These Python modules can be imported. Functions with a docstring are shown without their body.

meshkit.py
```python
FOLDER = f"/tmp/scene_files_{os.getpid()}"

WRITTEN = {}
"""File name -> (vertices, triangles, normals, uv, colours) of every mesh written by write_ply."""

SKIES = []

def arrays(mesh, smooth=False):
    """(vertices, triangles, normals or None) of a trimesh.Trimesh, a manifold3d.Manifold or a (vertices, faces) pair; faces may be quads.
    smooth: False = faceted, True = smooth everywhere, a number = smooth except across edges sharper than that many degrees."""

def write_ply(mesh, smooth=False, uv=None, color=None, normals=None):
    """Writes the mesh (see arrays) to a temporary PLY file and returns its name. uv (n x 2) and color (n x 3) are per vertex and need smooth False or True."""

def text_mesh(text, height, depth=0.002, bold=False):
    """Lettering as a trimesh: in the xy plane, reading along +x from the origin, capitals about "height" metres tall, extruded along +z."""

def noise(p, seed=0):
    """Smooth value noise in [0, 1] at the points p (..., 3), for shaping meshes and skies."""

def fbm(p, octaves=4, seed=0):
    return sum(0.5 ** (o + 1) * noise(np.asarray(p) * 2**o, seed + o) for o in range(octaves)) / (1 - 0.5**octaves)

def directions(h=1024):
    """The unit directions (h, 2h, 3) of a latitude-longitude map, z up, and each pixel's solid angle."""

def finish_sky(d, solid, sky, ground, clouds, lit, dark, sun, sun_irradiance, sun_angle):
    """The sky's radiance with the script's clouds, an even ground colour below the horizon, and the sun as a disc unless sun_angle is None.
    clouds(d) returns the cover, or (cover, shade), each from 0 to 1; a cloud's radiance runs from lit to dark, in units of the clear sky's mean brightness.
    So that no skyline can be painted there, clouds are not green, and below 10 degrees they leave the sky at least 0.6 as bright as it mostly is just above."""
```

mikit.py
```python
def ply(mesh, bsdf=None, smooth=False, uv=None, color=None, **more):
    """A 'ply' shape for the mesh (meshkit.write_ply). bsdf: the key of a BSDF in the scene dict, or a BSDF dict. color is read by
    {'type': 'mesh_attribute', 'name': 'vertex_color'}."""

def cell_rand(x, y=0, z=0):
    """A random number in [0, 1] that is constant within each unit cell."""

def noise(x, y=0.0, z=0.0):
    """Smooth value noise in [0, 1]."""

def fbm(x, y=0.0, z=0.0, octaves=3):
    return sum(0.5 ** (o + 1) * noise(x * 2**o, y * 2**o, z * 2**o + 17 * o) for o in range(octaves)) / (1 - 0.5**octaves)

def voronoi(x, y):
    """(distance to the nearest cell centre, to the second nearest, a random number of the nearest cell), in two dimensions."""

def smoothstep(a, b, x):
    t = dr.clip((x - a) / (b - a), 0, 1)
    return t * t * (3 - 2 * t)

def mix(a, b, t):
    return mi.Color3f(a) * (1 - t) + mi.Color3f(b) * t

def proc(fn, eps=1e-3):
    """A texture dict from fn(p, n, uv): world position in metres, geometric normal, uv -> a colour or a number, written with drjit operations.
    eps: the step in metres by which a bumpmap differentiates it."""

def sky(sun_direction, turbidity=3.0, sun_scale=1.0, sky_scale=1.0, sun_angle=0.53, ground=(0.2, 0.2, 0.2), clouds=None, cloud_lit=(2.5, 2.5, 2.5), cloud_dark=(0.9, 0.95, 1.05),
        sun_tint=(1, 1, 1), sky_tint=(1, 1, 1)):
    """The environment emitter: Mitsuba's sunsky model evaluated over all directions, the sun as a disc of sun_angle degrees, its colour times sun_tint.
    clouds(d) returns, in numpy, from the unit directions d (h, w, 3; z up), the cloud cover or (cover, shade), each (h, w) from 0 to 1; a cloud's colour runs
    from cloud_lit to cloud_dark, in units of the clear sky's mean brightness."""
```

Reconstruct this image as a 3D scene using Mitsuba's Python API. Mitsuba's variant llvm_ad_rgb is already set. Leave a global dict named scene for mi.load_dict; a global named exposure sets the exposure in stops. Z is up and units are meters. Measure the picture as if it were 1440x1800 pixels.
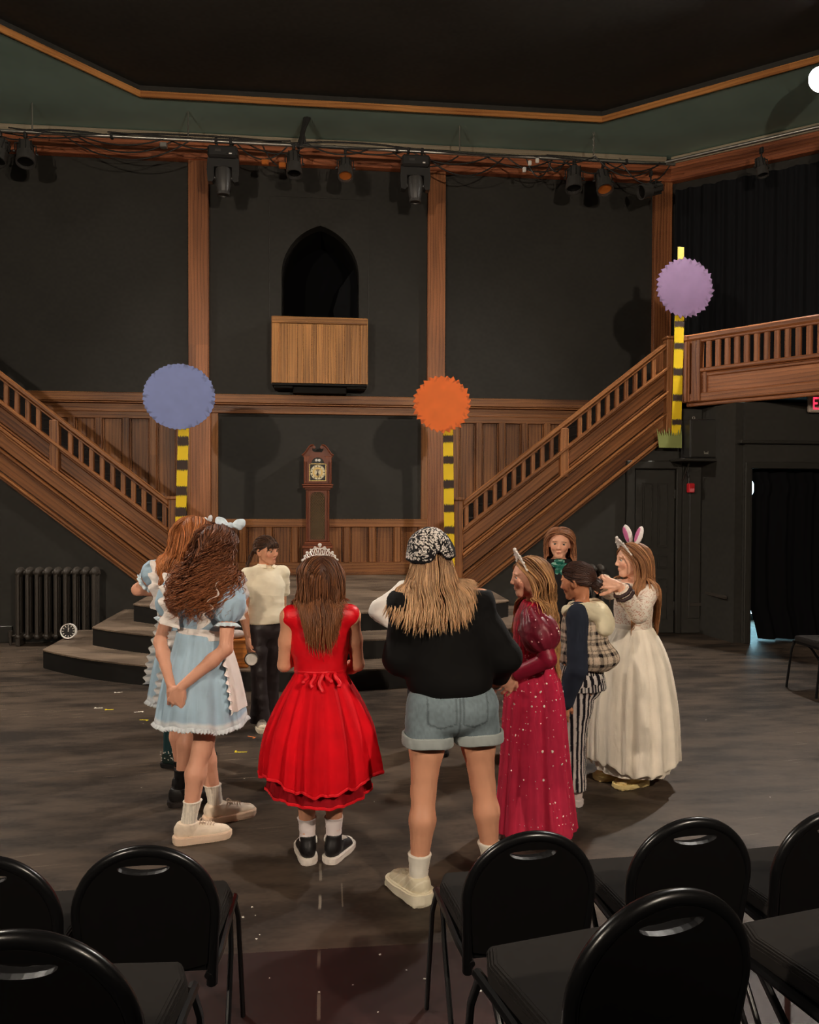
import math, random
import numpy as np, trimesh, manifold3d, shapely.geometry as sg
from shapely import affinity
import drjit as dr
import mitsuba as mi
import mikit, meshkit
from mikit import noise, fbm, smoothstep, mix, voronoi, cell_rand

# ------------------------------------------------------------------ camera, light, exposure
T = mi.ScalarTransform4f
scene, labels = {}, {}
exposure = 1.9
_yaw, _pitch, _roll = math.radians(6.0), math.atan(25 / 1400), 0.004
EYE = np.array([0, 0, 1.75])
_F0 = np.array([math.sin(_yaw), math.cos(_yaw), 0]); _R0 = np.array([math.cos(_yaw), -math.sin(_yaw), 0])
CF = math.cos(_pitch) * _F0 - math.sin(_pitch) * np.array([0, 0, 1.0])
CU = np.cross(_R0, CF); _R = math.cos(_roll) * _R0 + math.sin(_roll) * CU; CU = np.cross(_R, CF)
scene['camera'] = {'type': 'perspective', 'fov': math.degrees(2 * math.atan(720 / 1400)), 'fov_axis': 'x', 'near_clip': 0.05, 'far_clip': 100.0,
                   'to_world': T().look_at(origin=EYE.tolist(), target=(EYE + CF).tolist(), up=CU.tolist())}
# house lamps: (position, aim, radius, colour, strength); each is built as a real floodlight below
LAMPS = {
    'right': ((5.91, 8.96, 6.80), (-1.2, 6.4, 0.3), 0.11, (1.0, 0.93, 0.84), 800.0),
    'left': ((-5.9, 8.9, 6.85), (1.0, 6.2, 0.3), 0.11, (1.0, 0.90, 0.78), 640.0),
    'front_left': ((-4.4, -1.5, 4.55), (0.3, 10.0, 3.4), 0.10, (1.0, 0.85, 0.68), 500.0),
    'front_right': ((2.7, -1.5, 4.35), (0.3, 10.0, 3.2), 0.10, (1.0, 0.85, 0.68), 500.0),
}

# ------------------------------------------------------------------ helpers
def lin(r, g, b):
    """sRGB 0-255 to linear."""
    c = np.array([r, g, b], float) / 255
    return np.where(c <= 0.04045, c / 12.92, ((c + 0.055) / 1.055) ** 2.4)

def label(key, text=None, cat=None, group=None, kind=None):
    d = labels.setdefault(key, {})
    if text: d['label'] = text
    if cat: d['category'] = cat
    if group: d['group'] = group
    if kind: d['kind'] = kind
    return key

_used = {}
def num(name):
    n = _used.get(name, 0); _used[name] = n + 1
    return name if n == 0 else '%s_%03d' % (name, n)

def put(name, shape, parent=None):
    """One entry of the scene; a taken name takes the next number."""
    key = num(name if parent is None else parent + '__' + name)
    scene[key] = shape
    return key

def pl(name, mesh, bsdf, parent=None, smooth=False, uv=None, color=None, **kw):
    return put(name, mikit.ply(mesh, bsdf, smooth, uv=uv, color=color, **kw), parent)

def tri(v, f):
    return trimesh.Trimesh(np.asarray(v, float), np.asarray(f), process=False)

def cat(ms):
    return trimesh.util.concatenate([m for m in ms])

def rotz(a):
    c, s = math.cos(a), math.sin(a)
    return np.array([[c, -s, 0], [s, c, 0], [0, 0, 1.0]])
def rotx(a):
    c, s = math.cos(a), math.sin(a)
    return np.array([[1.0, 0, 0], [0, c, -s], [0, s, c]])
def roty(a):
    c, s = math.cos(a), math.sin(a)
    return np.array([[c, 0, s], [0, 1.0, 0], [-s, 0, c]])
def unit(v):
    v = np.asarray(v, float); return v / np.linalg.norm(v)

rng = np.random.default_rng(7)
TONE = {'oak': 0, 'post': 1, 'box': 2, 'beam': 3, 'clock': 4, 'chest': 5, 'trim': 6, 'pale': 7}

def chamfer_box(c, ax, half, bev=0.004):
    """A box with cut edges about centre c, axes the rows of ax: (vertices, faces, local coordinates), vertices not shared."""
    half = np.asarray(half, float); b = min(bev, half.min() * 0.45)
    V, Fc = [], []
    def face(pts):
        n = len(V); pts = np.array(pts)
        nn = np.cross(pts[1] - pts[0], pts[2] - pts[0])
        if nn @ pts.mean(0) < 0: pts = pts[::-1]
        V.extend(pts); Fc.append([n, n + 1, n + 2])
        if len(pts) == 4: Fc.append([n, n + 2, n + 3])
    for a in range(3):
        p, q = (a + 1) % 3, (a + 2) % 3
        for s in (-1, 1):
            pts = []
            for (i, j) in ((-1, -1), (1, -1), (1, 1), (-1, 1)):
                x = np.zeros(3); x[a] = s * half[a]; x[p] = i * (half[p] - b); x[q] = j * (half[q] - b); pts.append(x)
            face(pts)
        for i in (-1, 1):
            for j in (-1, 1):
                pts = []
                for (k, w) in ((-1, 0), (1, 0), (1, 1), (-1, 1)):
                    x = np.zeros(3); x[a] = k * (half[a] - b)
                    x[p] = i * (half[p] - (0 if w == 0 else b)); x[q] = j * (half[q] - (b if w == 0 else 0)); pts.append(x)
                face(pts)
    for i in (-1, 1):
        for j in (-1, 1):
            for k in (-1, 1):
                s = np.array([i, j, k]); pts = []
                for a in range(3):
                    h = half - b; h[a] = half[a]; pts.append(s * h)
                face(pts)
    L = np.array(V)
    return np.asarray(c) + L @ np.asarray(ax, float), np.array(Fc), L

def wood_uv(L, F_, tone, off):
    """Along-grain / across-grain metres; local axis 0 is the grain. The tone's number is carried in hundreds of u."""
    uv = np.zeros((len(L), 2))
    uv[:, 0] = L[:, 0] + off[0]
    for f in F_.reshape(-1, 3):
        n = np.abs(np.cross(L[f[1]] - L[f[0]], L[f[2]] - L[f[0]]))
        k = 2 if n[1] > n[2] else 1
        if n[0] > max(n[1], n[2]): k = 1
        for i in f: uv[i, 1] = L[i, k] + off[1]
    uv[:, 0] += 100 * TONE[tone] + 5
    return uv

def board_mesh(a, b, w, t, wdir, tone, bev=0.004):
    """A plank from a to b; w its width along wdir, t its thickness."""
    a, b = np.asarray(a, float), np.asarray(b, float)
    e0 = unit(b - a); e1 = np.asarray(wdir, float); e1 = unit(e1 - e0 * (e1 @ e0)); e2 = np.cross(e0, e1)
    half = [np.linalg.norm(b - a) / 2, w / 2, t / 2]
    v, f, L = chamfer_box((a + b) / 2, np.array([e0, e1, e2]), half, bev)
    return v, f, wood_uv(L, f, tone, (half[0] + rng.uniform(0, 60), rng.uniform(0, 40)))

def merge_uv(parts):
    vs, fs, us, n = [], [], [], 0
    for v, f, u in parts:
        vs.append(v); fs.append(f + n); us.append(u); n += len(v)
    return np.vstack(vs), np.vstack(fs), np.vstack(us)

def board(name, parent, a, b, w, t, wdir, tone, bev=0.004, bsdf='wood'):
    v, f, u = board_mesh(a, b, w, t, wdir, tone, bev)
    return pl(name, tri(v, f), bsdf, parent, uv=u)

def boards(name, parent, lst, bsdf='wood'):
    v, f, u = merge_uv([board_mesh(*x) for x in lst])
    return pl(name, tri(v, f), bsdf, parent, uv=u)

def box(lo, hi, bev=0.0):
    lo, hi = np.minimum(lo, hi).astype(float), np.maximum(lo, hi).astype(float)
    if bev <= 0:
        m = trimesh.creation.box(extents=hi - lo); m.apply_translation((lo + hi) / 2); return m
    v, f, _ = chamfer_box((lo + hi) / 2, np.eye(3), (hi - lo) / 2, bev)
    return tri(v, f)

def obox(c, ax, half, bev=0.004):
    v, f, _ = chamfer_box(c, ax, half, bev); return tri(v, f)

def tube(pts, rad, sides=8, caps=True, flat=None):
    """Round tube along a polyline; rad a number or one per point; flat=(dir, k) squashes it along dir."""
    p = np.asarray(pts, float); n = len(p)
    rad = np.broadcast_to(np.asarray(rad, float), (n,))
    t = np.gradient(p, axis=0); t /= np.linalg.norm(t, axis=1, keepdims=True) + 1e-12
    ref = np.array([0, 0, 1.0]) if abs(t[0][2]) < 0.9 else np.array([1.0, 0, 0])
    a = unit(np.cross(t[0], ref)); A = [a]
    for i in range(1, n):
        a = A[-1] - t[i] * (A[-1] @ t[i]); A.append(unit(a))
    A = np.array(A); B = np.cross(t, A)
    ang = np.arange(sides) * 2 * np.pi / sides
    off = np.cos(ang)[None, :, None] * A[:, None] + np.sin(ang)[None, :, None] * B[:, None]
    if flat is not None:
        d = unit(flat[0]); off = off - (off @ d)[..., None] * d * (1 - flat[1])
    v = (p[:, None] + rad[:, None, None] * off).reshape(-1, 3)
    i, j = np.meshgrid(np.arange(n - 1), np.arange(sides), indexing='ij')
    q = np.stack([i * sides + j, i * sides + (j + 1) % sides, (i + 1) * sides + (j + 1) % sides, (i + 1) * sides + j], -1).reshape(-1, 4)
    f = np.vstack([q[:, [0, 1, 2]], q[:, [0, 2, 3]]])
    if caps:
        v = np.vstack([v, p[0], p[-1]]); k = len(v)
        j = np.arange(sides)
        f = np.vstack([f, np.stack([(j + 1) % sides, j, j * 0 + k - 2], 1), np.stack([(n - 1) * sides + j, (n - 1) * sides + (j + 1) % sides, j * 0 + k - 1], 1)])
    m = tri(v, f)
    if m.volume < 0: m.invert()
    return m

def extrude(poly, h, M=None):
    """Shapely polygon extruded 0..h along z, then mapped by M (4x4)."""
    ms = [trimesh.creation.extrude_polygon(g, h, engine='earcut') for g in getattr(poly, 'geoms', [poly]) if g.area > 1e-9]
    m = cat(ms)
    if M is not None: m.apply_transform(M)
    return m

def frame(o, x, y, z):
    M = np.eye(4); M[:3, 0], M[:3, 1], M[:3, 2], M[:3, 3] = x, y, z, o; return M

def lathe(prof, n=32, c=(0, 0, 0)):
    prof = np.asarray(prof, float); ang = np.arange(n) * 2 * np.pi / n
    v = np.stack([prof[:, 0][:, None] * np.cos(ang), prof[:, 0][:, None] * np.sin(ang), np.repeat(prof[:, 1][:, None], n, 1)], -1).reshape(-1, 3)
    i, j = np.meshgrid(np.arange(len(prof) - 1), np.arange(n), indexing='ij')
    q = np.stack([i * n + j, i * n + (j + 1) % n, (i + 1) * n + (j + 1) % n, (i + 1) * n + j], -1).reshape(-1, 4)
    m = tri(v + np.asarray(c), np.vstack([q[:, [0, 1, 2]], q[:, [0, 2, 3]]]))
    return m

def aim_frame(o, d):
    d = unit(d); x = unit(np.cross([0, 0, 1.0], d)) if abs(d[2]) < 0.95 else np.array([1.0, 0, 0]); return frame(o, x, np.cross(d, x), d)

# ------------------------------------------------------------------ materials
def C3(r, g, b): return mi.Color3f(*map(float, lin(r, g, b)))
def _tone(k, vals):
    out = mi.Color3f(*map(float, vals[0]))
    for i, v in enumerate(vals[1:], 1):
        out = dr.select(k > i - 0.5, mi.Color3f(*map(float, v)), out)
    return out
_lite = [lin(*c) for c in ((176, 116, 68), (198, 128, 82), (222, 156, 88), (206, 124, 82), (150, 82, 52), (206, 128, 58), (226, 160, 92), (190, 176, 152))]
_dark = [lin(*c) for c in ((82, 46, 25), (104, 60, 36), (124, 80, 42), (118, 64, 42), (84, 42, 27), (128, 68, 30), (150, 90, 46), (140, 126, 106))]
def _wood(p, n, uv):
    u, v = uv[0], uv[1]
    k = dr.floor(u / 100.0); u = u - 100.0 * k
    bend = noise(u * 1.1 + 9.0, v * 5.0)
    w = v + 0.05 * (bend - 0.5) + 0.012 * noise(u * 5.0, v * 26.0, 5.0)
    f = w * 21.0; f = f - dr.floor(f)                              # growth rings: a slow rise and a quick fall
    ring = f * f * (1 - smoothstep(0.86, 1.0, f))
    streak = noise(u * 3.0, v * 260.0, 2.0)
    patch = noise(u * 1.3, v * 9.0, 8.0)
    piece = cell_rand(dr.floor(v / 1.7), dr.floor(u / 9.0), k)
    t = 0.62 - 0.50 * ring + 0.26 * (streak - 0.5) + 0.55 * (patch - 0.5) + 0.30 * (piece - 0.5)
    return mix(_tone(k, _dark), _tone(k, _lite), dr.clip(t, 0, 1))
def _wall(p, n, uv):
    s = fbm(p.x * 0.9, p.y * 0.9 + 3.0, p.z * 0.7, octaves=4)
    f = noise(p.x * 30.0, p.y * 30.0, p.z * 26.0)
    return C3(53, 51, 47) * (0.62 + 0.55 * s + 0.16 * f)
def _green(p, n, uv):
    s = fbm(p.x * 1.2, p.y * 1.2, p.z, octaves=4)
    return C3(142, 168, 158) * (0.7 + 0.5 * s)
def _floor(p, n, uv):
    a = fbm(p.x * 0.8 + 0.3 * p.y, p.y * 1.5, 1.0, octaves=4)
    b = fbm(p.x * 3.0, p.y * 10.0, 4.0, octaves=4)
    c = noise(p.x * 60.0, p.y * 90.0, 2.0)
    scr = smoothstep(0.80, 0.95, noise(p.x * 5.0 + p.y * 1.5, p.y * 60.0 - p.x * 9.0, 7.0)) * smoothstep(0.5, 0.75, a)
    t = dr.clip(smoothstep(0.28, 0.72, 0.5 * a + 0.5 * b) + 0.16 * (c - 0.5), 0, 1)
    col = mix(C3(43, 36, 31), C3(84, 71, 60), t)
    col = mix(col, C3(140, 124, 106), 0.4 * scr)
    # taped seam running up the middle of the hall
    d = dr.abs(p.x + 0.02 + 0.004 * noise(p.y * 9.0)); d2 = dr.abs(p.x - 0.075)
    seam = smoothstep(0.008, 0.004, d) * smoothstep(0.45, 0.6, noise(p.y * 7.0, 3.0)) + 0.5 * smoothstep(0.005, 0.002, d2) * smoothstep(0.5, 0.6, noise(p.y * 9.0, 9.0))
    col = mix(col, C3(150, 140, 126), dr.clip(seam * smoothstep(4.2, 3.4, p.y), 0, 1) * 0.6)
    return col
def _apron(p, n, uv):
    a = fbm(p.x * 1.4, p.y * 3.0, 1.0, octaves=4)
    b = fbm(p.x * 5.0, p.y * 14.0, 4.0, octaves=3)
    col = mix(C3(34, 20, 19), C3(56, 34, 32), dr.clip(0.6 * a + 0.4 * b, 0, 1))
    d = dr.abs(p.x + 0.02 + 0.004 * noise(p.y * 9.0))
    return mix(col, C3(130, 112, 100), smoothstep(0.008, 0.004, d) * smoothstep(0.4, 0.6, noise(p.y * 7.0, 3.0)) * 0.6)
def _tread(p, n, uv):
    a = fbm(p.x * 1.5, p.y * 4.0, p.z, octaves=4); b = noise(p.x * 6.0, p.y * 40.0, 2.0)
    return mix(C3(68, 57, 48), C3(132, 114, 97), dr.clip(0.65 * smoothstep(0.3, 0.7, a) + 0.35 * b, 0, 1))
def _bump_wall(p, n, uv):
    return 0.004 * fbm(p.x * 5.0, p.y * 5.0, p.z * 5.0, octaves=4)

def pr(col, rough=0.6, **kw):
    """Principled, two-sided; col a linear colour, a texture dict or 'vc' for vertex colours."""
    if isinstance(col, str): col = {'type': 'mesh_attribute', 'name': 'vertex_color'}
    elif not isinstance(col, dict): col = {'type': 'rgb', 'value': [float(x) for x in col]}
    return {'type': 'twosided', 'bsdf': {'type': 'principled', 'base_color': col, 'roughness': rough, **kw}}
M = {}
def mat(key, d): scene[key] = d; return key
mat('wood', pr(mikit.proc(_wood), 0.42, specular=0.4))
mat('wall_paint', pr(mikit.proc(_wall), 0.6, specular=0.3))
mat('green_paint', pr(mikit.proc(_green), 0.7, specular=0.3))
mat('floor_paint', pr(mikit.proc(_floor), 0.5, specular=0.35))
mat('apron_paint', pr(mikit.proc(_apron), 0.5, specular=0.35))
mat('tread_paint', pr(mikit.proc(_tread), 0.55, specular=0.3))
mat('black_matte', pr(lin(30, 28, 26), 0.7, specular=0.25))
mat('black_trim', pr(lin(48, 46, 42), 0.45, specular=0.4))
mat('black_gloss', pr(lin(16, 16, 17), 0.28, specular=0.5))
mat('black_vinyl', pr(lin(14, 13, 13), 0.42, specular=0.35))
mat('seat_fabric', pr(lin(36, 33, 31), 0.9, specular=0.2))
mat('velvet', pr(lin(18, 18, 20), 0.95, specular=0.1))
mat('drape', pr(lin(30, 31, 34), 0.9, specular=0.15))
mat('iron', pr(lin(62, 56, 50), 0.5, specular=0.4))
mat('steel', pr(lin(190, 186, 178), 0.35, metallic=0.9))
mat('fixture_black', pr(lin(44, 43, 42), 0.4, specular=0.5))
mat('fixture_grey', pr(lin(70, 68, 66), 0.4, specular=0.5))
mat('brass', pr(lin(214, 186, 120), 0.3, metallic=0.8))
mat('glass_dark', pr(lin(20, 18, 16), 0.08, specular=0.6))
mat('amber_lens', pr(lin(196, 110, 48), 0.25, specular=0.5))
mat('vc_cloth', pr('vc', 0.85, specular=0.2, sheen=0.3))
mat('vc_satin', pr('vc', 0.45, specular=0.4))
mat('vc_paint', pr('vc', 0.7, specular=0.25))
mat('vc_skin', pr('vc', 0.48, specular=0.35))
mat('vc_hair', pr('vc', 0.5, specular=0.3))
mat('vc_shoe', pr('vc', 0.5, specular=0.4))
mat('sequin', pr(lin(255, 236, 230), 0.3, specular=0.8))
mat('silver', pr(lin(228, 222, 216), 0.3, metallic=0.35))
mat('white_paint', pr(lin(236, 232, 224), 0.5))
mat('red_box', pr(lin(206, 36, 44), 0.4))
mat('eye_gloss', pr('vc', 0.1, specular=0.6))
# ------------------------------------------------------------------ lamps
def lamp(name, text, spec):
    o, aim, r, col, power = spec
    o = np.array(o); d = unit(np.array(aim) - o); Mx = aim_frame(o, d)
    hood = lathe([(r * 0.5, -0.30), (r * 1.05, -0.26), (r * 1.25, 0.0), (r * 1.25, 0.06), (r * 1.17, 0.06), (r * 1.17, -0.005), (0.001, -0.02)], 24)
    hood.apply_transform(Mx)
    pl('hood', hood, 'fixture_black', name, smooth=30)
    disc = trimesh.creation.cylinder(r, 0.008, sections=32); disc.apply_transform(Mx)
    area = math.pi * r * r
    put('lens', mikit.ply(disc, 'white_paint', emitter={'type': 'area', 'radiance': {'type': 'rgb', 'value': [power * float(c) / (area * 20) for c in col]}}), name)
    a = o - d * 0.1 + np.array([0, 0, 0.0])
    pl('stand', tube([a, a + [0, 0, -0.18], [a[0], a[1], 2.7]], 0.016, 8), 'fixture_black', name, smooth=30)
    label(name, text, 'floodlight')
def hooded(name, text, spec):
    o, aim, r, col, power = spec
    o = np.array(o); d = unit(np.array(aim) - o); Mx = aim_frame(o, d)
    hood = lathe([(0.001, -0.22), (r * 1.0, -0.20), (r * 1.2, -0.10), (r * 1.2, 0.0), (r * 1.45, 0.16), (r * 1.40, 0.16), (r * 1.12, 0.0), (r * 1.10, -0.012), (0.001, -0.012)], 28); hood.apply_transform(Mx)
    pl('hood', hood, 'fixture_black', name, smooth=30)
    disc = trimesh.creation.cylinder(r, 0.008, sections=32); disc.apply_transform(Mx)
    put('lens', mikit.ply(disc, 'white_paint', emitter={'type': 'area', 'radiance': {'type': 'rgb', 'value': [power * float(c) / (math.pi * r * r * 20) for c in col]}}), name)
    a = o - d * 0.17
    pl('bracket', tube([a, a + [0, 0, 0.15], [a[0], a[1], 7.12]], 0.016, 8), 'fixture_black', name, smooth=30)
    label(name, text, 'floodlight')
hooded('floodlight', 'glaring black floodlight under the ceiling at the upper right edge', LAMPS['right'])
hooded('floodlight_001', 'floodlight in the opposite upper corner beyond the stair with the blue tree', LAMPS['left'])
lamp('floodlight_002', 'floodlight above the seating, over the side with the blue tree', LAMPS['front_left'])
lamp('floodlight_003', 'floodlight above the seating, over the side with the exit sign', LAMPS['front_right'])

# ------------------------------------------------------------------ floor, walls, ceiling
CX = -0.09                                                     # the hall's middle line
XW, YW, YS, ZS = 5.43, 12.2, 9.95, 0.57                         # back wall corner, back wall, wall under the stairs, stage height
def struct(name, mesh, m, smooth=False): 
    pl(name, mesh, m, smooth=smooth); label(name, kind='structure')
struct('floor', box((-9, -4, -0.1), (9, 12.6, 0)), 'floor_paint')
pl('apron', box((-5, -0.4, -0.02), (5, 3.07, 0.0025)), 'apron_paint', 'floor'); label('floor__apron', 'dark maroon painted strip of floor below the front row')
pl('seating_riser', box((-4.5, -4, 0.0), (4.5, 1.9, 0.24), 0.006), 'black_matte', 'floor'); label('floor__seating_riser', 'low black riser under the second row')

def wall_poly(name, outer, hole, thick, y, m, parent=None):
    poly = sg.Polygon(outer, [hole] if hole is not None else None)
    mesh = extrude(poly, thick, frame((0, y + thick, 0), (1, 0, 0), (0, 0, 1), (0, -1, 0)))
    return pl(name, mesh, m, parent)

# pointed arch niche in the middle bay
def arch(cx, w, z0, zs, zt, n=14):
    h = w / 2; rise = zt - zs
    R = (h * h + rise * rise) / (2 * h)
    a1 = math.asin(min(1, rise / R))
    pts = [(cx + h, z0)]
    pts += [(cx + h - R + R * math.cos(a), zs + R * math.sin(a)) for a in np.linspace(0, a1, n)]
    pts += [(2 * cx - x, z) for x, z in pts[::-1][1:]]
    return pts
AX = -0.09
niche = arch(AX, 1.17, 4.44, 5.10, 5.86)
wall_poly('wall_back', [(-XW - 0.4, 0), (XW, 0), (XW, 7.5), (-XW - 0.4, 7.5)], niche, 0.25, YW, 'wall_paint'); label('wall_back', kind='structure')
# the dark opening behind the arch: side walls, inner arch and end wall
inner = sg.Polygon(arch(AX, 1.5, 4.4, 5.3, 6.2)).difference(sg.Polygon(arch(AX, 1.18, 4.44, 5.10, 5.87)))
pl('niche_lining', extrude(sg.Polygon(arch(AX, 1.34, 4.36, 5.10, 6.0)).difference(sg.Polygon(arch(AX, 1.18, 4.44, 5.10, 5.87))), 1.0, frame((0, YW + 1.25, 0), (1, 0, 0), (0, 0, 1), (0, -1, 0))), 'black_matte', 'wall_back')
pl('niche_curtain', extrude(sg.Polygon([(AX + 0.62, 4.4), (AX + 0.25, 4.4), (AX + 0.2, 4.75), (AX + 0.3, 5.1), (AX + 0.52, 5.42), (AX + 0.62, 5.5)]), 0.04, frame((0, YW + 0.75, 0), (1, 0, 0), (0, 0, 1), (0, -1, 0))), 'drape', 'wall_back')
pl('niche_back', box((AX - 0.9, YW + 1.2, 4.2), (AX + 0.9, YW + 1.25, 6.2)), 'velvet', 'wall_back')
# the faint panel joint around the niche
def strip(name, parent, x0, z0, x1, z1, y, t, m, d=0.012):
    return pl(name, box((min(x0, x1) - t / 2, y - d, min(z0, z1) - t / 2), (max(x0, x1) + t / 2, y, max(z0, z1) + t / 2), 0.003), m, parent)
for s in ((-0.85, 4.45, -0.85, 6.28), (0.64, 4.45, 0.64, 6.28), (-0.85, 6.28, 0.64, 6.28)):
    strip('panel_bead', 'wall_back', *s, YW, 0.018, 'black_trim', 0.006)

# the other walls of the eight-sided hall
def wall_between(name, a, b, z0, z1, m, th=0.15):
    a, b = np.array([*a, 0.0]), np.array([*b, 0.0]); e = unit(b - a); nrm = np.array([e[1], -e[0], 0])
    L = np.linalg.norm(b - a)
    mesh = box((0, -th, z0), (L, 0, z1)); mesh.apply_transform(frame(a, e, -nrm * -1, (0, 0, 1)) if False else frame(a, e, np.cross([0, 0, 1.0], e), (0, 0, 1)))
    struct(name, mesh, m)
wall_between('wall_right_upper', (XW + 3.35, YW - 2.8), (XW - 0.02, YW + 0.0), 3.11, 7.5, 'wall_paint')
wall_between('wall_left_upper', (-XW - 0.0, YW), (-XW - 3.4, YW - 2.9), 0, 7.5, 'wall_paint')
# walls under the two stairs, cut along the slope of the stringers
SL = 0.785
def rail_z(x): return 1.66 + (abs(x - CX) - 1.745) * SL          # top of the handrail at x
def under_wall(name, sgn, xend):
    xa = CX + sgn * 1.9; pts = [(xa, 0), (CX + sgn * xend, 0), (CX + sgn * xend, 3.04)]
    xs = np.linspace(4.55, 1.9, 8)
    pts += [(CX + sgn * x, min(rail_z(CX + sgn * x) - 1.19, 3.04)) for x in xs]
    poly = sg.Polygon(pts).buffer(0)
    pl(name, extrude(poly, 0.12, frame((0, YS + 0.12, 0), (1, 0, 0), (0, 0, 1), (0, -1, 0))), 'wall_paint'); label(name, kind='structure')
under_wall('wall_stair_right', 1, 5.02)
under_wall('wall_stair_left', -1, 6.4)
pl('wall_stage_side', box((CX + 1.86, YS, 0), (CX + 1.94, YW, 1.0)), 'black_matte'); label('wall_stage_side', kind='structure')
pl('wall_stage_side_001', box((CX - 1.94, YS, 0), (CX - 1.86, YW, 1.0)), 'black_matte'); label('wall_stage_side_001', kind='structure')
# baseboards
for i, (x0, x1, nm) in enumerate(((-6.4, -3.72, 'baseboard_left'), (4.66, 4.92, 'baseboard_right'))):
    pl(nm, box((x0, YS - 0.03, 0), (x1, YS, 0.2), 0.006), 'black_trim'); label(nm, kind='structure')
# pilaster board beside the small door, return wall and the curtained doorway
pl('trim_1', cat([box((4.60, YS - 0.05, 0), (4.92, YS, 2.92), 0.01), box((4.68, YS - 0.07, 0.2), (4.84, YS - 0.05, 2.1), 0.008)]), 'wall_paint'); label('trim_1', kind='structure')
wall_between('wall_right_return', (4.94, 9.98), (5.03, 9.2), 0, 2.92, 'wall_paint', 0.1)
DY = 9.15
wall_poly('wall_right', [(5.03, 0), (5.09, 0), (5.09, 2.13), (7.2, 2.13), (7.2, 0), (8.2, 0), (8.2, 2.92), (5.03, 2.92)], None, 0.14, DY, 'wall_paint'); label('wall_right', kind='structure')
pl('trim_2', cat([box((5.03, DY - 0.03, 0), (5.10, DY, 2.16), 0.008), box((5.03, DY - 0.03, 2.12), (7.2, DY, 2.20), 0.008), box((5.085, DY - 0.012, 0), (5.125, DY + 0.06, 2.13), 0.006)]), 'black_trim'); label('trim_2', kind='structure')
pl('trim_3', box((4.95, 9.2, 2.42), (7.2, DY - 0.06, 2.46), 0.006), 'black_trim'); label('trim_3', kind='structure')
struct('wall_corridor', cat([box((4.9, 10.9, 0), (8.5, 11.0, 2.9)), box((8.4, 9.3, 0), (8.5, 11.0, 2.9)), box((4.9, 9.98, 2.8), (8.5, 11.0, 2.9))]), 'black_matte')
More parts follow.
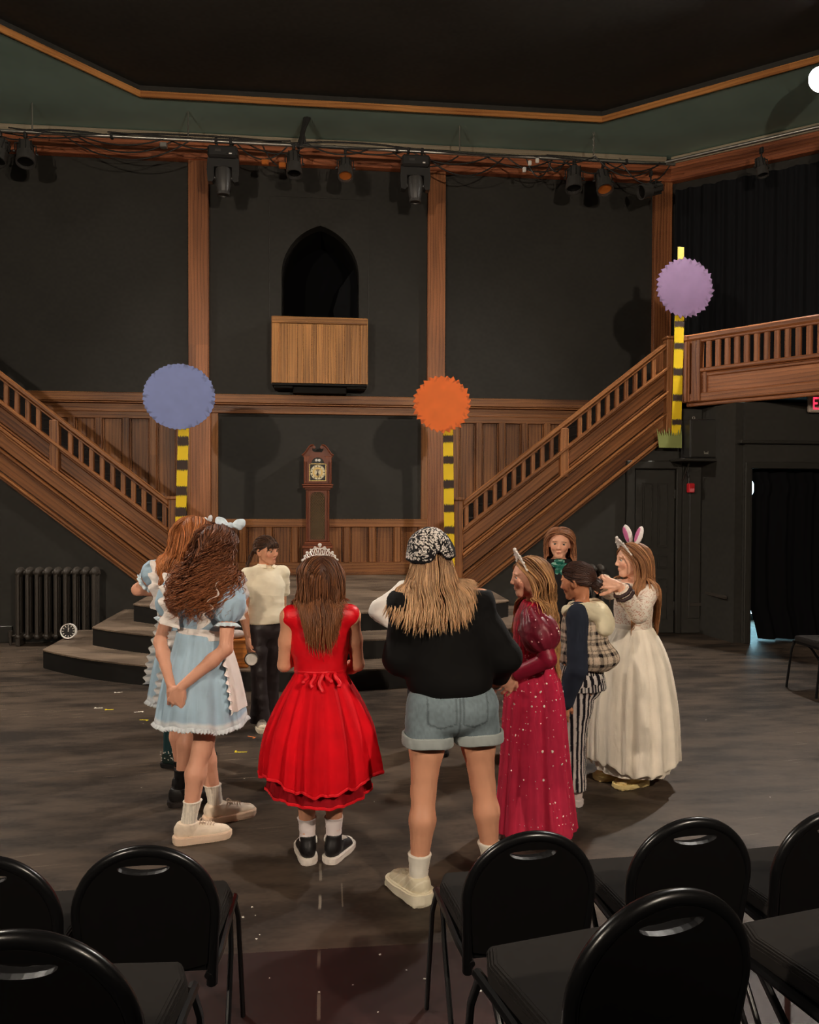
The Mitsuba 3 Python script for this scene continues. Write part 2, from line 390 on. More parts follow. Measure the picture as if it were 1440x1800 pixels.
# daylight behind the curtain: a tall glazed street door at the end of the passage
put('window_1', mikit.ply(box((5.50, 10.86, 0.10), (6.3, 10.885, 2.02)), 'white_paint', emitter={'type': 'area', 'radiance': {'type': 'rgb', 'value': [0.7, 1.35, 1.6]}})); label('window_1', kind='structure')
pl('window_frame', cat([box((5.44, 10.84, 0), (5.50, 10.9, 2.08)), box((6.3, 10.84, 0), (6.36, 10.9, 2.08)), box((5.44, 10.84, 2.02), (6.36, 10.9, 2.08)), box((5.5, 10.84, 1.02), (6.3, 10.88, 1.07))]), 'black_trim', 'window_1')
# door curtain: heavy folds, pushed off the jamb at the top and kicked out at the bottom
def curtain(name, xs0, xs1, y, z0, z1, amp, waves, m, seed, parent=None, edge=None):
    nx, nz = 140, 40
    U, W = np.meshgrid(np.linspace(0, 1, nx), np.linspace(0, 1, nz))
    x0 = xs0 + (edge(W) if edge is not None else 0)
    X = x0 + (xs1 - x0) * U; Zc = z0 + (z1 - z0) * W
    a = amp * (0.6 + 0.6 * (1 - W))
    Y = y + a * np.sin(2 * np.pi * waves * U + 1.5 * np.sin(5 * U + seed) + 0.4 * W) + 0.3 * amp * np.sin(2 * np.pi * waves * 2.3 * U + seed)
    V = np.stack([X, Y, Zc], -1).reshape(-1, 3)
    i, j = np.meshgrid(np.arange(nz - 1), np.arange(nx - 1), indexing='ij'); q = np.stack([i * nx + j, i * nx + j + 1, (i + 1) * nx + j + 1, (i + 1) * nx + j], -1).reshape(-1, 4)
    f = np.vstack([q[:, [0, 1, 2]], q[:, [0, 2, 3]]])
    n = len(V); V2 = V + [0, 0.012, 0]
    return pl(name, tri(np.vstack([V, V2]), np.vstack([f, f[:, ::-1] + n])), m, parent, smooth=True)
curtain('door_curtain', 5.19, 7.1, DY + 0.16, 0.02, 2.10, 0.035, 7, 'velvet', 1.0, edge=lambda W: 0.022 + 0.004 * np.sin(11 * W) + 0.125 * np.clip((0.19 - W) / 0.19, 0, 1) ** 0.8 + 0.012 - 0.014 * np.exp(-((W - 0.5) / 0.16) ** 2) + 0.045 * np.exp(-((W - 0.90) / 0.045) ** 4))
label('door_curtain', 'floor length black velvet curtain across the doorway under the exit sign', 'curtain')
# curtain along the gallery
def drape_wall(name, a, b, z0, z1, waves, seed):
    a, b = np.array([*a, 0.0]), np.array([*b, 0.0]); e = unit(b - a); nrm = np.array([e[1], -e[0], 0]); L = np.linalg.norm(b - a)
    nx, nz = 300, 12; U, W = np.meshgrid(np.linspace(0, 1, nx), np.linspace(0, 1, nz))
    D = 0.03 * np.sin(2 * np.pi * waves * U + 4 * np.sin(7 * U + seed)) + 0.012 * np.sin(2 * np.pi * waves * 2.7 * U)
    V = (a + e * (U * L)[..., None] + nrm * (D + 0.14)[..., None]); V[..., 2] = z0 + (z1 - z0) * W
    i, j = np.meshgrid(np.arange(nz - 1), np.arange(nx - 1), indexing='ij'); q = np.stack([i * nx + j, i * nx + j + 1, (i + 1) * nx + j + 1, (i + 1) * nx + j], -1).reshape(-1, 4)
    V = V.reshape(-1, 3); f = np.vstack([q[:, [0, 1, 2]], q[:, [0, 2, 3]]]); n = len(V)
    pl(name, tri(np.vstack([V, V - nrm * 0.01]), np.vstack([f, f[:, ::-1] + n])), 'drape', smooth=True)
drape_wall('gallery_curtain', (5.5, 12.1), (8.6, 9.55), 2.98, 6.55, 15, 0.4)
label('gallery_curtain', 'dark pleated drape hanging behind the gallery balustrade', 'curtain')

# ceiling: flat green ring with a wooden edge around a raised black centre
ZC = 7.12
ring = [(-2.49, 11.09), (3.90, 11.09), (8.4, 7.2), (8.4, -4), (-7.6, -4), (-7.6, 5.6)]
outer = sg.box(-9.5, -4.2, 9.5, 12.7)
pl('ceiling', extrude(outer.difference(sg.Polygon(ring)), 0.06, frame((0, 0, ZC), (1, 0, 0), (0, 1, 0), (0, 0, 1))), 'green_paint'); label('ceiling', kind='structure')
top = extrude(sg.Polygon(ring).buffer(0.05), 0.05, frame((0, 0, ZC + 0.15), (1, 0, 0), (0, 1, 0), (0, 0, 1)))
side = extrude(sg.Polygon(ring).buffer(0.06, join_style=2).difference(sg.Polygon(ring).buffer(0.02, join_style=2)), 0.15, frame((0, 0, ZC + 0.0), (1, 0, 0), (0, 1, 0), (0, 0, 1)))
pl('recess', cat([top, side]), 'wall_paint', 'ceiling')
for i in range(len(ring)):
    a, b = np.array([*ring[i], ZC + 0.02]), np.array([*ring[(i + 1) % len(ring)], ZC + 0.02])
    if a[1] < -3.9 and b[1] < -3.9: continue
    e = unit(b - a); inn = np.array([-e[1], e[0], 0.0]); inn = inn if (np.array([0.5, 4, ZC]) - a) @ inn > 0 else -inn
    k = board('edge_board', 'ceiling', a + inn * 0.014 - e * 0.01, b + inn * 0.014 + e * 0.01, 0.085, 0.028, (0, 0, 1), 'trim', 0.005)
label('ceiling__edge_board', 'orange wooden edge board')
# added unseen parapet and slab, shading the seating from the two front floodlights
struct('wall_rear_gallery', cat([box((-9, -1.05, 2.6), (9, -0.9, 3.66), 0.01), box((-9, -4, 2.6), (9, -0.9, 2.7))]), 'black_matte')
# back walls of the seen part need a lid at the sides
struct('wall_front', box((-9, -4.2, 0), (9, -4.0, 7.5)), 'black_matte')
for nm_, z_, hgt_, th_, tone_ in (('head_beam', 6.85, 0.27, 0.14, 'beam'), ('ledge_board', 7.05, 0.11, 0.12, 'pale')):
    board(nm_, 'wall_right_upper', (5.40, 12.12, z_), (8.75, 9.32, z_), hgt_, th_, (0, 0, 1), tone_, 0.008)
struct('wall_left', box((-9.2, -4, 0), (-9, 12.6, 7.5)), 'wall_paint')
struct('wall_right_far', box((9, -4, 0), (9.2, 12.6, 7.5)), 'wall_paint')

# ------------------------------------------------------------------ woodwork on the back wall
def wb(name, a, b, w, t, wdir, tone, bev=0.005): return board(name, 'wall_back', a, b, w, t, wdir, tone, bev)
for x0, x1 in ((-2.03, -1.74), (1.54, 1.81), (5.12, 5.41)):
    xm = (x0 + x1) / 2
    wb('post', (xm, YW - 0.05, 3.28), (xm, YW - 0.05, 6.74), x1 - x0, 0.1, (1, 0, 0), 'post', 0.006)
wb('head_beam', (-5.6, YW - 0.07, 6.85), (1.2, YW - 0.07, 6.85), 0.27, 0.14, (0, 0, 1), 'beam', 0.008)
wb('head_beam', (1.2, YW - 0.07, 6.85), (5.45, YW - 0.07, 6.85), 0.27, 0.14, (0, 0, 1), 'beam', 0.008)
wb('ledge_board', (-5.6, YW - 0.06, 7.05), (5.3, YW - 0.06, 7.05), 0.11, 0.12, (0, 0, 1), 'pale', 0.006)
for b_ in ((-5.5, -1.9), (-1.9, 1.67), (1.67, 4.9)):
    wb('rail_cap', (b_[0], YW - 0.07, 3.215), (b_[1], YW - 0.07, 3.215), 0.13, 0.14, (0, 0, 1), 'oak', 0.008)
    wb('rail_lip', (b_[0], YW - 0.05, 3.135), (b_[1], YW - 0.05, 3.135), 0.018, 0.16, (0, 0, 1), 'oak', 0.004)
    wb('rail_frieze', (b_[0], YW - 0.03, 3.065), (b_[1], YW - 0.03, 3.065), 0.12, 0.06, (0, 0, 1), 'oak', 0.006)
# the framed black board in the middle bay
pl('black_board', box((-1.62, YW - 0.012, 1.42), (1.47, YW, 3.005)), 'wall_paint', 'wall_back')
for x in (-1.655, 1.505):
    wb('board_frame', (x, YW - 0.03, 1.42), (x, YW - 0.03, 3.005), 0.10, 0.05, (1, 0, 0), 'oak')
for x in (-1.86, 1.69):
    wb('pilaster', (x, YW - 0.025, ZS), (x, YW - 0.025, 3.005), 0.30, 0.05, (1, 0, 0), 'post', 0.006)
for x in (-2.03, 1.86):
    wb('pilaster_edge', (x, YW - 0.03, ZS), (x, YW - 0.03, 3.005), 0.05, 0.06, (1, 0, 0), 'oak', 0.006)
# low panelling of the middle bay
wb('wainscot_rail', (-1.70, YW - 0.03, 1.36), (1.55, YW - 0.03, 1.36), 0.12, 0.06, (0, 0, 1), 'oak')
wb('wainscot_base', (-1.70, YW - 0.03, 0.665), (1.55, YW - 0.03, 0.665), 0.20, 0.06, (0, 0, 1), 'oak')
wb('wainscot_base_bead', (-1.70, YW - 0.04, 0.60), (1.55, YW - 0.04, 0.60), 0.05, 0.08, (0, 0, 1), 'oak')
def panelled(x0, x1, z0, z1, n, w=0.10):
    st = (x1 - x0) / n
    for i in range(n + 1):
        x = x0 + i * st
        wb('stile', (x, YW - 0.03, z0), (x, YW - 0.03, z1), w, 0.075, (1, 0, 0), 'oak', 0.010)
    for i in range(n):
        x = x0 + (i + 0.5) * st
        wb('panel', (x, YW - 0.006, z0), (x, YW - 0.006, z1), st - w - 0.056, 0.010, (1, 0, 0), 'oak', 0.003)
        for s in (-1, 1):
            xx = x + s * (st - w) / 2
            wb('panel_moulding', (xx - s * 0.012, YW - 0.014, z0), (xx - s * 0.012, YW - 0.014, z1), 0.018, 0.028, (1, 0, 0), 'oak', 0.010)
panelled(-1.63, 1.48, 0.76, 1.30, 8)
panelled(1.99, 4.51, ZS + 0.1, 2.92, 7)
panelled(-4.88, -2.16, ZS + 0.1, 2.92, 7)
for x0, x1 in ((1.9, 4.6), (-5.0, -2.06)):
    wb('panel_head', (x0, YW - 0.03, 2.955), (x1, YW - 0.03, 2.955), 0.10, 0.06, (0, 0, 1), 'oak')

# planked box front below the arch
def arch_box():
    yf, x0, x1, z0, z1 = 11.86, -0.79, 0.605, 3.43, 4.40
    nm = 'arch_balcony'
    xs = [x0, x0 + 0.11] ; r = np.random.default_rng(4)
    ws = [0.11, 0.10, 0.13, 0.08, 0.12, 0.09, 0.13, 0.10, 0.12, 0.09, 0.12, 0.10]
    ws = np.array(ws) / sum(ws) * (x1 - x0); x = x0
    for w_ in ws:
        board('plank', nm, (x + w_ / 2, yf + r.uniform(-0.002, 0.002), z0), (x + w_ / 2, yf, z1 - 0.10), w_ - 0.002, 0.022, (1, 0, 0), 'box', 0.003); x += w_
    board('top_rail', nm, (x0, yf - 0.004, z1 - 0.045), (x1, yf - 0.004, z1 - 0.045), 0.10, 0.03, (0, 0, 1), 'box', 0.006)
    for xx in (x0 + 0.05, (x0 + x1) / 2, x1 - 0.05):
        board('batten', nm, (xx, yf - 0.014, z0), (xx, yf - 0.014, z1 - 0.10), 0.09, 0.016, (1, 0, 0), 'box', 0.004)
    for xx in (x0, x1): board('side', nm, (xx, (yf + YW) / 2, z0), (xx, (yf + YW) / 2, z1), YW - yf, 0.022, (0, 1, 0), 'box', 0.003)
    pl('floor_board', box((x0, yf, z0 - 0.03), (x1, YW, z0)), 'black_matte', nm)
    pl('bracket', cat([box((x0 + 0.02, yf + 0.04, z0 - 0.07), (x0 + 0.3, YW, z0 - 0.03), 0.006), box((x1 - 0.3, yf + 0.04, z0 - 0.07), (x1 - 0.02, YW, z0 - 0.03), 0.006), box((x0 + 0.3, yf + 0.12, z0 - 0.13), (x1 - 0.3, YW, z0 - 0.03), 0.006)]), 'black_matte', nm)
    label(nm, 'planked honey coloured balcony box below the pointed arch', 'balcony')
arch_box()

# ------------------------------------------------------------------ stage and curved steps
AC = np.array([CX + 0.09, 11.14])
def arc_poly(R, xh, y1):
    a = math.asin(min(1, xh / R)); t = np.linspace(-a, a, 48)
    return sg.Polygon([(AC[0] + R * math.sin(s), AC[1] - R * math.cos(s)) for s in t] + [(AC[0] + xh, y1), (AC[0] - xh, y1)])
label('stage', 'black stage with two broad curved steps in front of the clock', 'stage')
lev = [('step', 3.94, 2.86, 0.0, 0.19), ('step', 3.49, 2.43, 0.19, 0.38), ('platform', 2.99, 2.10, 0.38, ZS)]
for nm, R, xh, z0, z1 in lev:
    poly = arc_poly(R, xh, 9.62 if xh > 2.5 else YS - 0.002)
    if nm == 'platform': poly = poly.union(sg.box(CX - 1.85, YS - 0.1, CX + 1.85, YW - 0.07))
    k = pl(nm, extrude(poly, z1 - z0 - 0.014, frame((0, 0, z0), (1, 0, 0), (0, 1, 0), (0, 0, 1))), 'black_matte', 'stage')
    pl('tread', extrude(poly.buffer(0.006), 0.014, frame((0, 0, z1 - 0.014), (1, 0, 0), (0, 1, 0), (0, 0, 1))), 'tread_paint', k)
    label(k + '__tread', 'worn grey brown top')

# ------------------------------------------------------------------ staircases
def staircase(name, s, text):
    """s = 1 climbs to the right, -1 to the left; the face towards the hall stands at y = 9.9."""
    yf = 9.90
    X = lambda d: CX + s * d                                   # d = distance from the hall's middle line
    d0, d1 = 1.80, (4.47 if s > 0 else 6.2)
    RZ = lambda d: 1.66 + (d - 1.745) * SL
    sd = np.array([s * 1.0, 0, SL]); nd = unit(np.array([-s * SL, 0, 1.0]))
    def rake(nm, off0, off1, t, yc, a=d0, b=d1, bev=0.006, parent=name, tone='oak'):
        """A sloping member between the offsets off0 > off1 below the handrail's top (vertical metres), clipped with upright ends."""
        zc0, zc1 = -off1, -off0
        h = off1 - off0
        P = np.array([X(a), yc, RZ(a) - (off0 + off1) / 2]); Q = np.array([X(b), yc, RZ(b) - (off0 + off1) / 2])
        v, f, u = board_mesh(P, Q, h * math.cos(math.atan(SL)), t, (0, 0, 1), tone, bev)
        # shear the ends upright
        e = unit(Q - P); c = (P + Q) / 2
        loc = (v - c) @ e; up = (v - c) @ nd; v = v + np.outer(up * math.tan(math.atan(SL)) * 1.0, e)
        return pl(nm, tri(v, f), 'wood', parent, uv=u)
    rake('handrail', 0.0, 0.062, 0.11, yf, bev=0.022)
    rake('handrail_moulding', 0.070, 0.098, 0.075, yf, bev=0.010)
    rake('base_rail', 0.335, 0.378, 0.13, yf - 0.01, bev=0.016)
    rake('panel_bead', 0.388, 0.410, 0.07, yf + 0.012, bev=0.010)
    rake('string_panel', 0.422, 0.606, 0.03, yf + 0.035)
    rake('panel_bead', 0.618, 0.638, 0.07, yf + 0.012, bev=0.010)
    rake('string_moulding', 0.648, 0.682, 0.14, yf - 0.015, bev=0.014)
    rake('string_moulding', 0.692, 0.722, 0.10, yf + 0.0, bev=0.014)
    rake('middle_panel', 0.735, 0.905, 0.03, yf + 0.045)
    rake('string_moulding', 0.918, 0.944, 0.12, yf - 0.005, bev=0.012)
    rake('string_moulding', 0.954, 0.978, 0.085, yf + 0.01, bev=0.012)
    rake('lower_panel', 0.992, 1.188, 0.03, yf + 0.05)
    rake('bottom_moulding', 1.200, 1.232, 0.11, yf + 0.0, bev=0.014)
    rake('bottom_moulding', 1.242, 1.275, 0.075, yf + 0.015, bev=0.014)
    # dark carcass board behind the joints
    P_ = np.array([X(d0), yf + 0.075, RZ(d0) - 0.80]); Q_ = np.array([X(d1), yf + 0.075, RZ(d1) - 0.80])
    poly_ = sg.Polygon([(X(d0), RZ(d0) - 1.26), (X(d1), RZ(d1) - 1.26), (X(d1), RZ(d1) - 0.345), (X(d0), RZ(d0) - 0.345)])
    pl('carcass', extrude(poly_, 0.012, frame((0, yf + 0.085, 0), (1, 0, 0), (0, 0, 1), (0, -1, 0))), 'black_matte', name)
    # newels
    def newel(d, z0, z1, w=0.11, t=0.12, capz=True):
        k = board('newel_post', name, (X(d), yf, z0), (X(d), yf, z1), w, t, (1, 0, 0), 'oak', 0.01)
        if capz: board('newel_cap', k, (X(d), yf, z1), (X(d), yf, z1 + 0.035), w + 0.03, t + 0.03, (1, 0, 0), 'oak', 0.012)
        return k
    newel(1.745, ZS, 1.72)
    mids = [3.10] if s > 0 else [3.12, 4.55]
    for d in mids: newel(d, RZ(d) - 0.70, RZ(d) - 0.08, 0.11, 0.11, False)
    if s > 0: newel(4.50, 2.60, 3.80, 0.13, 0.13)
    # balusters
    d = d0 + 0.05
    stop = d1 - 0.08
    while d < stop:
        if all(abs(d - m_) > 0.09 for m_ in mids):
            b0, b1 = RZ(d) - 0.34, RZ(d) - 0.09
            board('baluster', name, (X(d), yf, b0 - 0.03), (X(d), yf, b1 + 0.03), 0.054, 0.045, (1, 0, 0), 'oak', 0.006)
        d += 0.1215
    # treads and the closed carcass behind the string
    n = 0
    for d in np.arange(1.95, d1 - 0.05, 0.235):
        z = RZ(d) - 0.33
        if z > 3.35: break
        pl('stair_tread', box((X(d), YS + 0.125, z - 0.03), (X(d + 0.26), YW - 0.12, z), 0.006), 'black_matte', name)
        pl('stair_riser', box((X(d) - 0.008, YS + 0.13, z - 0.185), (X(d) + 0.008, YW - 0.12, z - 0.03)), 'black_matte', name)
    label(name, text, 'staircase')
staircase('staircase', -1, 'panelled wooden staircase climbing away above the cast iron radiator with the round clock near it')
staircase('staircase_001', 1, 'panelled wooden staircase climbing to the gallery and the purple tree')

# ------------------------------------------------------------------ gallery with balustrade
GA, GB = np.array([4.62, 9.88, 0]), np.array([7.9, 5.33, 0])
def gallery():
    name = 'gallery'; e = unit(GB - GA); nrm = np.array([e[1], -e[0], 0]) * -1.0
    nrm = np.array([-e[1], e[0], 0]); nrm = nrm if nrm @ (EYE - GA) < 0 else -nrm     # away from the hall
    Lg = np.linalg.norm(GB - GA)
    P = lambda d, o, z: GA + e * d + nrm * o + np.array([0, 0, z])
    def hz(nm, z0, z1, t, o, bev=0.006, tone='post', d0=0.0):
        return board(nm, name, P(d0, o, (z0 + z1) / 2), P(Lg, o, (z0 + z1) / 2), z1 - z0, t, (0, 0, 1), tone, bev)
    c0 = 0.20
    hz('handrail', 3.77, 3.85, 0.11, 0, 0.02); hz('handrail_moulding', 3.74, 3.77, 0.075, 0, 0.008)
    hz('base_rail', 3.36, 3.41, 0.10, 0, 0.012, d0=c0)
    hz('fascia_panel', 3.09, 3.36, 0.04, 0.02, d0=c0)
    hz('fascia_moulding', 3.30, 3.345, 0.06, 0.01, 0.012, d0=c0)
    hz('fascia_board', 2.985, 3.10, 0.07, 0.0, 0.012)
    hz('bottom_moulding', 2.935, 2.99, 0.05, 0.03, 0.014)
    board('newel_post', name, P(0.16, 0, 2.99), P(0.16, 0, 3.77), 0.12, 0.12, e, 'post', 0.01)
    board('newel_post', name, P(0.02, 0, 2.99), P(0.02, 0, 3.77), 0.10, 0.12, e, 'post', 0.01)
    board('fascia_stile', name, P(0.27, 0.0, 3.09), P(0.27, 0.0, 3.36), 0.05, 0.06, e, 'post', 0.006)
    d = 0.31
    while d < Lg:
        board('baluster', name, P(d, 0, 3.39), P(d, 0, 3.755), 0.066, 0.05, e, 'post', 0.012)
        d += 0.122
    # corner infill next to the stair newel
    a, b = np.array([4.43, 9.90, 0]), GA
    for z0, z1, t in ((3.77, 3.85, 0.11), (3.34, 3.38, 0.08), (2.985, 3.10, 0.08)):
        board('corner_rail', name, a + [0, 0, (z0 + z1) / 2], b + [0, 0, (z0 + z1) / 2], z1 - z0, t, (0, 0, 1), 'post', 0.01)
    board('corner_panel', name, a + [0, 0.02, 3.22], b + [0, 0.02, 3.22], 0.27, 0.03, (0, 0, 1), 'post', 0.006)
    # floor of the gallery, dark underside
    fl = sg.Polygon([tuple(GA[:2] + [0.03, 0.03]), (4.62, 12.15), (5.4, 12.15), (8.9, 9.3), (8.9, 5.4), tuple(GB[:2])])
    pl('gallery_floor', extrude(fl, 0.06, frame((0, 0, 3.05), (1, 0, 0), (0, 1, 0), (0, 0, 1))), 'black_matte', name)
    label(name, 'wooden gallery with a balustrade above the exit sign and the loudspeaker', 'gallery')
gallery()

# ------------------------------------------------------------------ six panelled door under the stair
def door():
    x0, x1, y, zt = 3.975, 4.50, YS - 0.035, 2.12
    k = pl('door_1', box((x0, y, 0.01), (x1, YS, zt), 0.004), 'wall_paint'); label('door_1', kind='structure')
    cols = ((x0 + 0.09, x0 + 0.235), (x0 + 0.295, x0 + 0.44))
    for a, b in cols:
        for z0, z1 in ((0.18, 0.72), (0.84, 1.02), (1.12, 1.96)):
            fr = sg.box(a, z0, b, z1).difference(sg.box(a + 0.016, z0 + 0.016, b - 0.016, z1 - 0.016))
            pl('panel_moulding', extrude(fr, 0.014, frame((0, y, 0), (1, 0, 0), (0, 0, 1), (0, -1, 0))), 'black_trim', k)
            pl('panel', box((a + 0.03, y - 0.006, z0 + 0.03), (b - 0.03, y, z1 - 0.03), 0.005), 'wall_paint', k)
    for z in (0.3, 1.75):
        pl('hinge', box((x1 - 0.012, y - 0.016, z), (x1 + 0.012, y, z + 0.12), 0.004), 'black_trim', k)
    kn = trimesh.creation.icosphere(2, 0.028); kn.apply_translation((x0 + 0.05, y - 0.05, 1.0))
    pl('knob', kn, 'iron', k, smooth=True)
    cas = cat([box((x0 - 0.13, y - 0.03, 0), (x0 - 0.015, YS, zt + 0.12), 0.01), box((x1 + 0.015, y - 0.03, 0), (x1 + 0.09, YS, zt + 0.12), 0.01), box((x0 - 0.13, y - 0.03, zt + 0.015), (x1 + 0.09, YS, zt + 0.12), 0.01)])
    pl('casing', cas, 'black_trim', k)
door()
pl('vent_cover', cat([box((4.68, YS - 0.08, 0.36), (4.86, YS - 0.07, 0.40), 0.004)]), 'iron', 'trim_1')
pl('skirting_board', cat([box((4.86, 9.3, 0.52), (4.905, 9.9, 0.56), 0.006)]), 'iron', 'wall_right_return')
# ------------------------------------------------------------------ longcase clock
def longcase_clock():
    nm = 'longcase_clock'; xc = -0.12; yb = 12.10
    def bx(name, w, d, z0, z1, parent=nm, bev=0.006, tone='clock', yf=None, grain='z'):
        y0 = (yb - d) if yf is None else yf
        yc = (y0 + (y0 + d)) / 2
        if grain == 'z': return board(name, parent, (xc, yc, z0), (xc, yc, z1), w, d, (1, 0, 0), tone, bev)
        return board(name, parent, (xc - w / 2, yc, (z0 + z1) / 2), (xc + w / 2, yc, (z0 + z1) / 2), z1 - z0, d, (0, 0, 1), tone, bev)
    k = bx('base', 0.42, 0.30, 0.60, 1.00)
    bx('plinth', 0.46, 0.33, 0.572, 0.66, k, grain='x')
    bx('base_cap', 0.45, 0.32, 1.00, 1.03, k, 0.012, grain='x'); bx('base_cap', 0.41, 0.29, 1.03, 1.06, k, 0.012, grain='x'); bx('base_cap', 0.385, 0.27, 1.06, 1.09, k, 0.01, grain='x')
    # two arched panels on the base
    for sx in (-0.1, 0.1):
        a = sg.Polygon(arch(xc + sx, 0.165, 0.70, 0.90, 0.965, 10)); r = a.difference(a.buffer(-0.014))
        pl('base_panel_bead', extrude(r, 0.012, frame((0, yb - 0.30, 0), (1, 0, 0), (0, 0, 1), (0, -1, 0))), 'wood_red', k)
    t = bx('trunk', 0.345, 0.25, 1.09, 1.86)
    for sx in (-1, 1):
        pl('trunk_column', lathe([(0.018, 1.10), (0.02, 1.12), (0.014, 1.15), (0.014, 1.80), (0.02, 1.83), (0.018, 1.85)], 14, (xc + sx * 0.155, yb - 0.25, 0)), 'wood_red', t, smooth=30)
    a = sg.Polygon(arch(xc, 0.215, 1.13, 1.74, 1.83, 12)); r = a.buffer(0.022, join_style=2).difference(a)
    d = pl('trunk_door', extrude(r, 0.02, frame((0, yb - 0.25, 0), (1, 0, 0), (0, 0, 1), (0, -1, 0))), 'wood_red', nm)
    pl('door_back', extrude(a, 0.004, frame((0, yb - 0.25, 0), (1, 0, 0), (0, 0, 1), (0, -1, 0))), 'black_matte', d)
    lat = []
    for i in range(-26, 27):
        for sgn in (-1, 1):
            x0 = xc + i * 0.036
            ln = sg.LineString([(x0 - 0.5, 1.5 - sgn * 0.5 * 1.15), (x0 + 0.5, 1.5 + sgn * 0.5 * 1.15)]).intersection(a)
            if ln.is_empty or ln.length < 0.01: continue
            for g in getattr(ln, 'geoms', [ln]):
                p, q = np.array(g.coords[0]), np.array(g.coords[-1])
                lat.append(tube([(p[0], yb - 0.262 + 0.002 * sgn, p[1]), (q[0], yb - 0.262 + 0.002 * sgn, q[1])], 0.0026, 4))
    pl('lattice', cat(lat), 'brass_dull', d); label(d + '__lattice', 'diamond brass lattice')
    # hood
    bx('waist_moulding', 0.38, 0.27, 1.86, 1.89, nm, 0.01, grain='x'); bx('waist_moulding', 0.44, 0.30, 1.89, 1.925, nm, 0.012, grain='x'); bx('waist_moulding', 0.46, 0.31, 1.925, 1.945, nm, 0.008, grain='x')
    h = bx('hood', 0.41, 0.26, 1.945, 2.36)
    yf = yb - 0.26
    for sx in (-1, 1):
        pl('hood_column', lathe([(0.016, 1.96), (0.018, 1.99), (0.012, 2.01), (0.012, 2.22), (0.018, 2.25), (0.016, 2.28)], 14, (xc + sx * 0.18, yf - 0.012, 0)), 'wood_red', h, smooth=30)
    # broken pediment: swan necks with rosettes
    n = 24; xs = np.linspace(-0.235, -0.055, n)
    zt = 2.375 + 0.145 * (0.5 - 0.5 * np.cos(np.pi * np.clip((xs + 0.235) / 0.15, 0, 1)))
    lo = [(-0.205, 2.34)] + [(x, z) for x, z in zip(xs, zt)] + [(-0.055, 2.49), (-0.075, 2.455), (-0.06, 2.42), (-0.0, 2.42), (0, 2.34)]
    half = sg.Polygon(lo).buffer(0).difference(sg.Point(-0.055, 2.455).buffer(0.026))
    for sgn in (1, -1):
        g = affinity.translate(half if sgn > 0 else affinity.scale(half, -1, 1, origin=(0, 0)), xc, 0)
        pd = pl('pediment', extrude(g, 0.20, frame((0, yb - 0.04, 0), (1, 0, 0), (0, 0, 1), (0, -1, 0))), 'wood_red', nm)
        pl('swan_neck', tube([(xc + sgn * x, yf - 0.004, z) for x, z in zip(xs, zt)], 0.013, 8), 'wood_red', pd, smooth=30)
        ros = trimesh.creation.cylinder(0.022, 0.05, sections=20); ros.apply_transform(frame((xc - sgn * 0.055, yf + 0.01, 2.49), (1, 0, 0), (0, 0, 1), (0, -1, 0)))
        pl('rosette', ros, 'wood_red', pd)
    # arched door of the dial
    do = sg.Polygon(arch(xc, 0.30, 1.965, 2.24, 2.385, 12)); di = sg.Polygon([(xc - 0.125, 1.99), (xc + 0.125, 1.99), (xc + 0.125, 2.245)] + [(xc + 0.095 * math.cos(a_), 2.245 + 0.095 * math.sin(a_)) for a_ in np.linspace(0, math.pi, 14)] + [(xc - 0.125, 2.245)])
    dk = pl('dial_door', extrude(do.difference(di), 0.022, frame((0, yf, 0), (1, 0, 0), (0, 0, 1), (0, -1, 0))), 'wood_red', nm)
    pl('dial_plate', extrude(di, 0.004, frame((0, yf, 0), (1, 0, 0), (0, 0, 1), (0, -1, 0))), 'black_trim', dk)
    pl('inner_frame', extrude(sg.box(xc - 0.125, 1.99, xc + 0.125, 2.25).difference(sg.box(xc - 0.113, 2.002, xc + 0.113, 2.238)), 0.010, frame((0, yf, 0), (1, 0, 0), (0, 0, 1), (0, -1, 0))), 'brass', dk)
    # dial: silvered ring, dark top and bottom sectors, numerals as bars, hands
    zc = 2.12; FR = lambda off: frame((xc, yf - off, zc), (1, 0, 0), (0, 0, 1), (0, -1, 0))
    pl('dial', extrude(sg.Point(0, 0).buffer(0.108, 12), 0.004, FR(0.004)), 'dial_silver', dk)
    for a0 in (90, -90):
        sect = sg.Polygon([(0, 0)] + [(0.08 * math.cos(math.radians(a0 + t_)), 0.08 * math.sin(math.radians(a0 + t_))) for t_ in np.linspace(-42, 42, 12)])
        pl('dial_sector', extrude(sect, 0.001, FR(0.008)), 'dial_dark', dk)
    pl('dial_centre', extrude(sg.Point(0, 0).buffer(0.075, 12).difference(sg.Point(0, 0).buffer(0.05, 12)), 0.001, FR(0.0085)), 'brass', dk)
    for k_ in range(12):
        th = math.radians(30 * k_); g = affinity.rotate(sg.box(-0.004, 0.080, 0.004, 0.102), -30 * k_, origin=(0, 0))
        pl('numeral', extrude(g, 0.001, FR(0.009)), 'black_gloss', dk)
    for ang, ln, w in ((-12, 0.062, 0.008), (6, 0.09, 0.006)):
        g = affinity.rotate(sg.Polygon([(-w / 2, -0.015), (w / 2, -0.015), (w * 0.8, ln * 0.6), (0, ln), (-w * 0.8, ln * 0.6)]), 180 + ang, origin=(0, 0))
        pl('clock_hand', extrude(g, 0.0015, FR(0.011)), 'black_gloss', dk)
    for sx in (-1, 1):
        g = sg.Point(sx * 0.022, 0.178).buffer(0.020, 8).intersection(sg.box(-0.1, 0.15, 0.1, 0.20))
        pl('moon_disc', extrude(g, 0.002, FR(0.004)), 'white_paint', dk)
    label(nm, 'tall red brown longcase clock with a broken pediment on the stage', 'clock')
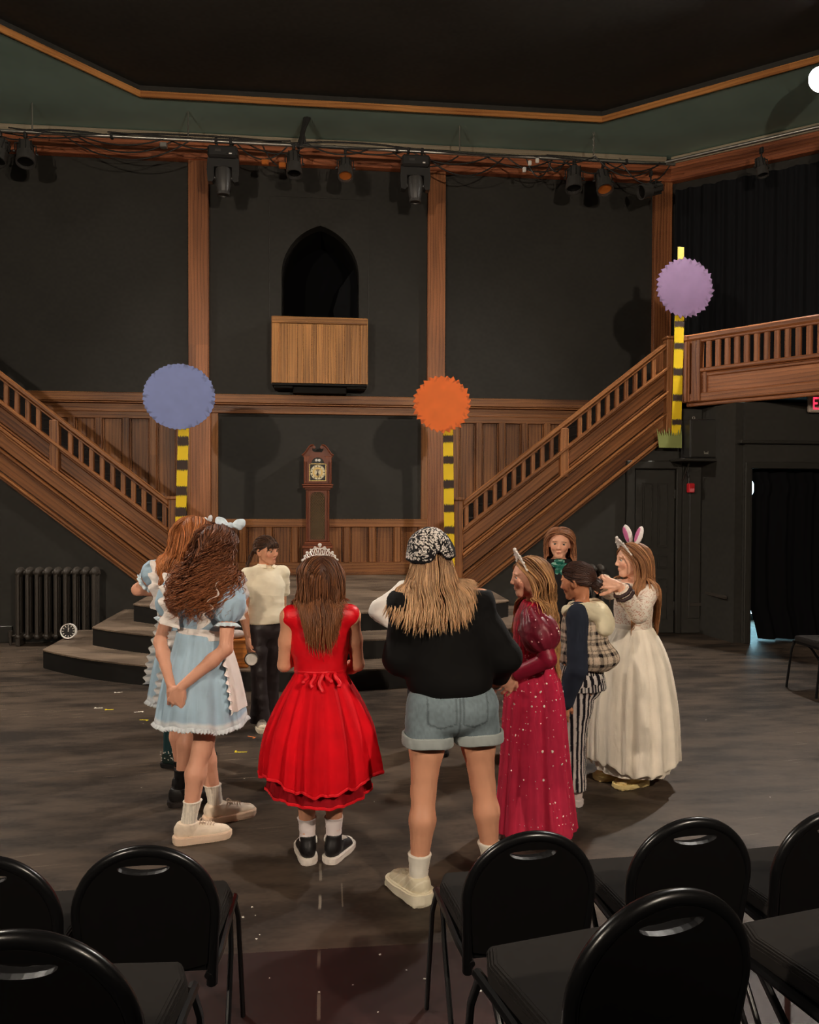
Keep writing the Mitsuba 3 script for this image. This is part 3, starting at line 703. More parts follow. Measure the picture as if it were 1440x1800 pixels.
mat('wood_red', pr(lin(116, 62, 40), 0.35, specular=0.45)); mat('brass_dull', pr(lin(150, 118, 78), 0.4, metallic=0.5)); mat('dial_silver', pr(lin(226, 214, 176), 0.35)); mat('dial_dark', pr(lin(150, 132, 104), 0.5))
longcase_clock()

# ------------------------------------------------------------------ plain round cut-out trees
mat('trunk_yellow', pr(lin(252, 214, 22), 0.6)); mat('band_dark', pr(lin(62, 44, 38), 0.7)); mat('tip_yellow', pr(lin(236, 200, 90), 0.6)); mat('grass_green', pr(lin(140, 148, 84), 0.7)); mat('cut_edge', pr(lin(34, 28, 26), 0.7))
def paint_disc(base, edge, c, R):
    def fn(p, n, uv):
        dx, dz = p.x - c[0], p.z - c[1]
        r = dr.sqrt(dx * dx + dz * dz) / R; a = dr.atan2(dz, dx)
        st = noise(a * 14.0 + r * 5.0, r * 6.0, 2.0)
        m = smoothstep(0.80, 0.97, r) * smoothstep(0.55, 0.8, st)
        return mix(C3(*base), C3(*edge), 0.55 * m) * (0.92 + 0.14 * fbm(p.x * 9.0, p.z * 9.0, 1.0))
    return mikit.proc(fn)
def tree(y, c, rx, rz, col, edge, trunk, bands, text, n, amp, grass=None, tip=None, seed=0):
    nm = num('round_tree')
    r = np.random.default_rng(seed)
    mat('disc_' + nm, pr(paint_disc(col, edge, c, max(rx, rz)), 0.7))
    pts = []
    for i in range(n):                                         # a plain zigzag rim
        a0 = 2 * math.pi * i / n; k = 1 + amp * r.uniform(0.5, 1.3)
        pts.append((c[0] + rx * math.cos(a0), c[1] + rz * math.sin(a0)))
        a1 = a0 + 2 * math.pi / n * 0.75
        pts.append((c[0] + rx * k * math.cos(a1), c[1] + rz * k * math.sin(a1)))
    FRM = lambda yy: frame((0, yy, 0), (1, 0, 0), (0, 0, 1), (0, -1, 0))
    pl('crown', extrude(sg.Polygon(pts).buffer(0), 0.012, FRM(y)), 'disc_' + nm, nm)
    (x0, z0), (x1, z1), w = trunk
    dd = unit([x1 - x0, 0, z1 - z0]); L = math.hypot(x1 - x0, z1 - z0)
    t = pl('trunk', obox(((x0 + x1) / 2, y + 0.012, (z0 + z1) / 2), np.array([dd, np.cross([0, 1.0, 0], dd), [0, 1, 0]]), (L / 2, w / 2, 0.006), 0.002), 'trunk_yellow', nm)
    for z, h in bands:
        f = (z - z0) / (z1 - z0); x = x0 + (x1 - x0) * f
        zz = [(x - w / 2 - 0.001, z - h / 2)]
        for side in (-1, 1):
            q = np.linspace(-w / 2 - 0.001, w / 2 + 0.001, 13)
            if side > 0: q = q[::-1]
            for i, u in enumerate(q):
                zz.append((x + u, z + side * (h / 2 + (0.012 if i % 2 else -0.012) * r.uniform(0.5, 1.4))))
        pl('band', extrude(sg.Polygon(zz).buffer(0), 0.003, FRM(y + 0.006)), 'band_dark', t)
    if tip: pl('tip', box((tip[0] - 0.04, y + 0.006, tip[1]), (tip[0] + 0.045, y + 0.018, tip[2]), 0.002), 'tip_yellow', nm)
    if grass:
        gx0, gx1, gz0, gz1 = grass; g = [(gx0, gz0), (gx1, gz0)]
        m = 11
        for i in range(m):
            f = 1 - i / (m - 1); X_ = gx0 + (gx1 - gx0) * f
            g.append((X_, gz1 - 0.02)); g.append((X_ - 0.012 - 0.02 * (1 - f), gz1 + r.uniform(0.03, 0.11)))
        pl('grass_base', extrude(sg.Polygon(g).buffer(0), 0.012, FRM(y - 0.006)), 'grass_green', nm)
    label(nm, text, 'cut-out tree')
tree(9.80, (-1.75, 2.95), 0.415, 0.385, (134, 146, 198), (58, 56, 80), ((-1.70, 2.62), (-1.765, 0.575), 0.125),
     [(2.42, 0.11), (2.13, 0.12), (1.82, 0.11), (1.57, 0.11), (1.26, 0.11), (0.95, 0.11)], 'painted cut-out tree with a blue round crown on a banded yellow trunk', 46, 0.035, seed=1)
tree(9.75, (1.425, 2.91), 0.335, 0.325, (246, 118, 46), (150, 56, 24), ((1.50, 2.62), (1.535, 0.575), 0.125),
     [(2.48, 0.085), (2.22, 0.09), (1.92, 0.10), (1.62, 0.09), (1.35, 0.09), (1.04, 0.05), (0.8, 0.09)], 'painted cut-out tree with an orange round crown behind the woman in the bandana', 30, 0.12, seed=2)
tree(9.78, (4.545, 4.44), 0.355, 0.355, (126, 98, 134), (70, 48, 74), ((4.485, 4.15), (4.455, 2.43), 0.125),
     [(3.98, 0.07), (3.70, 0.08), (3.37, 0.09), (3.04, 0.08), (2.73, 0.07)], 'painted cut-out tree with a purple round crown fixed at the head of the stair', 34, 0.10, grass=(4.22, 4.52, 2.40, 2.56), tip=(4.49, 4.78, 4.96), seed=3)

# ------------------------------------------------------------------ cast iron radiators
def radiator(x0, x1, y, n, text, h=0.93):
    nm = num('radiator'); st = (x1 - x0) / n
    def section():
        ms = []
        for dy in (-0.075, 0.0, 0.075):
            ms.append(tube([(0, dy, 0.10), (0, dy, 0.16), (0, dy, h - 0.12), (0, dy, h - 0.05)], [0.026, 0.03, 0.03, 0.026], 8, flat=((1, 0, 0), 0.85)))
        for z, rz in ((0.11, 0.05), (h - 0.07, 0.06)):
            e = trimesh.creation.icosphere(2, 1.0); e.apply_scale((st * 0.42, 0.115, rz)); e.apply_translation((0, 0, z)); ms.append(e)
        for z in (0.11, h - 0.08):
            c_ = trimesh.creation.cylinder(0.024, st, sections=10); c_.apply_transform(frame((0, 0, z), (0, 0, 1), (0, 1, 0), (1, 0, 0))); ms.append(c_)
        return cat(ms)
    s = mikit.ply(section(), 'iron', 40)
    for i in range(n):
        put('section', {**s, 'to_world': T().translate([x0 + (i + 0.5) * st, y, 0])}, nm)
    for i in (0, n - 1):
        put('foot', mikit.ply(box((x0 + (i + 0.5) * st - 0.025, y - 0.10, 0.0), (x0 + (i + 0.5) * st + 0.025, y + 0.10, 0.10), 0.015), 'iron'), nm)
    pl('valve', cat([tube([(x0 - 0.06, y, 0.002), (x0 - 0.06, y, 0.11), (x0 + 0.02, y, 0.11)], 0.017, 8), tube([(x0 - 0.06, y, 0.10), (x0 - 0.06, y, 0.17)], 0.026, 10)]), 'iron', nm, smooth=40)
    label(nm, text, 'radiator')
radiator(-3.62, -2.92 + 0.26, 9.76, 9, 'old cast iron radiator on the dark wall behind the small round clock')
radiator(2.86, 3.52, 9.78, 6, 'cast iron radiator partly hidden behind the child in the green scarf')

# ------------------------------------------------------------------ lighting bar and its lamps
PZ, PY = 6.72, 11.45
pipe_r = np.array([[-6.5, PY, PZ], [5.15, PY, PZ]])
pl('bar', tube(pipe_r, 0.024, 10), 'steel', 'lighting_bar', smooth=40)
pl('bar', tube([[5.0, PY, PZ + 0.02], [8.0, PY - 2.55, PZ + 0.02]], 0.024, 10), 'steel', 'lighting_bar', smooth=40)
label('lighting_bar', 'long steel pipe hung under the green ceiling, carrying the stage lamps', 'lighting bar')
for x in (-5.2, -2.95, -0.4, 1.0, 4.4):
    pl('clamp', cat([box((x - 0.02, PY - 0.03, PZ - 0.035), (x + 0.02, PY + 0.035, PZ + 0.035), 0.008)]), 'fixture_black', 'lighting_bar')
def clamp(x, y, z, nm):
    pl('hook_clamp', cat([box((x - 0.02, y - 0.035, z - 0.04), (x + 0.02, y + 0.035, z + 0.045), 0.01), tube([(x, y, z - 0.03), (x, y, z - 0.12)], 0.012, 8)]), 'fixture_black', nm)
def moving_head(x, text, tilt=0.0, sc=1.0):
    nm = num('moving_head'); y = PY; z1 = PZ - 0.10 * sc
    for dx in (-0.1, 0.1): clamp(x + dx, y, PZ, nm)
    b = pl('base', box((x - 0.205 * sc, y - 0.14, z1 - 0.16 * sc), (x + 0.205 * sc, y + 0.14, z1), 0.025), 'fixture_black', nm)
    pl('display', box((x - 0.10, y - 0.142, z1 - 0.09), (x - 0.02, y - 0.139, z1 - 0.06)), 'fixture_grey', b)
    pl('label_plate', box((x + 0.09, y - 0.143, z1 - 0.125), (x + 0.13, y - 0.139, z1 - 0.105)), 'white_paint', b)
    yo = sg.Polygon([(-0.20, -0.16), (0.20, -0.16), (0.21, -0.30), (0.20, -0.46), (0.155, -0.47), (0.135, -0.44), (0.135, -0.26), (-0.135, -0.26), (-0.135, -0.44), (-0.155, -0.47), (-0.20, -0.46), (-0.21, -0.30)]).buffer(0.012).simplify(0.002)
    pl('yoke', extrude(affinity.scale(yo, sc, sc, origin=(0, 0)), 0.13, frame((x, y + 0.065, z1), (1, 0, 0), (0, 0, 1), (0, -1, 0))), 'fixture_black', nm)
    prof = [(0.001, 0.0), (0.085, 0.0), (0.105, 0.02), (0.115, 0.12), (0.105, 0.24), (0.085, 0.32), (0.08, 0.335), (0.088, 0.34), (0.088, 0.375), (0.07, 0.378), (0.066, 0.36), (0.001, 0.36)]
    hd = lathe([(r_ * sc, -z_ * sc) for r_, z_ in prof], 20); hd.apply_transform(frame((x, y - 0.01, z1 - 0.27 * sc), *(rotx(tilt).T)))
    hk = pl('head', hd, 'fixture_grey', nm, smooth=35)
    for sx in (-1, 1):
        c_ = trimesh.creation.cylinder(0.045 * sc, 0.05, sections=16); c_.apply_transform(frame((x + sx * 0.125 * sc, y, z1 - 0.41 * sc), (0, 0, 1), (0, 1, 0), (1, 0, 0))); pl('pivot', c_, 'fixture_black', hk)
    label(nm, text, 'moving head lamp')
moving_head(-1.435, 'black moving head lamp hanging beside the wooden post to the left of the arch')
moving_head(1.265, 'black moving head lamp hanging beside the post to the right of the arch', sc=0.98)
def par(name, x, y, z, d, ln, r, text, lens='glass_dark', amber=False):
    """A ribbed spot lamp; d = direction of its beam."""
    nm = num(name); d = unit(d)
    clamp(x, y, z + 0.0, nm)
    top = np.array([x, y, z - 0.10]); c = top + np.array([0, 0, -0.13]); Mx = aim_frame(c, d)
    prof = [(0.001, -0.55), (0.55, -0.52), (0.8, -0.42), (0.82, 0.0), (1.0, 0.06), (1.0, 0.30), (1.08, 0.34), (1.08, 0.5), (0.92, 0.5), (0.9, 0.36), (0.001, 0.33)]
    b = lathe([(r_ * r, z_ * ln) for r_, z_ in prof], 20); b.apply_transform(Mx)
    bk = pl('body', b, 'fixture_grey', nm, smooth=35)
    ribs = []
    for i in range(8):
        a = i * math.pi / 4; rb = box((r * 0.80, -0.006, -0.46 * ln), (r * 0.93, 0.006, 0.0)); rb.apply_transform(trimesh.transformations.rotation_matrix(a, (0, 0, 1))); rb.apply_transform(Mx); ribs.append(rb)
    pl('cooling_rib', cat(ribs), 'fixture_black', bk)
    ls = trimesh.creation.cylinder(r * 0.9, 0.01, sections=20); ls.apply_translation((0, 0, 0.37 * ln)); ls.apply_transform(Mx)
    pl('lens', ls, 'amber_lens' if amber else lens, bk)
    sd = Mx[:3, 0]
    yk = [top, top + sd * r * 1.15 + [0, 0, -0.02], c + sd * r * 1.15]
    yk2 = [top, top - sd * r * 1.15 + [0, 0, -0.02], c - sd * r * 1.15]
    pl('yoke', cat([tube(yk, 0.009, 6), tube(yk2, 0.009, 6)]), 'fixture_black', nm, smooth=40)
    for sx in (-1, 1):
        kb = trimesh.creation.cylinder(0.018, 0.03, sections=12); kb.apply_transform(frame(c + sd * sx * (r * 1.15 + 0.01), Mx[:3, 1], Mx[:3, 2], Mx[:3, 0])); pl('knob', kb, 'fixture_black', nm)
    label(nm, text, 'spot lamp')
par('spot_lamp', -0.46, PY, PZ - 0.03, (0.05, -0.3, -1), 0.36, 0.105, 'ribbed spot lamp hanging above the pointed arch, pointing down')
par('spot_lamp', 0.265, PY, PZ - 0.06, (0.0, -0.55, -1), 0.34, 0.10, 'ribbed spot lamp with an amber lens above the arch', amber=True)
par('spot_lamp', -4.09, PY, PZ - 0.05, (0.15, -0.4, -1), 0.36, 0.115, 'ribbed spot lamp near the left end of the head beam')
par('spot_lamp', -4.42, PY, PZ - 0.05, (-0.1, -0.4, -1), 0.36, 0.115, 'ribbed spot lamp cut by the left edge of the picture')
par('spot_lamp', 3.61, PY, PZ - 0.05, (-0.1, -0.3, -1), 0.38, 0.115, 'ribbed spot lamp pointing down beside the hanging chain')
par('spot_lamp', 4.05, PY, PZ - 0.07, (0.0, -0.55, -1), 0.38, 0.115, 'ribbed spot lamp with a dull amber lens right of the chain', amber=True)
par('spot_lamp', 4.78, PY, PZ - 0.16, (-1.0, -0.2, -0.35), 0.36, 0.105, 'spot lamp tilted sideways beside the top of the right post')
par('spot_lamp', 6.02, 10.6, PZ - 0.12, (0.1, -0.2, -1), 0.26, 0.075, 'small spot lamp hanging in front of the gallery curtain')
par('spot_lamp', 6.75, 9.95, PZ + 0.05, (-0.4, -0.3, -1), 0.34, 0.11, 'spot lamp under the ceiling between the gallery curtain and the floodlight')
# hangers, chain and cables
def sag(p, q, drop, n=14):
    t = np.linspace(0, 1, n)[:, None]; P = np.array(p) * (1 - t) + np.array(q) * t; P[:, 2] -= drop * 4 * (t * (1 - t))[:, 0]; return P
for x in (-1.92, 1.91, -4.0):
    pl('hanger_rod', tube([(x, PY, PZ), (x, PY, ZC)], 0.011, 6), 'steel', 'lighting_bar')
pl('cable_riser', cat([tube([(-0.36, PY, PZ), (-0.34, PY - 0.01, 6.9), (-0.27, PY, ZC)], 0.035, 8), tube([(-0.40, PY, PZ), (-0.36, PY + 0.02, 6.85), (-0.30, PY, ZC)], 0.025, 8), tube([(-0.30, PY, PZ), (-0.33, PY - 0.03, 6.9), (-0.24, PY, ZC)], 0.02, 8)]), 'fixture_black', 'lighting_bar', smooth=40)
links = []
for i in range(10):
    z = 6.74 + i * 0.040
    tq = np.linspace(0, 2 * math.pi, 13)
    w = 0.014; q = [(3.90 + (w * math.cos(a) if i % 2 else 0), PY - 0.02 + (0 if i % 2 else w * math.cos(a)), z + 0.024 * math.sin(a)) for a in tq]
    links.append(tube(q, 0.005, 5, caps=False))
pl('chain', cat(links), 'steel', 'lighting_bar', smooth=True)
rc = np.random.default_rng(5)
def cable(a, b, drop, yoff=0.03, r=0.010):
    pl('cable', tube(sag((a, PY + yoff, PZ + rc.uniform(-0.01, 0.05)), (b, PY + yoff, PZ + rc.uniform(-0.01, 0.05)), drop), r, 6), 'fixture_black', 'lighting_bar', smooth=40)
for a, b, dpp in ((-3.5, -2.1, 0.22), (-3.4, -2.2, 0.12), (-3.6, -1.9, 0.3), (-2.2, -1.3, 0.10), (-1.3, -0.5, 0.26), (-1.1, -0.3, 0.12), (-0.9, -0.35, 0.3), (-0.3, 0.6, 0.12), (0.1, 1.1, 0.08), (0.9, 1.9, 0.2), (1.4, 2.6, 0.30), (1.2, 2.4, 0.16), (2.3, 3.3, 0.14), (2.6, 3.6, 0.22), (3.0, 3.9, 0.1), (3.4, 4.4, 0.2), (3.9, 4.9, 0.25), (4.1, 5.0, 0.14), (4.3, 5.1, 0.34), (-4.6, -3.8, 0.15), (-4.5, -3.3, 0.06), (2.9, 3.3, 0.28), (3.2, 3.5, 0.2)):
    cable(a, b, dpp, rc.uniform(-0.05, 0.08))
for a, b in ((-4.3, -3.0), (-3.0, -0.5), (-0.5, 1.2), (1.2, 3.2), (3.2, 5.0)):
    cable(a, b, -0.05 if a < 0 else 0.0, 0.02, 0.013); cable(a, b, 0.03, -0.025, 0.010)
for x, z in ((-2.25, 6.62), (-0.86, 6.45), (-0.62, 6.42)):
    pl('plug', box((x - 0.05, PY - 0.05, z - 0.03), (x + 0.05, PY + 0.03, z + 0.04), 0.01), 'steel' if x < -2 else 'amber_lens', 'lighting_bar')
for x, z in ((2.94, 6.62), (3.05, 6.66), (2.86, 6.52)):
    pl('white_tie', box((x - 0.025, PY - 0.04, z - 0.03), (x + 0.025, PY, z + 0.04), 0.008), 'white_paint', 'lighting_bar')

# ------------------------------------------------------------------ loudspeaker, alarm box, exit sign
def speaker():
    nm = 'loudspeaker'; x0, x1, y0, y1, z0, z1 = 4.55, 4.97, 9.60, 9.86, 2.265, 2.755
    pl('cabinet', box((x0, y0, z0), (x1, y1, z1), 0.012), 'fixture_black', nm)
    pl('grille', box((x0 + 0.015, y0 - 0.012, z0 + 0.015), (x1 - 0.015, y0, z1 - 0.03), 0.008), 'black_trim', nm)
    pl('badge', cat([box((4.73, y0 - 0.018, 2.315), (4.785, y0 - 0.012, 2.335)), box((4.73, y0 - 0.018, 2.315), (4.737, y0 - 0.012, 2.352)), box((4.778, y0 - 0.018, 2.315), (4.785, y0 - 0.012, 2.352))]), 'steel', nm)
    for x in (4.62, 4.90):
        tq = np.linspace(0, 2 * math.pi, 15); pl('eye_bolt', tube([(x + 0.016 * math.cos(a), y0 + 0.05, z1 + 0.018 + 0.016 * math.sin(a)) for a in tq], 0.005, 6, caps=False), 'steel', nm, smooth=True)
    label(nm, 'black square loudspeaker with a small silver badge on a wall shelf', 'loudspeaker')
    pl('board', box((4.42, 9.56, 2.225), (5.10, 9.90, 2.26), 0.006), 'black_trim', 'speaker_shelf')
    pl('bracket', cat([tube([(x, 9.89, 2.0), (x, 9.70, 2.225)], 0.012, 6) for x in (4.6, 4.95)]), 'black_trim', 'speaker_shelf')
    label('speaker_shelf', 'narrow black shelf carrying the loudspeaker', 'shelf')
    pl('power_cord', tube([(4.64, 9.86, 2.22), (4.65, 9.855, 2.05), (4.68, 9.85, 1.97)], 0.008, 6), 'fixture_black', 'speaker_shelf')
speaker()
a = 'alarm_box'
pl('housing', box((4.64, 9.80, 1.83), (4.72, 9.88, 1.95), 0.01), 'red_box', a); pl('front_plate', box((4.652, 9.795, 1.84), (4.708, 9.80, 1.885), 0.004), 'pink_plate', a)
pl('conduit', cat([tube([(4.665, 9.868, 1.95), (4.66, 9.868, 2.22)], 0.010, 6), tube([(4.69, 9.868, 0.3), (4.69, 9.868, 1.83)], 0.007, 6)]), 'fixture_black', a)
mat('pink_plate', pr(lin(228, 110, 118), 0.5)); label(a, 'small red alarm box on the dark wall below the loudspeaker', 'alarm box')
def exit_sign():
    nm = 'exit_sign'; y = 9.06; x0, z0, w, h = 5.795, 2.80, 0.36, 0.215
    pl('case', box((x0, y, z0), (x0 + w, y + 0.06, z0 + h), 0.015), 'sign_white', nm)
    tm = meshkit.text_mesh('EXIT', 0.145, 0.004, True)
    b = tm.bounds; tm.apply_translation(-(b[0] + b[1]) / 2 * [1, 1, 0]); tm.apply_scale((0.27 / (b[1][0] - b[0][0]), 0.15 / (b[1][1] - b[0][1]), 1)); 
    tm.apply_transform(frame((x0 + w / 2, y, z0 + h / 2), (1, 0, 0), (0, 0, 1), (0, -1, 0)))
    put('letters', mikit.ply(tm, 'red_box', emitter={'type': 'area', 'radiance': {'type': 'rgb', 'value': [0.30, 0.015, 0.035]}}), nm); label(nm + '__letters', 'glowing red letters')
    pl('stem', box((x0 + w / 2 - 0.03, y + 0.02, z0 + h), (x0 + w / 2 + 0.03, y + 0.08, 3.05)), 'sign_white', nm)
    label(nm, 'white exit sign with red letters under the gallery', 'sign')
mat('sign_white', pr(lin(200, 182, 168), 0.6)); exit_sign()

# ------------------------------------------------------------------ small things on the steps
def round_clock(c, r, d, text, name='round_clock', face='face_black'):
    nm = name; d = unit(d); Mx = aim_frame(c, d)
    def P(mesh): mesh.apply_transform(Mx); return mesh
    pl('rim', P(lathe([(r * 0.86, 0.0), (r * 0.86, 0.012), (r, 0.016), (r, -0.045), (r * 0.9, -0.05), (0.001, -0.05)], 36)), 'white_paint', nm, smooth=35)
    pl('face', P(extrude(sg.Point(0, 0).buffer(r * 0.87, 16), 0.003)), face, nm)
    for k in range(12):
        g = affinity.rotate(sg.box(-r * 0.055, r * 0.58, r * 0.055, r * 0.80), 30 * k, origin=(0, 0)); pl('numeral', P(extrude(g, 0.0015, frame((0, 0, 0.003), (1, 0, 0), (0, 1, 0), (0, 0, 1)))), 'white_paint', nm)
    for a_, ln in ((2, 0.62), (-14, 0.45)):
        g = affinity.rotate(sg.box(-r * 0.035, -r * 0.1, r * 0.035, r * ln), a_, origin=(0, 0)); pl('hand', P(extrude(g, 0.0015, frame((0, 0, 0.005), (1, 0, 0), (0, 1, 0), (0, 0, 1)))), 'white_paint', nm)
    label(nm, text, 'clock')
mat('face_black', pr(lin(24, 20, 20), 0.5))
round_clock(np.array([-2.79, 9.0, 0.19 + 0.092]), 0.082, (0.05, -1, 0.10), 'small round white rimmed clock leaning on the lowest step')
def chest():
    nm = 'wooden_chest'; x0, x1, y0, y1, z = -1.02, -0.70, 7.36, 7.62, 0.191
    board('body', nm, (x0 + 0.01, (y0 + y1) / 2, z + 0.135), (x1 - 0.01, (y0 + y1) / 2, z + 0.135), 0.20, y1 - y0 - 0.02, (0, 0, 1), 'chest', 0.006)
    board('base', nm, (x0, (y0 + y1) / 2, z + 0.022), (x1, (y0 + y1) / 2, z + 0.022), 0.043, y1 - y0, (0, 0, 1), 'chest', 0.01)
    board('base_moulding', nm, (x0 + 0.004, (y0 + y1) / 2, z + 0.05), (x1 - 0.004, (y0 + y1) / 2, z + 0.05), 0.015, y1 - y0 - 0.006, (0, 0, 1), 'chest', 0.005)
    board('lid', nm, (x0, (y0 + y1) / 2, z + 0.245), (x1, (y0 + y1) / 2, z + 0.245), 0.022, y1 - y0, (0, 0, 1), 'chest', 0.006)
    label(nm, 'small orange wooden chest on the lowest step beside the child in the white shirt', 'chest')
    m = trimesh.creation.icosphere(4, 1.0); m.apply_scale((0.13, 0.09, 0.04)); v = m.vertices; d = meshkit.fbm(v * 22, 3); m.vertices = v * (1 + 0.35 * (d - 0.5))[:, None] + [(x0 + x1) / 2 - 0.0, (y0 + y1) / 2, z + 0.29]
    pl('crumpled_cloth', m, 'plush', None, smooth=True); label('crumpled_cloth', 'crumpled pale cloth lying on the wooden chest', 'cloth')
mat('plush', pr(lin(190, 172, 164), 0.9)); chest()

# ------------------------------------------------------------------ stacking chairs
def chair_parts():
    P = []
    def lens(cx, cz, w, h):
        t = np.linspace(0, math.pi, 12); return [(cx + w / 2 * math.cos(a), cz + h * 0.25 * math.sin(a)) for a in t] + [(cx - w / 2 * math.cos(a), cz - h * 0.75 * math.sin(a)) for a in t[1:-1]]
    w, zb, zt = 0.185, 0.415, 0.79
    out = [(-w * 0.93, zb + 0.015)]
    arc = [(w * math.cos(a), 0.60 + (zt - 0.60) * math.sin(a)) for a in np.linspace(0, math.pi, 36)]
    low = [(x, zb + 0.03 * (x / w) ** 2 - 0.005) for x in np.linspace(-w * 0.93, w * 0.93, 12)]
    poly = sg.Polygon(low + arc)
    slot = sg.Polygon(lens(0, zt - 0.042, 0.14, 0.030))
    # backrest leans back about the seat's rear edge
    lean = 0.16
    Mb = frame((0, -0.19, 0.42), (1, 0, 0), (0, -math.sin(lean), math.cos(lean)), (0, -math.cos(lean), -math.sin(lean)))
    def shift(g): return affinity.translate(g, 0, -0.42)
    shell = extrude(shift(poly.buffer(-0.010).difference(slot)), 0.014, Mb)
    pad = extrude(shift(poly.buffer(-0.022).difference(slot.buffer(0.012))), 0.03, Mb @ trimesh.transformations.translation_matrix((0, 0, -0.03)))
    pts = [(-w * 0.93, 0.37), (-w * 0.96, 0.48)] + arc[::-1] + [(w * 0.96, 0.48), (w * 0.93, 0.37)]
    pts = np.array([(x, z - 0.42, 0.0) for x, z in pts]); pts = trimesh.transform_points(pts, Mb)
    P.append(('back_frame', tube(pts, 0.016, 10), 'black_gloss', 40))
    P.append(('back_shell', shell, 'black_vinyl', False)); P.append(('back_pad', pad, 'seat_fabric', False))
    sp = sg.Polygon([(-0.155, -0.19), (0.155, -0.19), (0.178, 0.12), (0.155, 0.18), (-0.155, 0.18), (-0.178, 0.12)]).buffer(0.03, 6).buffer(-0.012)
    def slab(z0, z1, g, r):
        ms = [extrude(g.buffer(-r), z1 - z0, frame((0, 0, z0), (1, 0, 0), (0, 1, 0), (0, 0, 1)))] 
        for k in range(1, 5):
            a = k / 5 * math.pi / 2; ms.append(extrude(g.buffer(-r * (1 - math.sin(a))), (z1 - z0) - 2 * r * (1 - math.cos(a)), frame((0, 0, z0 + r * (1 - math.cos(a))), (1, 0, 0), (0, 1, 0), (0, 0, 1))))
        return cat(ms)
    P.append(('seat', slab(0.435, 0.49, sp, 0.022), 'seat_fabric', False))
    P.append(('seat_pan', extrude(sp.buffer(-0.012), 0.02, frame((0, 0, 0.417), (1, 0, 0), (0, 1, 0), (0, 0, 1))), 'black_gloss', False))
    for s in (-1, 1):
        P.append(('leg', tube([(s * 0.195, 0.17, 0.43), (s * 0.205, 0.195, 0.36), (s * 0.215, 0.235, 0.03), (s * 0.216, 0.237, 0.0)], 0.012, 8, flat=((1, 0, 0), 0.7)), 'black_gloss', 40))
        P.append(('leg', tube([(s * 0.190, 0.10, 0.43), (s * 0.204, 0.00, 0.36), (s * 0.214, -0.25, 0.03), (s * 0.214, -0.255, 0.0)], 0.012, 8, flat=((1, 0, 0), 0.7)), 'black_gloss', 40))
        P.append(('side_rail', tube([(s * 0.165, -0.20, 0.40), (s * 0.185, -0.12, 0.425), (s * 0.19, 0.1, 0.43), (s * 0.193, 0.19, 0.43)], 0.013, 8), 'black_gloss', 40))
    return P
_chair = [(n_, mikit.ply(m_, b_, s_)) for n_, m_, b_, s_ in chair_parts()]
def chair(x, y, z, head, text):
    nm = num('stacking_chair'); tw = T().translate([x, y, z]).rotate([0, 0, 1], -head)
    for n_, s_ in _chair: put(n_, {**s_, 'to_world': tw}, nm)
    label(nm, text, 'chair', 'black stacking chairs')
chair(-0.49, 2.46, 0.0025, 0, 'black round backed chair in front of the girl in white trainers, handle slot open')
chair(-0.905, 2.44, 0.0025, 0, 'black round backed chair cut by the left edge, front row')
chair(0.575, 2.45, 0.0025, -3, 'black round backed chair nearest the pink sequin gown')
chair(1.08, 2.50, 0.0025, -3, 'black chair with the open handle slot second from the right edge in the front row')
chair(1.53, 2.52, 0.0025, -6, 'black front row chair cut by the right edge')
chair(-0.49, 1.60, 0.24, 3, 'large black chair back in the lower left corner')
chair(0.572, 1.62, 0.24, -12, 'large black chair back with a scuffed rim in the second row')
chair(1.20, 1.66, 0.24, -12, 'black chair barely entering at the lower right corner')
chair(4.52, 6.78, 0.0005, -92, 'black padded chair standing alone by the curtained doorway')

# ------------------------------------------------------------------ tape scraps and specks on the floor
mat('tape_white', pr(lin(226, 222, 212), 0.6)); mat('tape_yellow', pr(lin(232, 206, 40), 0.6)); mat('tape_orange', pr(lin(214, 120, 64), 0.6))
def scrap(x, y, ang, m, text, L=0.07, w=0.013):
    g = affinity.rotate(sg.box(0, 0, L, w).union(sg.box(0, 0, w, L * 0.5)), ang, origin=(0, 0))
    pl('tape_scrap', extrude(g, 0.0012, frame((x, y, 0.0003), (1, 0, 0), (0, 1, 0), (0, 0, 1))), m); label('tape_scrap' if _used['tape_scrap'] == 1 else 'tape_scrap_%03d' % (_used['tape_scrap'] - 1), text, 'tape', 'tape scraps on the floor')
scrap(-1.87, 7.30, 20, 'tape_white', 'white bent tape scrap closest to the lowest step'); scrap(-1.90, 6.78, 8, 'tape_white', 'white tape scrap left of the yellow one by the steps'); scrap(-1.80, 6.72, 5, 'tape_yellow', 'yellow tape scrap between two white ones by the steps')
scrap(-1.48, 6.66, 200, 'tape_white', 'white tape scrap just left of the pale blue skirt'); scrap(-1.38, 6.40, 175, 'tape_yellow', 'yellow tape scrap beside the dark teal leg')
scrap(-0.62, 5.52, 0, 'tape_yellow', 'yellow corner of tape between the white trainers and the red dress', 0.085); scrap(-0.50, 5.86, 150, 'tape_orange', 'orange tape scrap left of the red dress')
scrap(0.66, 3.42, 40, 'tape_white', 'white paper triangle beside the chair nearest the pink gown', 0.035, 0.03)
speck = mikit.ply(box((-0.005, -0.004, 0), (0.005, 0.004, 0.0015), 0.0005), 'tape_white')
rs = np.random.default_rng(21)
spots = [(-0.31, 3.42), (-0.29, 3.35), (-0.34, 3.34), (-0.26, 3.2), (-0.27, 3.17), (0.21, 3.01), (0.10, 2.83), (0.36, 2.84), (0.18, 2.67), (-0.02, 2.80), (0.55, 2.75), (-0.2, 2.9), (2.33, 5.35), (1.9, 3.75), (-1.4, 6.3), (-0.75, 5.1), (-0.5, 5.0), (0.28, 4.55), (-1.1, 4.9), (0.0, 4.5), (2.6, 4.4), (-0.9, 3.0), (3.0, 6.0), (0.3, 2.9)]
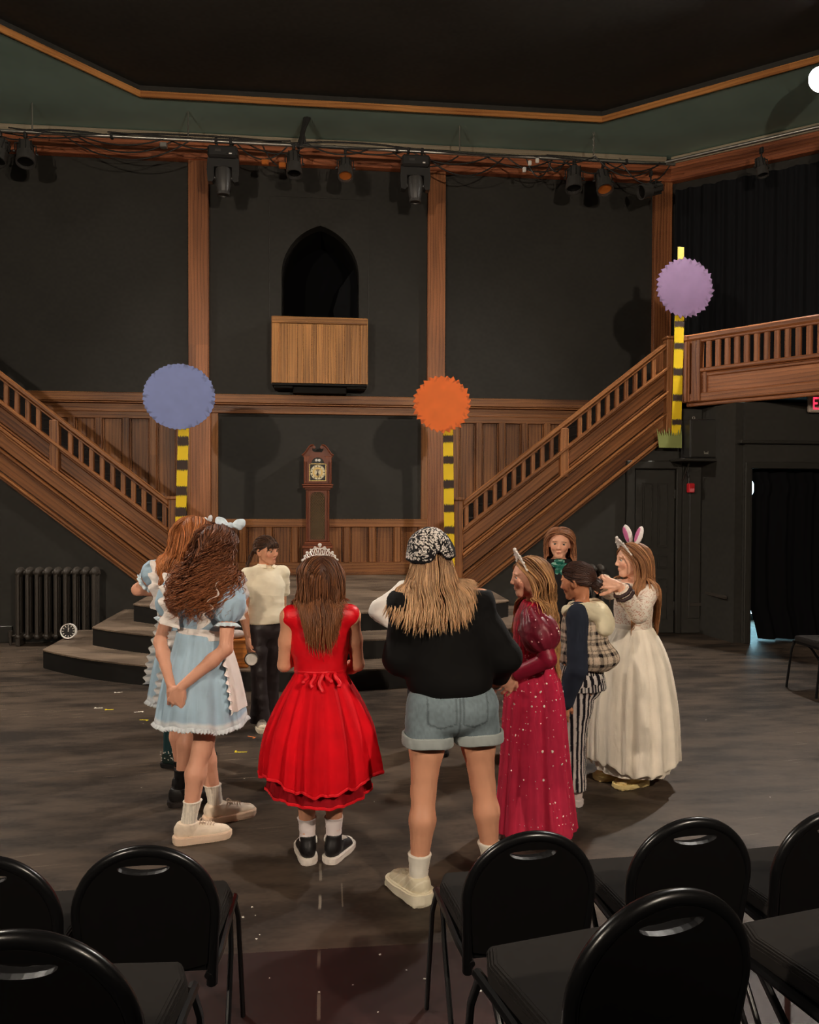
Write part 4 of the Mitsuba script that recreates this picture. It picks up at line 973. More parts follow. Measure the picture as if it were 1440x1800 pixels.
for i, (x, y) in enumerate(spots):
    put('paper_speck', {**speck, 'to_world': T().translate([x, y, 0.0028 if y < 3.07 else 0.0003]).rotate([0, 0, 1], float(rs.uniform(0, 180))).scale(float(rs.uniform(0.5, 1.1)))})
    label('paper_speck' if i == 0 else 'paper_speck_%03d' % i, 'tiny white speck of paper on the dark floor', 'paper', 'paper specks on the floor')
# ------------------------------------------------------------------ smooth bodies: distance fields meshed by surface nets
class Field:
    """Union of round cones and ellipsoids with soft joins; add() order matters for cuts."""
    def __init__(s): s.p = []
    def cone(s, a, b, ra, rb=None, k=0.02, cut=False):
        s.p.append(('c', np.asarray(a, float), np.asarray(b, float), ra, ra if rb is None else rb, k, cut)); return s
    def chain(s, pts, rs, k=0.02):
        for i in range(len(pts) - 1): s.cone(pts[i], pts[i + 1], rs[i], rs[i + 1], k)
        return s
    def ell(s, c, r, k=0.02, R=None, cut=False):
        s.p.append(('e', np.asarray(c, float), np.asarray(r, float), np.eye(3) if R is None else np.asarray(R, float), 0, k, cut)); return s
    def copy(s):
        f = Field(); f.p = list(s.p); return f
    @staticmethod
    def _d(q, P):
        if q[0] == 'c':
            a, b = q[1], q[2]; ab = b - a; L = ab @ ab
            t = np.clip(((P - a) @ ab) / L, 0, 1) if L > 1e-12 else np.zeros(P.shape[:-1])
            return np.linalg.norm(P - a - t[..., None] * ab, axis=-1) - (q[3] + (q[4] - q[3]) * t)
        X = (P - q[1]) @ q[3]
        k0 = np.linalg.norm(X / q[2], axis=-1); k1 = np.linalg.norm(X / q[2] ** 2, axis=-1)
        return np.where(k1 > 1e-9, k0 * (k0 - 1) / np.maximum(k1, 1e-9), -q[2].min())
    def box(s, q, m):
        if q[0] == 'c':
            r = max(q[3], q[4]) + m; return np.minimum(q[1], q[2]) - r, np.maximum(q[1], q[2]) + r
        e = np.abs(q[3]) @ q[2]; return q[1] - e - m, q[1] + e + m
    @staticmethod
    def mixd(D, d, k, cut):
        if cut:
            d = -d
            h = np.clip(0.5 - 0.5 * (d - D) / k, 0, 1) if k > 0 else (d < D) * 1.0
            return D * h + d * (1 - h) + k * h * (1 - h)
        h = np.clip(0.5 + 0.5 * (D - d) / k, 0, 1)
        return D * (1 - h) + d * h - k * h * (1 - h)
    def at(s, P):
        P = np.asarray(P, float); D = np.full(P.shape[:-1], 0.5)
        for q in s.p: D = s.mixd(D, s._d(q, P), q[5], q[6])
        return D
    def normal(s, P, e=0.004):
        g = np.stack([s.at(P + [e, 0, 0]) - s.at(P - [e, 0, 0]), s.at(P + [0, e, 0]) - s.at(P - [0, e, 0]), s.at(P + [0, 0, e]) - s.at(P - [0, 0, e])], -1)
        return g / np.maximum(np.linalg.norm(g, axis=-1, keepdims=True), 1e-9)
    def bounds(s, m=0.02):
        B = [s.box(q, m) for q in s.p if not q[6]]
        return np.min([b[0] for b in B], 0), np.max([b[1] for b in B], 0)
    def grid(s, lo, hi, h):
        n = np.maximum(np.ceil((hi - lo) / h).astype(int) + 1, 3)
        ax = [lo[i] + h * np.arange(n[i]) for i in range(3)]
        D = np.full(n, 0.5)
        for q in s.p:
            a, b = s.box(q, max(0.05, 2.5 * q[5], 3 * h))
            sl = [slice(max(0, int((a[i] - lo[i]) / h)), max(0, min(n[i], int((b[i] - lo[i]) / h) + 2))) for i in range(3)]
            if any(t.stop <= t.start for t in sl): continue
            P = np.stack(np.meshgrid(*[ax[i][sl[i]] for i in range(3)], indexing='ij'), -1)
            D[tuple(sl)] = s.mixd(D[tuple(sl)], s._d(q, P), q[5], q[6])
        return D, ax

def nets(D, ax):
    """Surface nets: quads around each grid edge the surface crosses."""
    h = ax[0][1] - ax[0][0]; o = np.array([a[0] for a in ax]); n = np.array(D.shape)
    ins = D < 0
    c = np.zeros(n - 1, int)
    for i in (0, 1):
        for j in (0, 1):
            for k in (0, 1): c += ins[i:n[0] - 1 + i, j:n[1] - 1 + j, k:n[2] - 1 + k]
    act = (c > 0) & (c < 8); idx = -np.ones(n - 1, int); cells = np.argwhere(act); idx[act] = np.arange(len(cells))
    acc = np.zeros((len(cells), 3)); cnt = np.zeros(len(cells))
    for a in range(3):
        e = np.zeros(3, int); e[a] = 1; p, q = (a + 1) % 3, (a + 2) % 3
        for u in (0, 1):
            for w in (0, 1):
                st = cells.copy(); st[:, p] += u; st[:, q] += w; en = st + e
                d0, d1 = D[tuple(st.T)], D[tuple(en.T)]; m = (d0 < 0) != (d1 < 0)
                t = np.where(m, d0 / np.where(m, d0 - d1, 1), 0)
                acc += np.where(m[:, None], st + t[:, None] * e, 0); cnt += m
    V = o + h * acc / cnt[:, None]
    Q = []
    for a in range(3):
        p, q = (a + 1) % 3, (a + 2) % 3
        sl0 = [slice(None)] * 3; sl1 = [slice(None)] * 3; sl0[a] = slice(0, -1); sl1[a] = slice(1, None)
        x = ins[tuple(sl0)] != ins[tuple(sl1)]; E = np.argwhere(x)
        E = E[(E[:, p] > 0) & (E[:, q] > 0) & (E[:, p] < n[p] - 1) & (E[:, q] < n[q] - 1)]
        if not len(E): continue
        def cell(dp, dq):
            z = E.copy(); z[:, p] -= dp; z[:, q] -= dq; return idx[tuple(z.T)]
        quad = np.stack([cell(1, 1), cell(0, 1), cell(0, 0), cell(1, 0)], 1)
        flip = ~ins[tuple(E.T)]; quad[flip] = quad[flip][:, ::-1]; Q.append(quad)
    Q = np.vstack(Q)
    return V, np.vstack([Q[:, [0, 1, 2]], Q[:, [0, 2, 3]]])

def mesh_field(f, h, fine=(), clip=None, disp=None, margin=0.02):
    """Mesh of a field at spacing h, with finer boxes (lo, hi, h). clip: function P -> distance to cut away (kept where < 0)."""
    def one(lo, hi, h):
        D, ax = f.grid(lo, hi, h)
        if clip is not None:
            P = np.stack(np.meshgrid(*ax, indexing='ij'), -1); D = np.maximum(D, clip(P))
        return nets(D, ax)
    lo, hi = f.bounds(margin + 2 * h); V, Fc = one(lo, hi, h)
    if not len(fine): return V, Fc
    vs, fs, n = [], [], 0
    cen = V[Fc].mean(1); keep = np.ones(len(Fc), bool)
    for a, b, hh in fine: keep &= ~np.all((cen > np.asarray(a) + h * 0.6) & (cen < np.asarray(b) - h * 0.6), axis=1)
    vs.append(V); fs.append(Fc[keep]); n = len(V)
    for a, b, hh in fine:
        v, t = one(np.asarray(a, float), np.asarray(b, float), hh); vs.append(v); fs.append(t + n); n += len(v)
    V, Fc = np.vstack(vs), np.vstack(fs)
    used = np.unique(Fc); re = -np.ones(len(V), int); re[used] = np.arange(len(used))
    return V[used], re[Fc]

# ------------------------------------------------------------------ the figure
SKIN = {'fair': lin(226, 172, 144), 'warm': lin(214, 154, 122), 'tan': lin(198, 134, 100)}
class Person:
    """Local frame: x to the figure's right, y forward, z up, feet about the origin. Everything is placed by at() at the end."""
    def __init__(s, key, H, x, y, head, adult=False, slim=1.0):
        s.key = num(key); s.H, s.head = H, math.radians(head); s.pos = np.array([x, y, 0.0])
        s.Rw = rotz(-s.head); s.slim = slim; s.adult = adult
        u = H / 1.45; s.u = u
        hs = (0.225 if adult else 0.212) * (1.0 if adult else (0.6 + 0.4 * u)); s.hs = hs                       # head height
        s.z = dict(crown=H, chin=H - hs, neck=H - hs - 0.035 * u, sh=H - hs - (0.068 if adult else 0.062) * u, chest=H * 0.735, waist=H * (0.615 if adult else 0.62), hip=H * 0.52, crotch=H * 0.475, knee=H * 0.285, ank=0.07 * u)
        s.sw = (0.172 if adult else 0.148) * u * (0.96 if adult else 1); s.hw = (0.092 if adult else 0.078) * u
        s.lean = np.zeros(2); s.head_R = np.eye(3); s.f = Field(); s.fine = []; s.parts = []; s.hands = []; s.tint = []
    def W(s, P): return np.asarray(P, float) @ s.Rw.T + s.pos
    def joint(s, name, side):
        z = s.z
        return {'sh': np.array([side * s.sw, -0.01, z['sh']]), 'hip': np.array([side * s.hw, 0, z['hip']])}[name] + (np.array([s.lean[0], s.lean[1], 0]) if name == 'sh' else 0)
    def torso(s, w=1.0):
        f, z, u = s.f, s.z, s.u; lx = np.array([s.lean[0], s.lean[1], 0]); m = s.slim * w; k = 0.06 * u
        s.chest_c = np.array([0, 0.0, z['chest']]) + lx * 0.8
        f.ell(s.chest_c, (0.132 * u * m, 0.088 * u * m, 0.165 * u), k)
        f.ell(np.array([0, 0.005, z['waist']]) + lx * 0.4, (0.108 * u * m, 0.08 * u * m, 0.13 * u), k)
        f.ell([0, -0.005, z['hip'] + 0.02 * u], (0.135 * u * m, 0.10 * u * m, 0.12 * u), k)
        f.cone([-s.hw * 0.9, -0.03 * u, z['hip'] - 0.03 * u], [s.hw * 0.9, -0.03 * u, z['hip'] - 0.03 * u], 0.075 * u * m, None, k)
        for sd in (-1, 1):
            f.cone(s.joint('sh', sd) * [0.35, 1, 1] + [0, 0, 0.015 * u], s.joint('sh', sd), 0.052 * u, 0.046 * u, 0.04 * u)
        s.neck0 = np.array([0, -0.012, z['sh'] + 0.01]) + lx; 
    def leg(s, side, foot, knee=None, toe=0.0, r=1.0):
        """foot = (x, y) of the ankle on the floor; toe = turn of the foot from forward, degrees to the right."""
        f, z, u = s.f, s.z, s.u; hip = s.joint('hip', side); ank = np.array([foot[0], foot[1], z['ank']])
        if knee is None: knee = (hip * 0.47 + ank * 0.53); knee = np.array([knee[0], knee[1] + 0.012 * u, z['knee']])
        knee = np.asarray(knee, float); q = s.slim * r
        d = ank - knee; calf = knee + 0.30 * d + np.array([0, -0.016 * u, 0]); mid = hip * 0.5 + knee * 0.5
        f.chain([hip, mid, knee], [0.070 * u * q, 0.064 * u * q, 0.049 * u * q], 0.03 * u)
        f.chain([knee + [0, -0.006 * u, 0], calf, ank - d * 0.22, ank], [0.045 * u * q, 0.050 * u * q, 0.033 * u * q, 0.030 * u * q], 0.02 * u)
        t = math.radians(toe); dv = np.array([math.sin(t), math.cos(t), 0])
        f.cone(ank - [0, 0, 0.025 * u], np.array([*(ank + dv * 0.115 * u)[:2], 0.028 * u]), 0.034 * u, 0.026 * u, 0.02)
        s.__dict__.setdefault('legs', {})[side] = dict(hip=hip, knee=knee, ank=ank, dv=dv, toe=t)
    def arm(s, side, elbow, wrist, hand=None, r=1.0):
        f, u = s.f, s.u; sh = s.joint('sh', side); e, w = np.asarray(elbow, float), np.asarray(wrist, float); q = r * s.slim
        f.chain([sh, sh * 0.5 + e * 0.5, e], [0.043 * u * q, 0.038 * u * q, 0.032 * u * q], 0.025 * u)
        d = w - e
        f.chain([e, e + d * 0.3, w], [0.032 * u * q, 0.034 * u * q, 0.022 * u * q], 0.015 * u)
        s.__dict__.setdefault('arms', {})[side] = (sh, e, w)
        if hand: s.hand(side, w, *hand)
    def hand(s, side, w, fdir, pdir, curl=0.5, spread=0.12, thumb=0.5):
        """fdir: direction of the fingers from the wrist, pdir: where the palm looks."""
        f, u = s.f, s.u; L = (0.172 if s.adult else 0.158) * (1 if s.adult else u); d = unit(fdir); n = unit(np.asarray(pdir, float) - d * (np.asarray(pdir, float) @ d)); t = unit(np.cross(d, n)) * side
        # t points to the thumb side: right hand, fingers down, palm in -> thumb forward
        t = np.cross(n, d) * (1 if side > 0 else -1)
        k = 0.006; kn = []
        for i, o in enumerate((0.034, 0.012, -0.011, -0.032)):
            b = w + d * 0.02 + t * o * 0.55 * u; c = w + d * L * (0.50, 0.52, 0.49, 0.45)[i] + t * o * u
            f.cone(b, c, 0.0135 * u, 0.0105 * u, 0.012); kn.append(c)
        f.ell(w + d * L * 0.26 + n * 0.002, (0.032 * u, 0.032 * u, 0.017 * u), 0.012, np.stack([t, d, n], 1))
        for i, c in enumerate(kn):
            fl = L * (0.44, 0.49, 0.46, 0.36)[i]; a = 0.0; p = c; r = (0.0085, 0.0088, 0.0084, 0.0074)[i] * u
            sp = (0.9, 0.25, -0.3, -0.9)[i] * spread
            for j, seg in enumerate((0.44, 0.31, 0.25)):
                a += curl * (0.7, 1.0, 0.75)[j]
                dd = unit((d + t * sp) * math.cos(a) + n * math.sin(a)); q = p + dd * fl * seg
                f.cone(p, q, r, r * 0.90, 0.004); p = q; r *= 0.90
        b = w + d * L * 0.14 + t * 0.022 * u + n * 0.006; m = b + unit(t * 0.75 + d * 0.75 + n * 0.35) * L * 0.24
        e = m + unit(t * 0.35 * (1 - thumb) + d * 0.9 + n * (0.25 + thumb)) * L * 0.2; g = e + unit(d * 0.8 + n * (0.4 + thumb) - t * 0.2 * thumb) * L * 0.15
        f.chain([b, m], [0.015 * u, 0.0115 * u], 0.010); f.chain([m, e, g], [0.0105 * u, 0.0098 * u, 0.008 * u], 0.004)
        c = w + d * L * 0.5 + n * 0.02; s.fine.append((c - 0.115 * u, c + 0.115 * u, 0.0042))
    def face(s, yaw=0, pitch=0, roll=0, off=(0, 0, 0), detail=True, smile=0.0, h=0.0034):
        """Head on its neck. yaw turns to the figure's right, pitch looks down for positive degrees."""
        f, hs = s.f, s.hs; k = hs / 0.212
        R = rotz(-math.radians(yaw)) @ rotx(-math.radians(pitch)) @ roty(math.radians(roll)); s.head_R = R
        piv = s.neck0 + np.array([0, 0.005, (s.z['chin'] - s.z['sh']) + 0.01]); s.piv = piv + np.asarray(off, float)
        C = s.piv + R @ np.array([0, 0.018, hs * 0.49]); s.hc = C
        P = lambda x, y, z: C + R @ (np.array([x, y, z]) * k)
        f.cone(s.neck0 - [0, 0, 0.02], s.piv + R @ np.array([0, -0.012, 0.03]), 0.050 * s.u * (0.95 if s.adult else 0.86), 0.043 * s.u * (1 if s.adult else 0.9), 0.03)
        f.ell(P(0, -0.018, 0.022), np.array([0.073, 0.090, 0.082]) * k, 0.03 * k, R)
        f.ell(P(0, 0.018, -0.012), np.array([0.0565, 0.066, 0.084]) * k, 0.028 * k, R)
        f.cone(P(-0.008, 0.054, -0.083), P(0.008, 0.054, -0.083), 0.0175 * k, None, 0.020 * k)
        for sd in (-1, 1):
            f.cone(P(sd * 0.038, 0.0, -0.050), P(sd * 0.011, 0.052, -0.082), 0.016 * k, 0.014 * k, 0.018 * k)
            f.ell(P(sd * 0.034, 0.057, -0.022), np.array([0.018, 0.015, 0.018]) * k, 0.018 * k, R)
            f.ell(P(sd * 0.030, 0.070, 0.022), np.array([0.020, 0.008, 0.005]) * k, 0.012 * k, R)
            f.ell(P(sd * 0.030, 0.084, 0.003), np.array([0.0150, 0.014, 0.0062]) * k, 0.004 * k, R, cut=True)
            f.ell(P(sd * 0.0735, -0.012, -0.008), np.array([0.009, 0.020, 0.030]) * k, 0.006 * k, R @ roty(sd * 0.15) @ rotz(sd * 0.35))
            f.ell(P(sd * 0.0815, -0.008, -0.006), np.array([0.006, 0.010, 0.016]) * k, 0.004 * k, R @ rotz(sd * 0.35), cut=True)
            f.ell(P(sd * 0.009, 0.086, -0.027), np.array([0.007, 0.008, 0.006]) * k, 0.006 * k, R)
        f.cone(P(0, 0.077, 0.008), P(0, 0.092, -0.022), 0.007 * k, 0.0088 * k, 0.010 * k)
        f.ell(P(0, 0.077, -0.052), np.array([0.016, 0.0065, 0.0048]) * k, 0.006 * k, R); f.ell(P(0, 0.075, -0.0605), np.array([0.013, 0.0065, 0.0048]) * k, 0.006 * k, R)
        f.cone(P(-0.015, 0.083, -0.0565), P(0.015, 0.083, -0.0565), 0.0016 * k, None, 0.002 * k, cut=True)
        s.P = P; s.k = k
        if detail: s.fine.append((C - 0.128 * k, C + 0.128 * k, h * k))
    def build(s, skin, h=0.009, eyes=True, iris=(70, 52, 40), brow=(92, 66, 48)):
        V, Fc = mesh_field(s.f, h, s.fine)
        col = np.tile(skin, (len(V), 1))
        # slow flush over the skin
        nz = meshkit.fbm(V * 9.0 + 3.0, 3)[:, None]; col = col * (0.90 + 0.2 * nz)
        if hasattr(s, 'P'):
            R, k = s.head_R, s.k; L = (V - s.hc) @ R / k
            def near(c, r): return np.clip(1.4 - np.linalg.norm((L - np.array(c)) / np.array(r), axis=1), 0, 1)[:, None]
            lips = np.maximum(near((0, 0.083, -0.052), (0.0145, 0.012, 0.0034)), near((0, 0.081, -0.0605), (0.0115, 0.012, 0.0036)))
            col = col * (1 - 0.75 * lips) + lin(186, 92, 84) * 0.75 * lips
            for sd in (-1, 1):
                ch = near((sd * 0.042, 0.06, -0.028), (0.022, 0.03, 0.018)); col = col * (1 - 0.28 * ch) + lin(216, 120, 100) * 0.28 * ch
                br = np.maximum(near((sd * 0.026, 0.082, 0.021), (0.013, 0.02, 0.0032)), near((sd * 0.042, 0.073, 0.019), (0.010, 0.02, 0.003))); col = col * (1 - 0.85 * br) + lin(*brow) * 0.85 * br
                ly = near((sd * 0.030, 0.078, 0.0085), (0.0135, 0.02, 0.0018)); col = col * (1 - 0.8 * ly) + lin(50, 34, 28) * 0.8 * ly
        pl('body', tri(s.W(V), Fc), 'vc_skin', s.key, smooth=True, color=col)
        if hasattr(s, 'P') and eyes:
            for sd in (-1, 1):
                e = trimesh.creation.icosphere(3, 1.0); d = e.vertices @ unit([sd * 0.02, 1, -0.03])
                c = np.where((d > 0.95)[:, None], lin(14, 10, 9), np.where((d > 0.80)[:, None], lin(*iris), lin(176, 166, 156)))
                v = (e.vertices * 0.0112 * s.k) @ s.head_R.T + s.P(sd * 0.030, 0.0650, 0.0025)
                pl('eye', tri(s.W(v), e.faces), 'eye_gloss', s.key, smooth=True, color=c)
    # -------------------------------------------------------------- clothes
    def cloth(s, name, field, colour, h=0.010, clip=None, mat_='vc_cloth', wr=0.006, wf=(7, 7, 14), parent=None, fn=None, seed=0, smooth=True, tone=0.25):
        V, Fc = mesh_field(field, h, (), clip)
        m = tri(V, Fc); n = m.vertex_normals
        if wr:
            d = meshkit.fbm(V * np.array(wf) + seed * 3.7, 3, seed) - 0.5
            rid = 1 - np.abs(2 * meshkit.noise(V * np.array(wf) * 0.9 + 11 + seed, seed + 3) - 1)
            V = V + n * ((d * 1.6 + 0.7 * (rid - 0.5)) * wr)[:, None]
        c = fn(V) if fn is not None else np.tile(np.asarray(colour), (len(V), 1))
        c = c * (1 - tone / 2 + tone * meshkit.fbm(V * 16.0 + 5, 3))[:, None]
        return pl(name, tri(s.W(V), Fc), mat_, parent or s.key, smooth=smooth, color=c)
    def skirt(s, name, zs, rx, ry, colour, pleats=14, amp=0.05, cx=0.0, cy=0.0, drift=(0, 0), hem=0.0, n=160, rows=40, thick=0.004, mat_='vc_cloth', fn=None, seed=0, wav=0.02, parent=None, power=1.0, tone=0.25):
        """Hanging skirt through rings at heights zs (top first) with radii rx, ry; pleats deepen towards the hem."""
        r = np.random.default_rng(seed); t = np.linspace(0, 1, rows); tt = np.linspace(0, 1, len(zs))
        Z = np.interp(t, tt, zs)
        from scipy.interpolate import PchipInterpolator as PI
        Z = PI(tt, zs)(t); RX = PI(tt, rx)(t); RY = PI(tt, ry)(t)
        a = np.linspace(0, 2 * np.pi, n, endpoint=False)
        ph = sum(r.uniform(0.3, 1.0) / (j ** 0.6) * np.sin(a * round(pleats * q) + r.uniform(0, 6.28)) for j, q in enumerate((1.0, 0.55, 1.6, 0.3), 1)); ph = ph / np.abs(ph).max()
        ph2 = sum(r.uniform(0.3, 1.0) * np.sin(a * round(pleats * q) + r.uniform(0, 6.28)) for q in (0.8, 1.3, 2.0)); ph2 = ph2 / np.abs(ph2).max()
        g = (t ** power)[:, None]
        K = 1 + amp * g * (ph * (1 - 0.4 * t[:, None]) + 0.4 * t[:, None] * ph2)
        lowv = wav * g * np.sin(2 * a + r.uniform(0, 6))[None]
        X = cx + drift[0] * t[:, None] ** 1.5 + RX[:, None] * np.cos(a) * (K + lowv); Y = cy + drift[1] * t[:, None] ** 1.5 + RY[:, None] * np.sin(a) * (K + lowv)
        Zz = Z[:, None] + hem * g ** 2 * (0.5 * np.sin(a * 3 + r.uniform(0, 6)) + 0.5 * ph)[None]
        V = np.stack([X, Y, Zz], -1); nrm = np.stack([np.cos(a), np.sin(a), 0 * a], -1)
        Vi = V - nrm[None] * thick
        i, j = np.meshgrid(np.arange(rows - 1), np.arange(n), indexing='ij'); j2 = (j + 1) % n
        q = np.stack([i * n + j, (i + 1) * n + j, (i + 1) * n + j2, i * n + j2], -1).reshape(-1, 4); N = rows * n
        jj = np.arange(n); rim = np.stack([(rows - 1) * n + jj, N + (rows - 1) * n + jj, N + (rows - 1) * n + (jj + 1) % n, (rows - 1) * n + (jj + 1) % n], 1)
        q = np.vstack([q, q[:, ::-1] + N, rim]); Fc = np.vstack([q[:, [0, 1, 2]], q[:, [0, 2, 3]]])
        Vf = np.vstack([V.reshape(-1, 3), Vi.reshape(-1, 3)])
        c = fn(Vf, np.tile(np.repeat(t, n), 2), np.tile(np.tile(a, rows), 2)) if fn is not None else np.tile(np.asarray(colour), (len(Vf), 1))
        c = c * (1 - tone / 2 + tone * meshkit.fbm(Vf * 14.0 + 2, 3))[:, None]
        key = pl(name, tri(s.W(Vf), Fc), mat_, parent or s.key, smooth=True, color=c)
        return key, V
    def hem_band(s, name, V, row, colour, w=0.012, mat_='vc_satin', parent=None):
        """Ribbon standing just off the skirt along one of its rings."""
        P = V[row]; c = P.mean(0); o = P + (P - c) * [1, 1, 0] / np.linalg.norm((P - c)[:, :2], axis=1, keepdims=True) * 0.003
        n = len(P); v = np.vstack([o + [0, 0, w / 2], o - [0, 0, w / 2], o + [0, 0, w / 2] - (o - c) * [1, 1, 0] * 0.015, o - [0, 0, w / 2] - (o - c) * [1, 1, 0] * 0.015])
        j = np.arange(n); k = (j + 1) % n
        q = np.vstack([np.stack([j, n + j, n + k, k], 1), np.stack([2 * n + k, 3 * n + k, 3 * n + j, 2 * n + j], 1), np.stack([n + j, 3 * n + j, 3 * n + k, n + k], 1), np.stack([2 * n + j, j, k, 2 * n + k], 1)])
        return pl(name, tri(s.W(v), np.vstack([q[:, [0, 1, 2]], q[:, [0, 2, 3]]])), mat_, parent or s.key, smooth=True, color=np.tile(colour, (len(v), 1)))
    def ruffle(s, name, path, nrm, w, colour, amp=0.02, waves=18, mat_='vc_cloth', parent=None, thick=0.004, seed=0):
        """Gathered frill along a path: one edge sewn to the path, the other standing out along nrm and rippling."""
        path = np.asarray(path, float); nrm = np.asarray(nrm, float)
        d = np.r_[0, np.cumsum(np.linalg.norm(np.diff(path, axis=0), axis=1))]; m = max(40, waves * 8); q = np.linspace(0, d[-1], m)
        P = np.stack([np.interp(q, d, path[:, i]) for i in range(3)], 1); N = np.stack([np.interp(q, d, nrm[:, i]) for i in range(3)], 1) if nrm.ndim == 2 else np.tile(nrm, (m, 1))
        N = N / np.linalg.norm(N, axis=1, keepdims=True); Tn = np.gradient(P, axis=0); Tn /= np.linalg.norm(Tn, axis=1, keepdims=True); B = np.cross(Tn, N)
        ph = np.sin(2 * np.pi * waves * q / d[-1] + 0.9 * np.sin(q * 23 + seed)) ; rows = []
        for f_ in (0, 0.35, 0.7, 1.0):
            rows.append(P + N * (w * f_ * (1 + 0.12 * ph[:, None])) + B * (amp * f_ * ph[:, None]))
        V = np.array(rows); V2 = V - B[None] * thick; n = m; R_ = 4
        i, j = np.meshgrid(np.arange(R_ - 1), np.arange(n - 1), indexing='ij'); qd = np.stack([i * n + j, (i + 1) * n + j, (i + 1) * n + j + 1, i * n + j + 1], -1).reshape(-1, 4); NN = R_ * n
        jj = np.arange(n - 1); rim = np.stack([(R_ - 1) * n + jj, NN + (R_ - 1) * n + jj, NN + (R_ - 1) * n + jj + 1, (R_ - 1) * n + jj + 1], 1)
        qd = np.vstack([qd, qd[:, ::-1] + NN, rim]); Vf = np.vstack([V.reshape(-1, 3), V2.reshape(-1, 3)])
        return pl(name, tri(s.W(Vf), np.vstack([qd[:, [0, 1, 2]], qd[:, [0, 2, 3]]])), mat_, parent or s.key, smooth=True, color=np.tile(colour, (len(Vf), 1)))
    # -------------------------------------------------------------- hair
    def hair(s, length, col0, col1, n=700, wave=0.0, curl=0.0, wl=0.09, flare=0.0, part=0.0, fringe=False, back=None, front=0.62, rad=0.006, seed=0, tie=None, cover=None, volume=0.012, tips=None, cap_col=None, side_bias=(0, 0), name='hair', body=None, tail=False, zmax=9.0):
        """Locks rooted over the scalp, laid over the head and falling over neck, shoulders and back. length in metres of fall."""
        r = np.random.default_rng(seed); k, R, C = s.k, s.head_R, s.hc
        c0 = C + R @ (np.array([0, -0.016, 0.022]) * k); rad3 = np.array([0.0745, 0.0915, 0.0835]) * k
        # cap: the scalp, above the hairline
        cap = trimesh.creation.icosphere(4, 1.0); d = cap.vertices
        hl = lambda D: D[:, 2] - np.where(D[:, 1] > 0, front * np.clip(D[:, 1], 0, 1) ** 1.2 * 1.05 - 0.30 * (1 - np.clip(D[:, 1], 0, 1)), -0.30 - 0.55 * np.clip(-D[:, 1], 0, 1))
        h_ = hl(d); kf = np.all(h_[cap.faces] > -0.05, axis=1)
        cv = c0 + ((d * (rad3 + volume * 0.7)) @ R.T)
        fcs = cap.faces[kf]
        nz = meshkit.noise(np.stack([np.arctan2(d[:, 0], -d[:, 1]) * 16, d[:, 2] * 2, d[:, 0] * 3], -1), seed)
        cc = np.asarray(col0) * (0.75 + 0.4 * nz[:, None])
        vs, fs, cs, o = [cv], [fcs], [cc], len(cv)
        # roots
        D = r.normal(size=(n * 8, 3)); D /= np.linalg.norm(D, axis=1, keepdims=True)
        D = D[(hl(D) > 0.0) & (D[:, 2] < zmax)][:n]; n = len(D)
        steps = max(18, int(16 + length * 10 + (14 if curl > 0.006 else 0))); Lr = length * r.uniform(0.82, 1.05, n); ds = (Lr + 0.09) / (steps - 1)
        up = R @ np.array([0, 0, 1.0]); P = c0 + (D * (rad3 + volume * 0.6)) @ R.T
        path = [P.copy()]; px = np.array([part * 0.02 * k, 0.02, 0.08]) * k
        D_w = D @ R.T
        out = unit(np.array([0, 0, 1.0]))
        vel = None; bodyf = Field(); bodyf.p = [q_ for q_ in (body or s.f).p if not q_[6] and (q_[0] == 'e' and q_[2].max() > 0.06 or q_[0] == 'c' and max(q_[3], q_[4]) > 0.028)]
        for j in range(1, steps):
            nrm = (P - c0) @ R / rad3 ** 2; nrm = nrm / np.linalg.norm(nrm, axis=1, keepdims=True); nrm = nrm @ R.T
            side = np.sign(D[:, 0] - part * 0.3); side[side == 0] = 1
            bun_ = np.array([0, -0.105, -0.02]) * k - (P - c0) @ R; comb = ((bun_ / np.linalg.norm(bun_, axis=1, keepdims=True)) if tail else np.stack([side * 0.55, np.full(n, -0.42), np.full(n, -0.55)], 1)) @ R.T
            dirv = comb - nrm * np.sum(comb * nrm, 1, keepdims=True)
            dirv = dirv / np.maximum(np.linalg.norm(dirv, axis=1, keepdims=True), 1e-6)
            zl = ((P - c0) @ R)[:, 2] / rad3[2]; w = np.ones((n, 1)) if tail else np.clip((zl + 0.35) / 0.5, 0, 1)[:, None]           # still on the skull
            fall = np.tile(np.array([side_bias[0], side_bias[1], -1.0]), (n, 1)) + flare * (D_w * [1, 1, 0]) * 4
            fall /= np.linalg.norm(fall, axis=1, keepdims=True)
            g = dirv * w + fall * (1 - w); g /= np.linalg.norm(g, axis=1, keepdims=True)
            vel = g if vel is None else vel * 0.45 + g * 0.55
            P = P + vel * ds[:, None]
            for _ in range(1):
                dd = bodyf.at(P); need = volume * (0.6 + 0.9 * r.random(n)) * 0.8
                push = np.clip(need - dd, 0, 0.03); m = push > 0
                if m.any(): P[m] += bodyf.normal(P[m]) * push[m, None]
            if cover is not None: P = cover(P, j / (steps - 1))
            path.append(P.copy())
        path = np.array(path)                                             # steps, n, 3
        tpos = np.linspace(0, 1, steps)[:, None]
        ph = r.uniform(0, 6.28, n); fr = 2 * np.pi * (np.cumsum(np.broadcast_to(ds, (steps, n)), 0)) / wl
        grow = np.clip((tpos - 0.15) / 0.45, 0, 1)
        ax = np.stack([np.cos(ph), np.sin(ph), 0 * ph], -1); bx_ = np.stack([-np.sin(ph), np.cos(ph), 0.25 + 0 * ph], -1)
        amp = (wave + curl) * grow * r.uniform(0.6, 1.3, n)
        path = path + ax * (amp * np.sin(fr + ph))[..., None] + bx_ * ((curl * grow) * np.cos(fr + ph))[..., None]
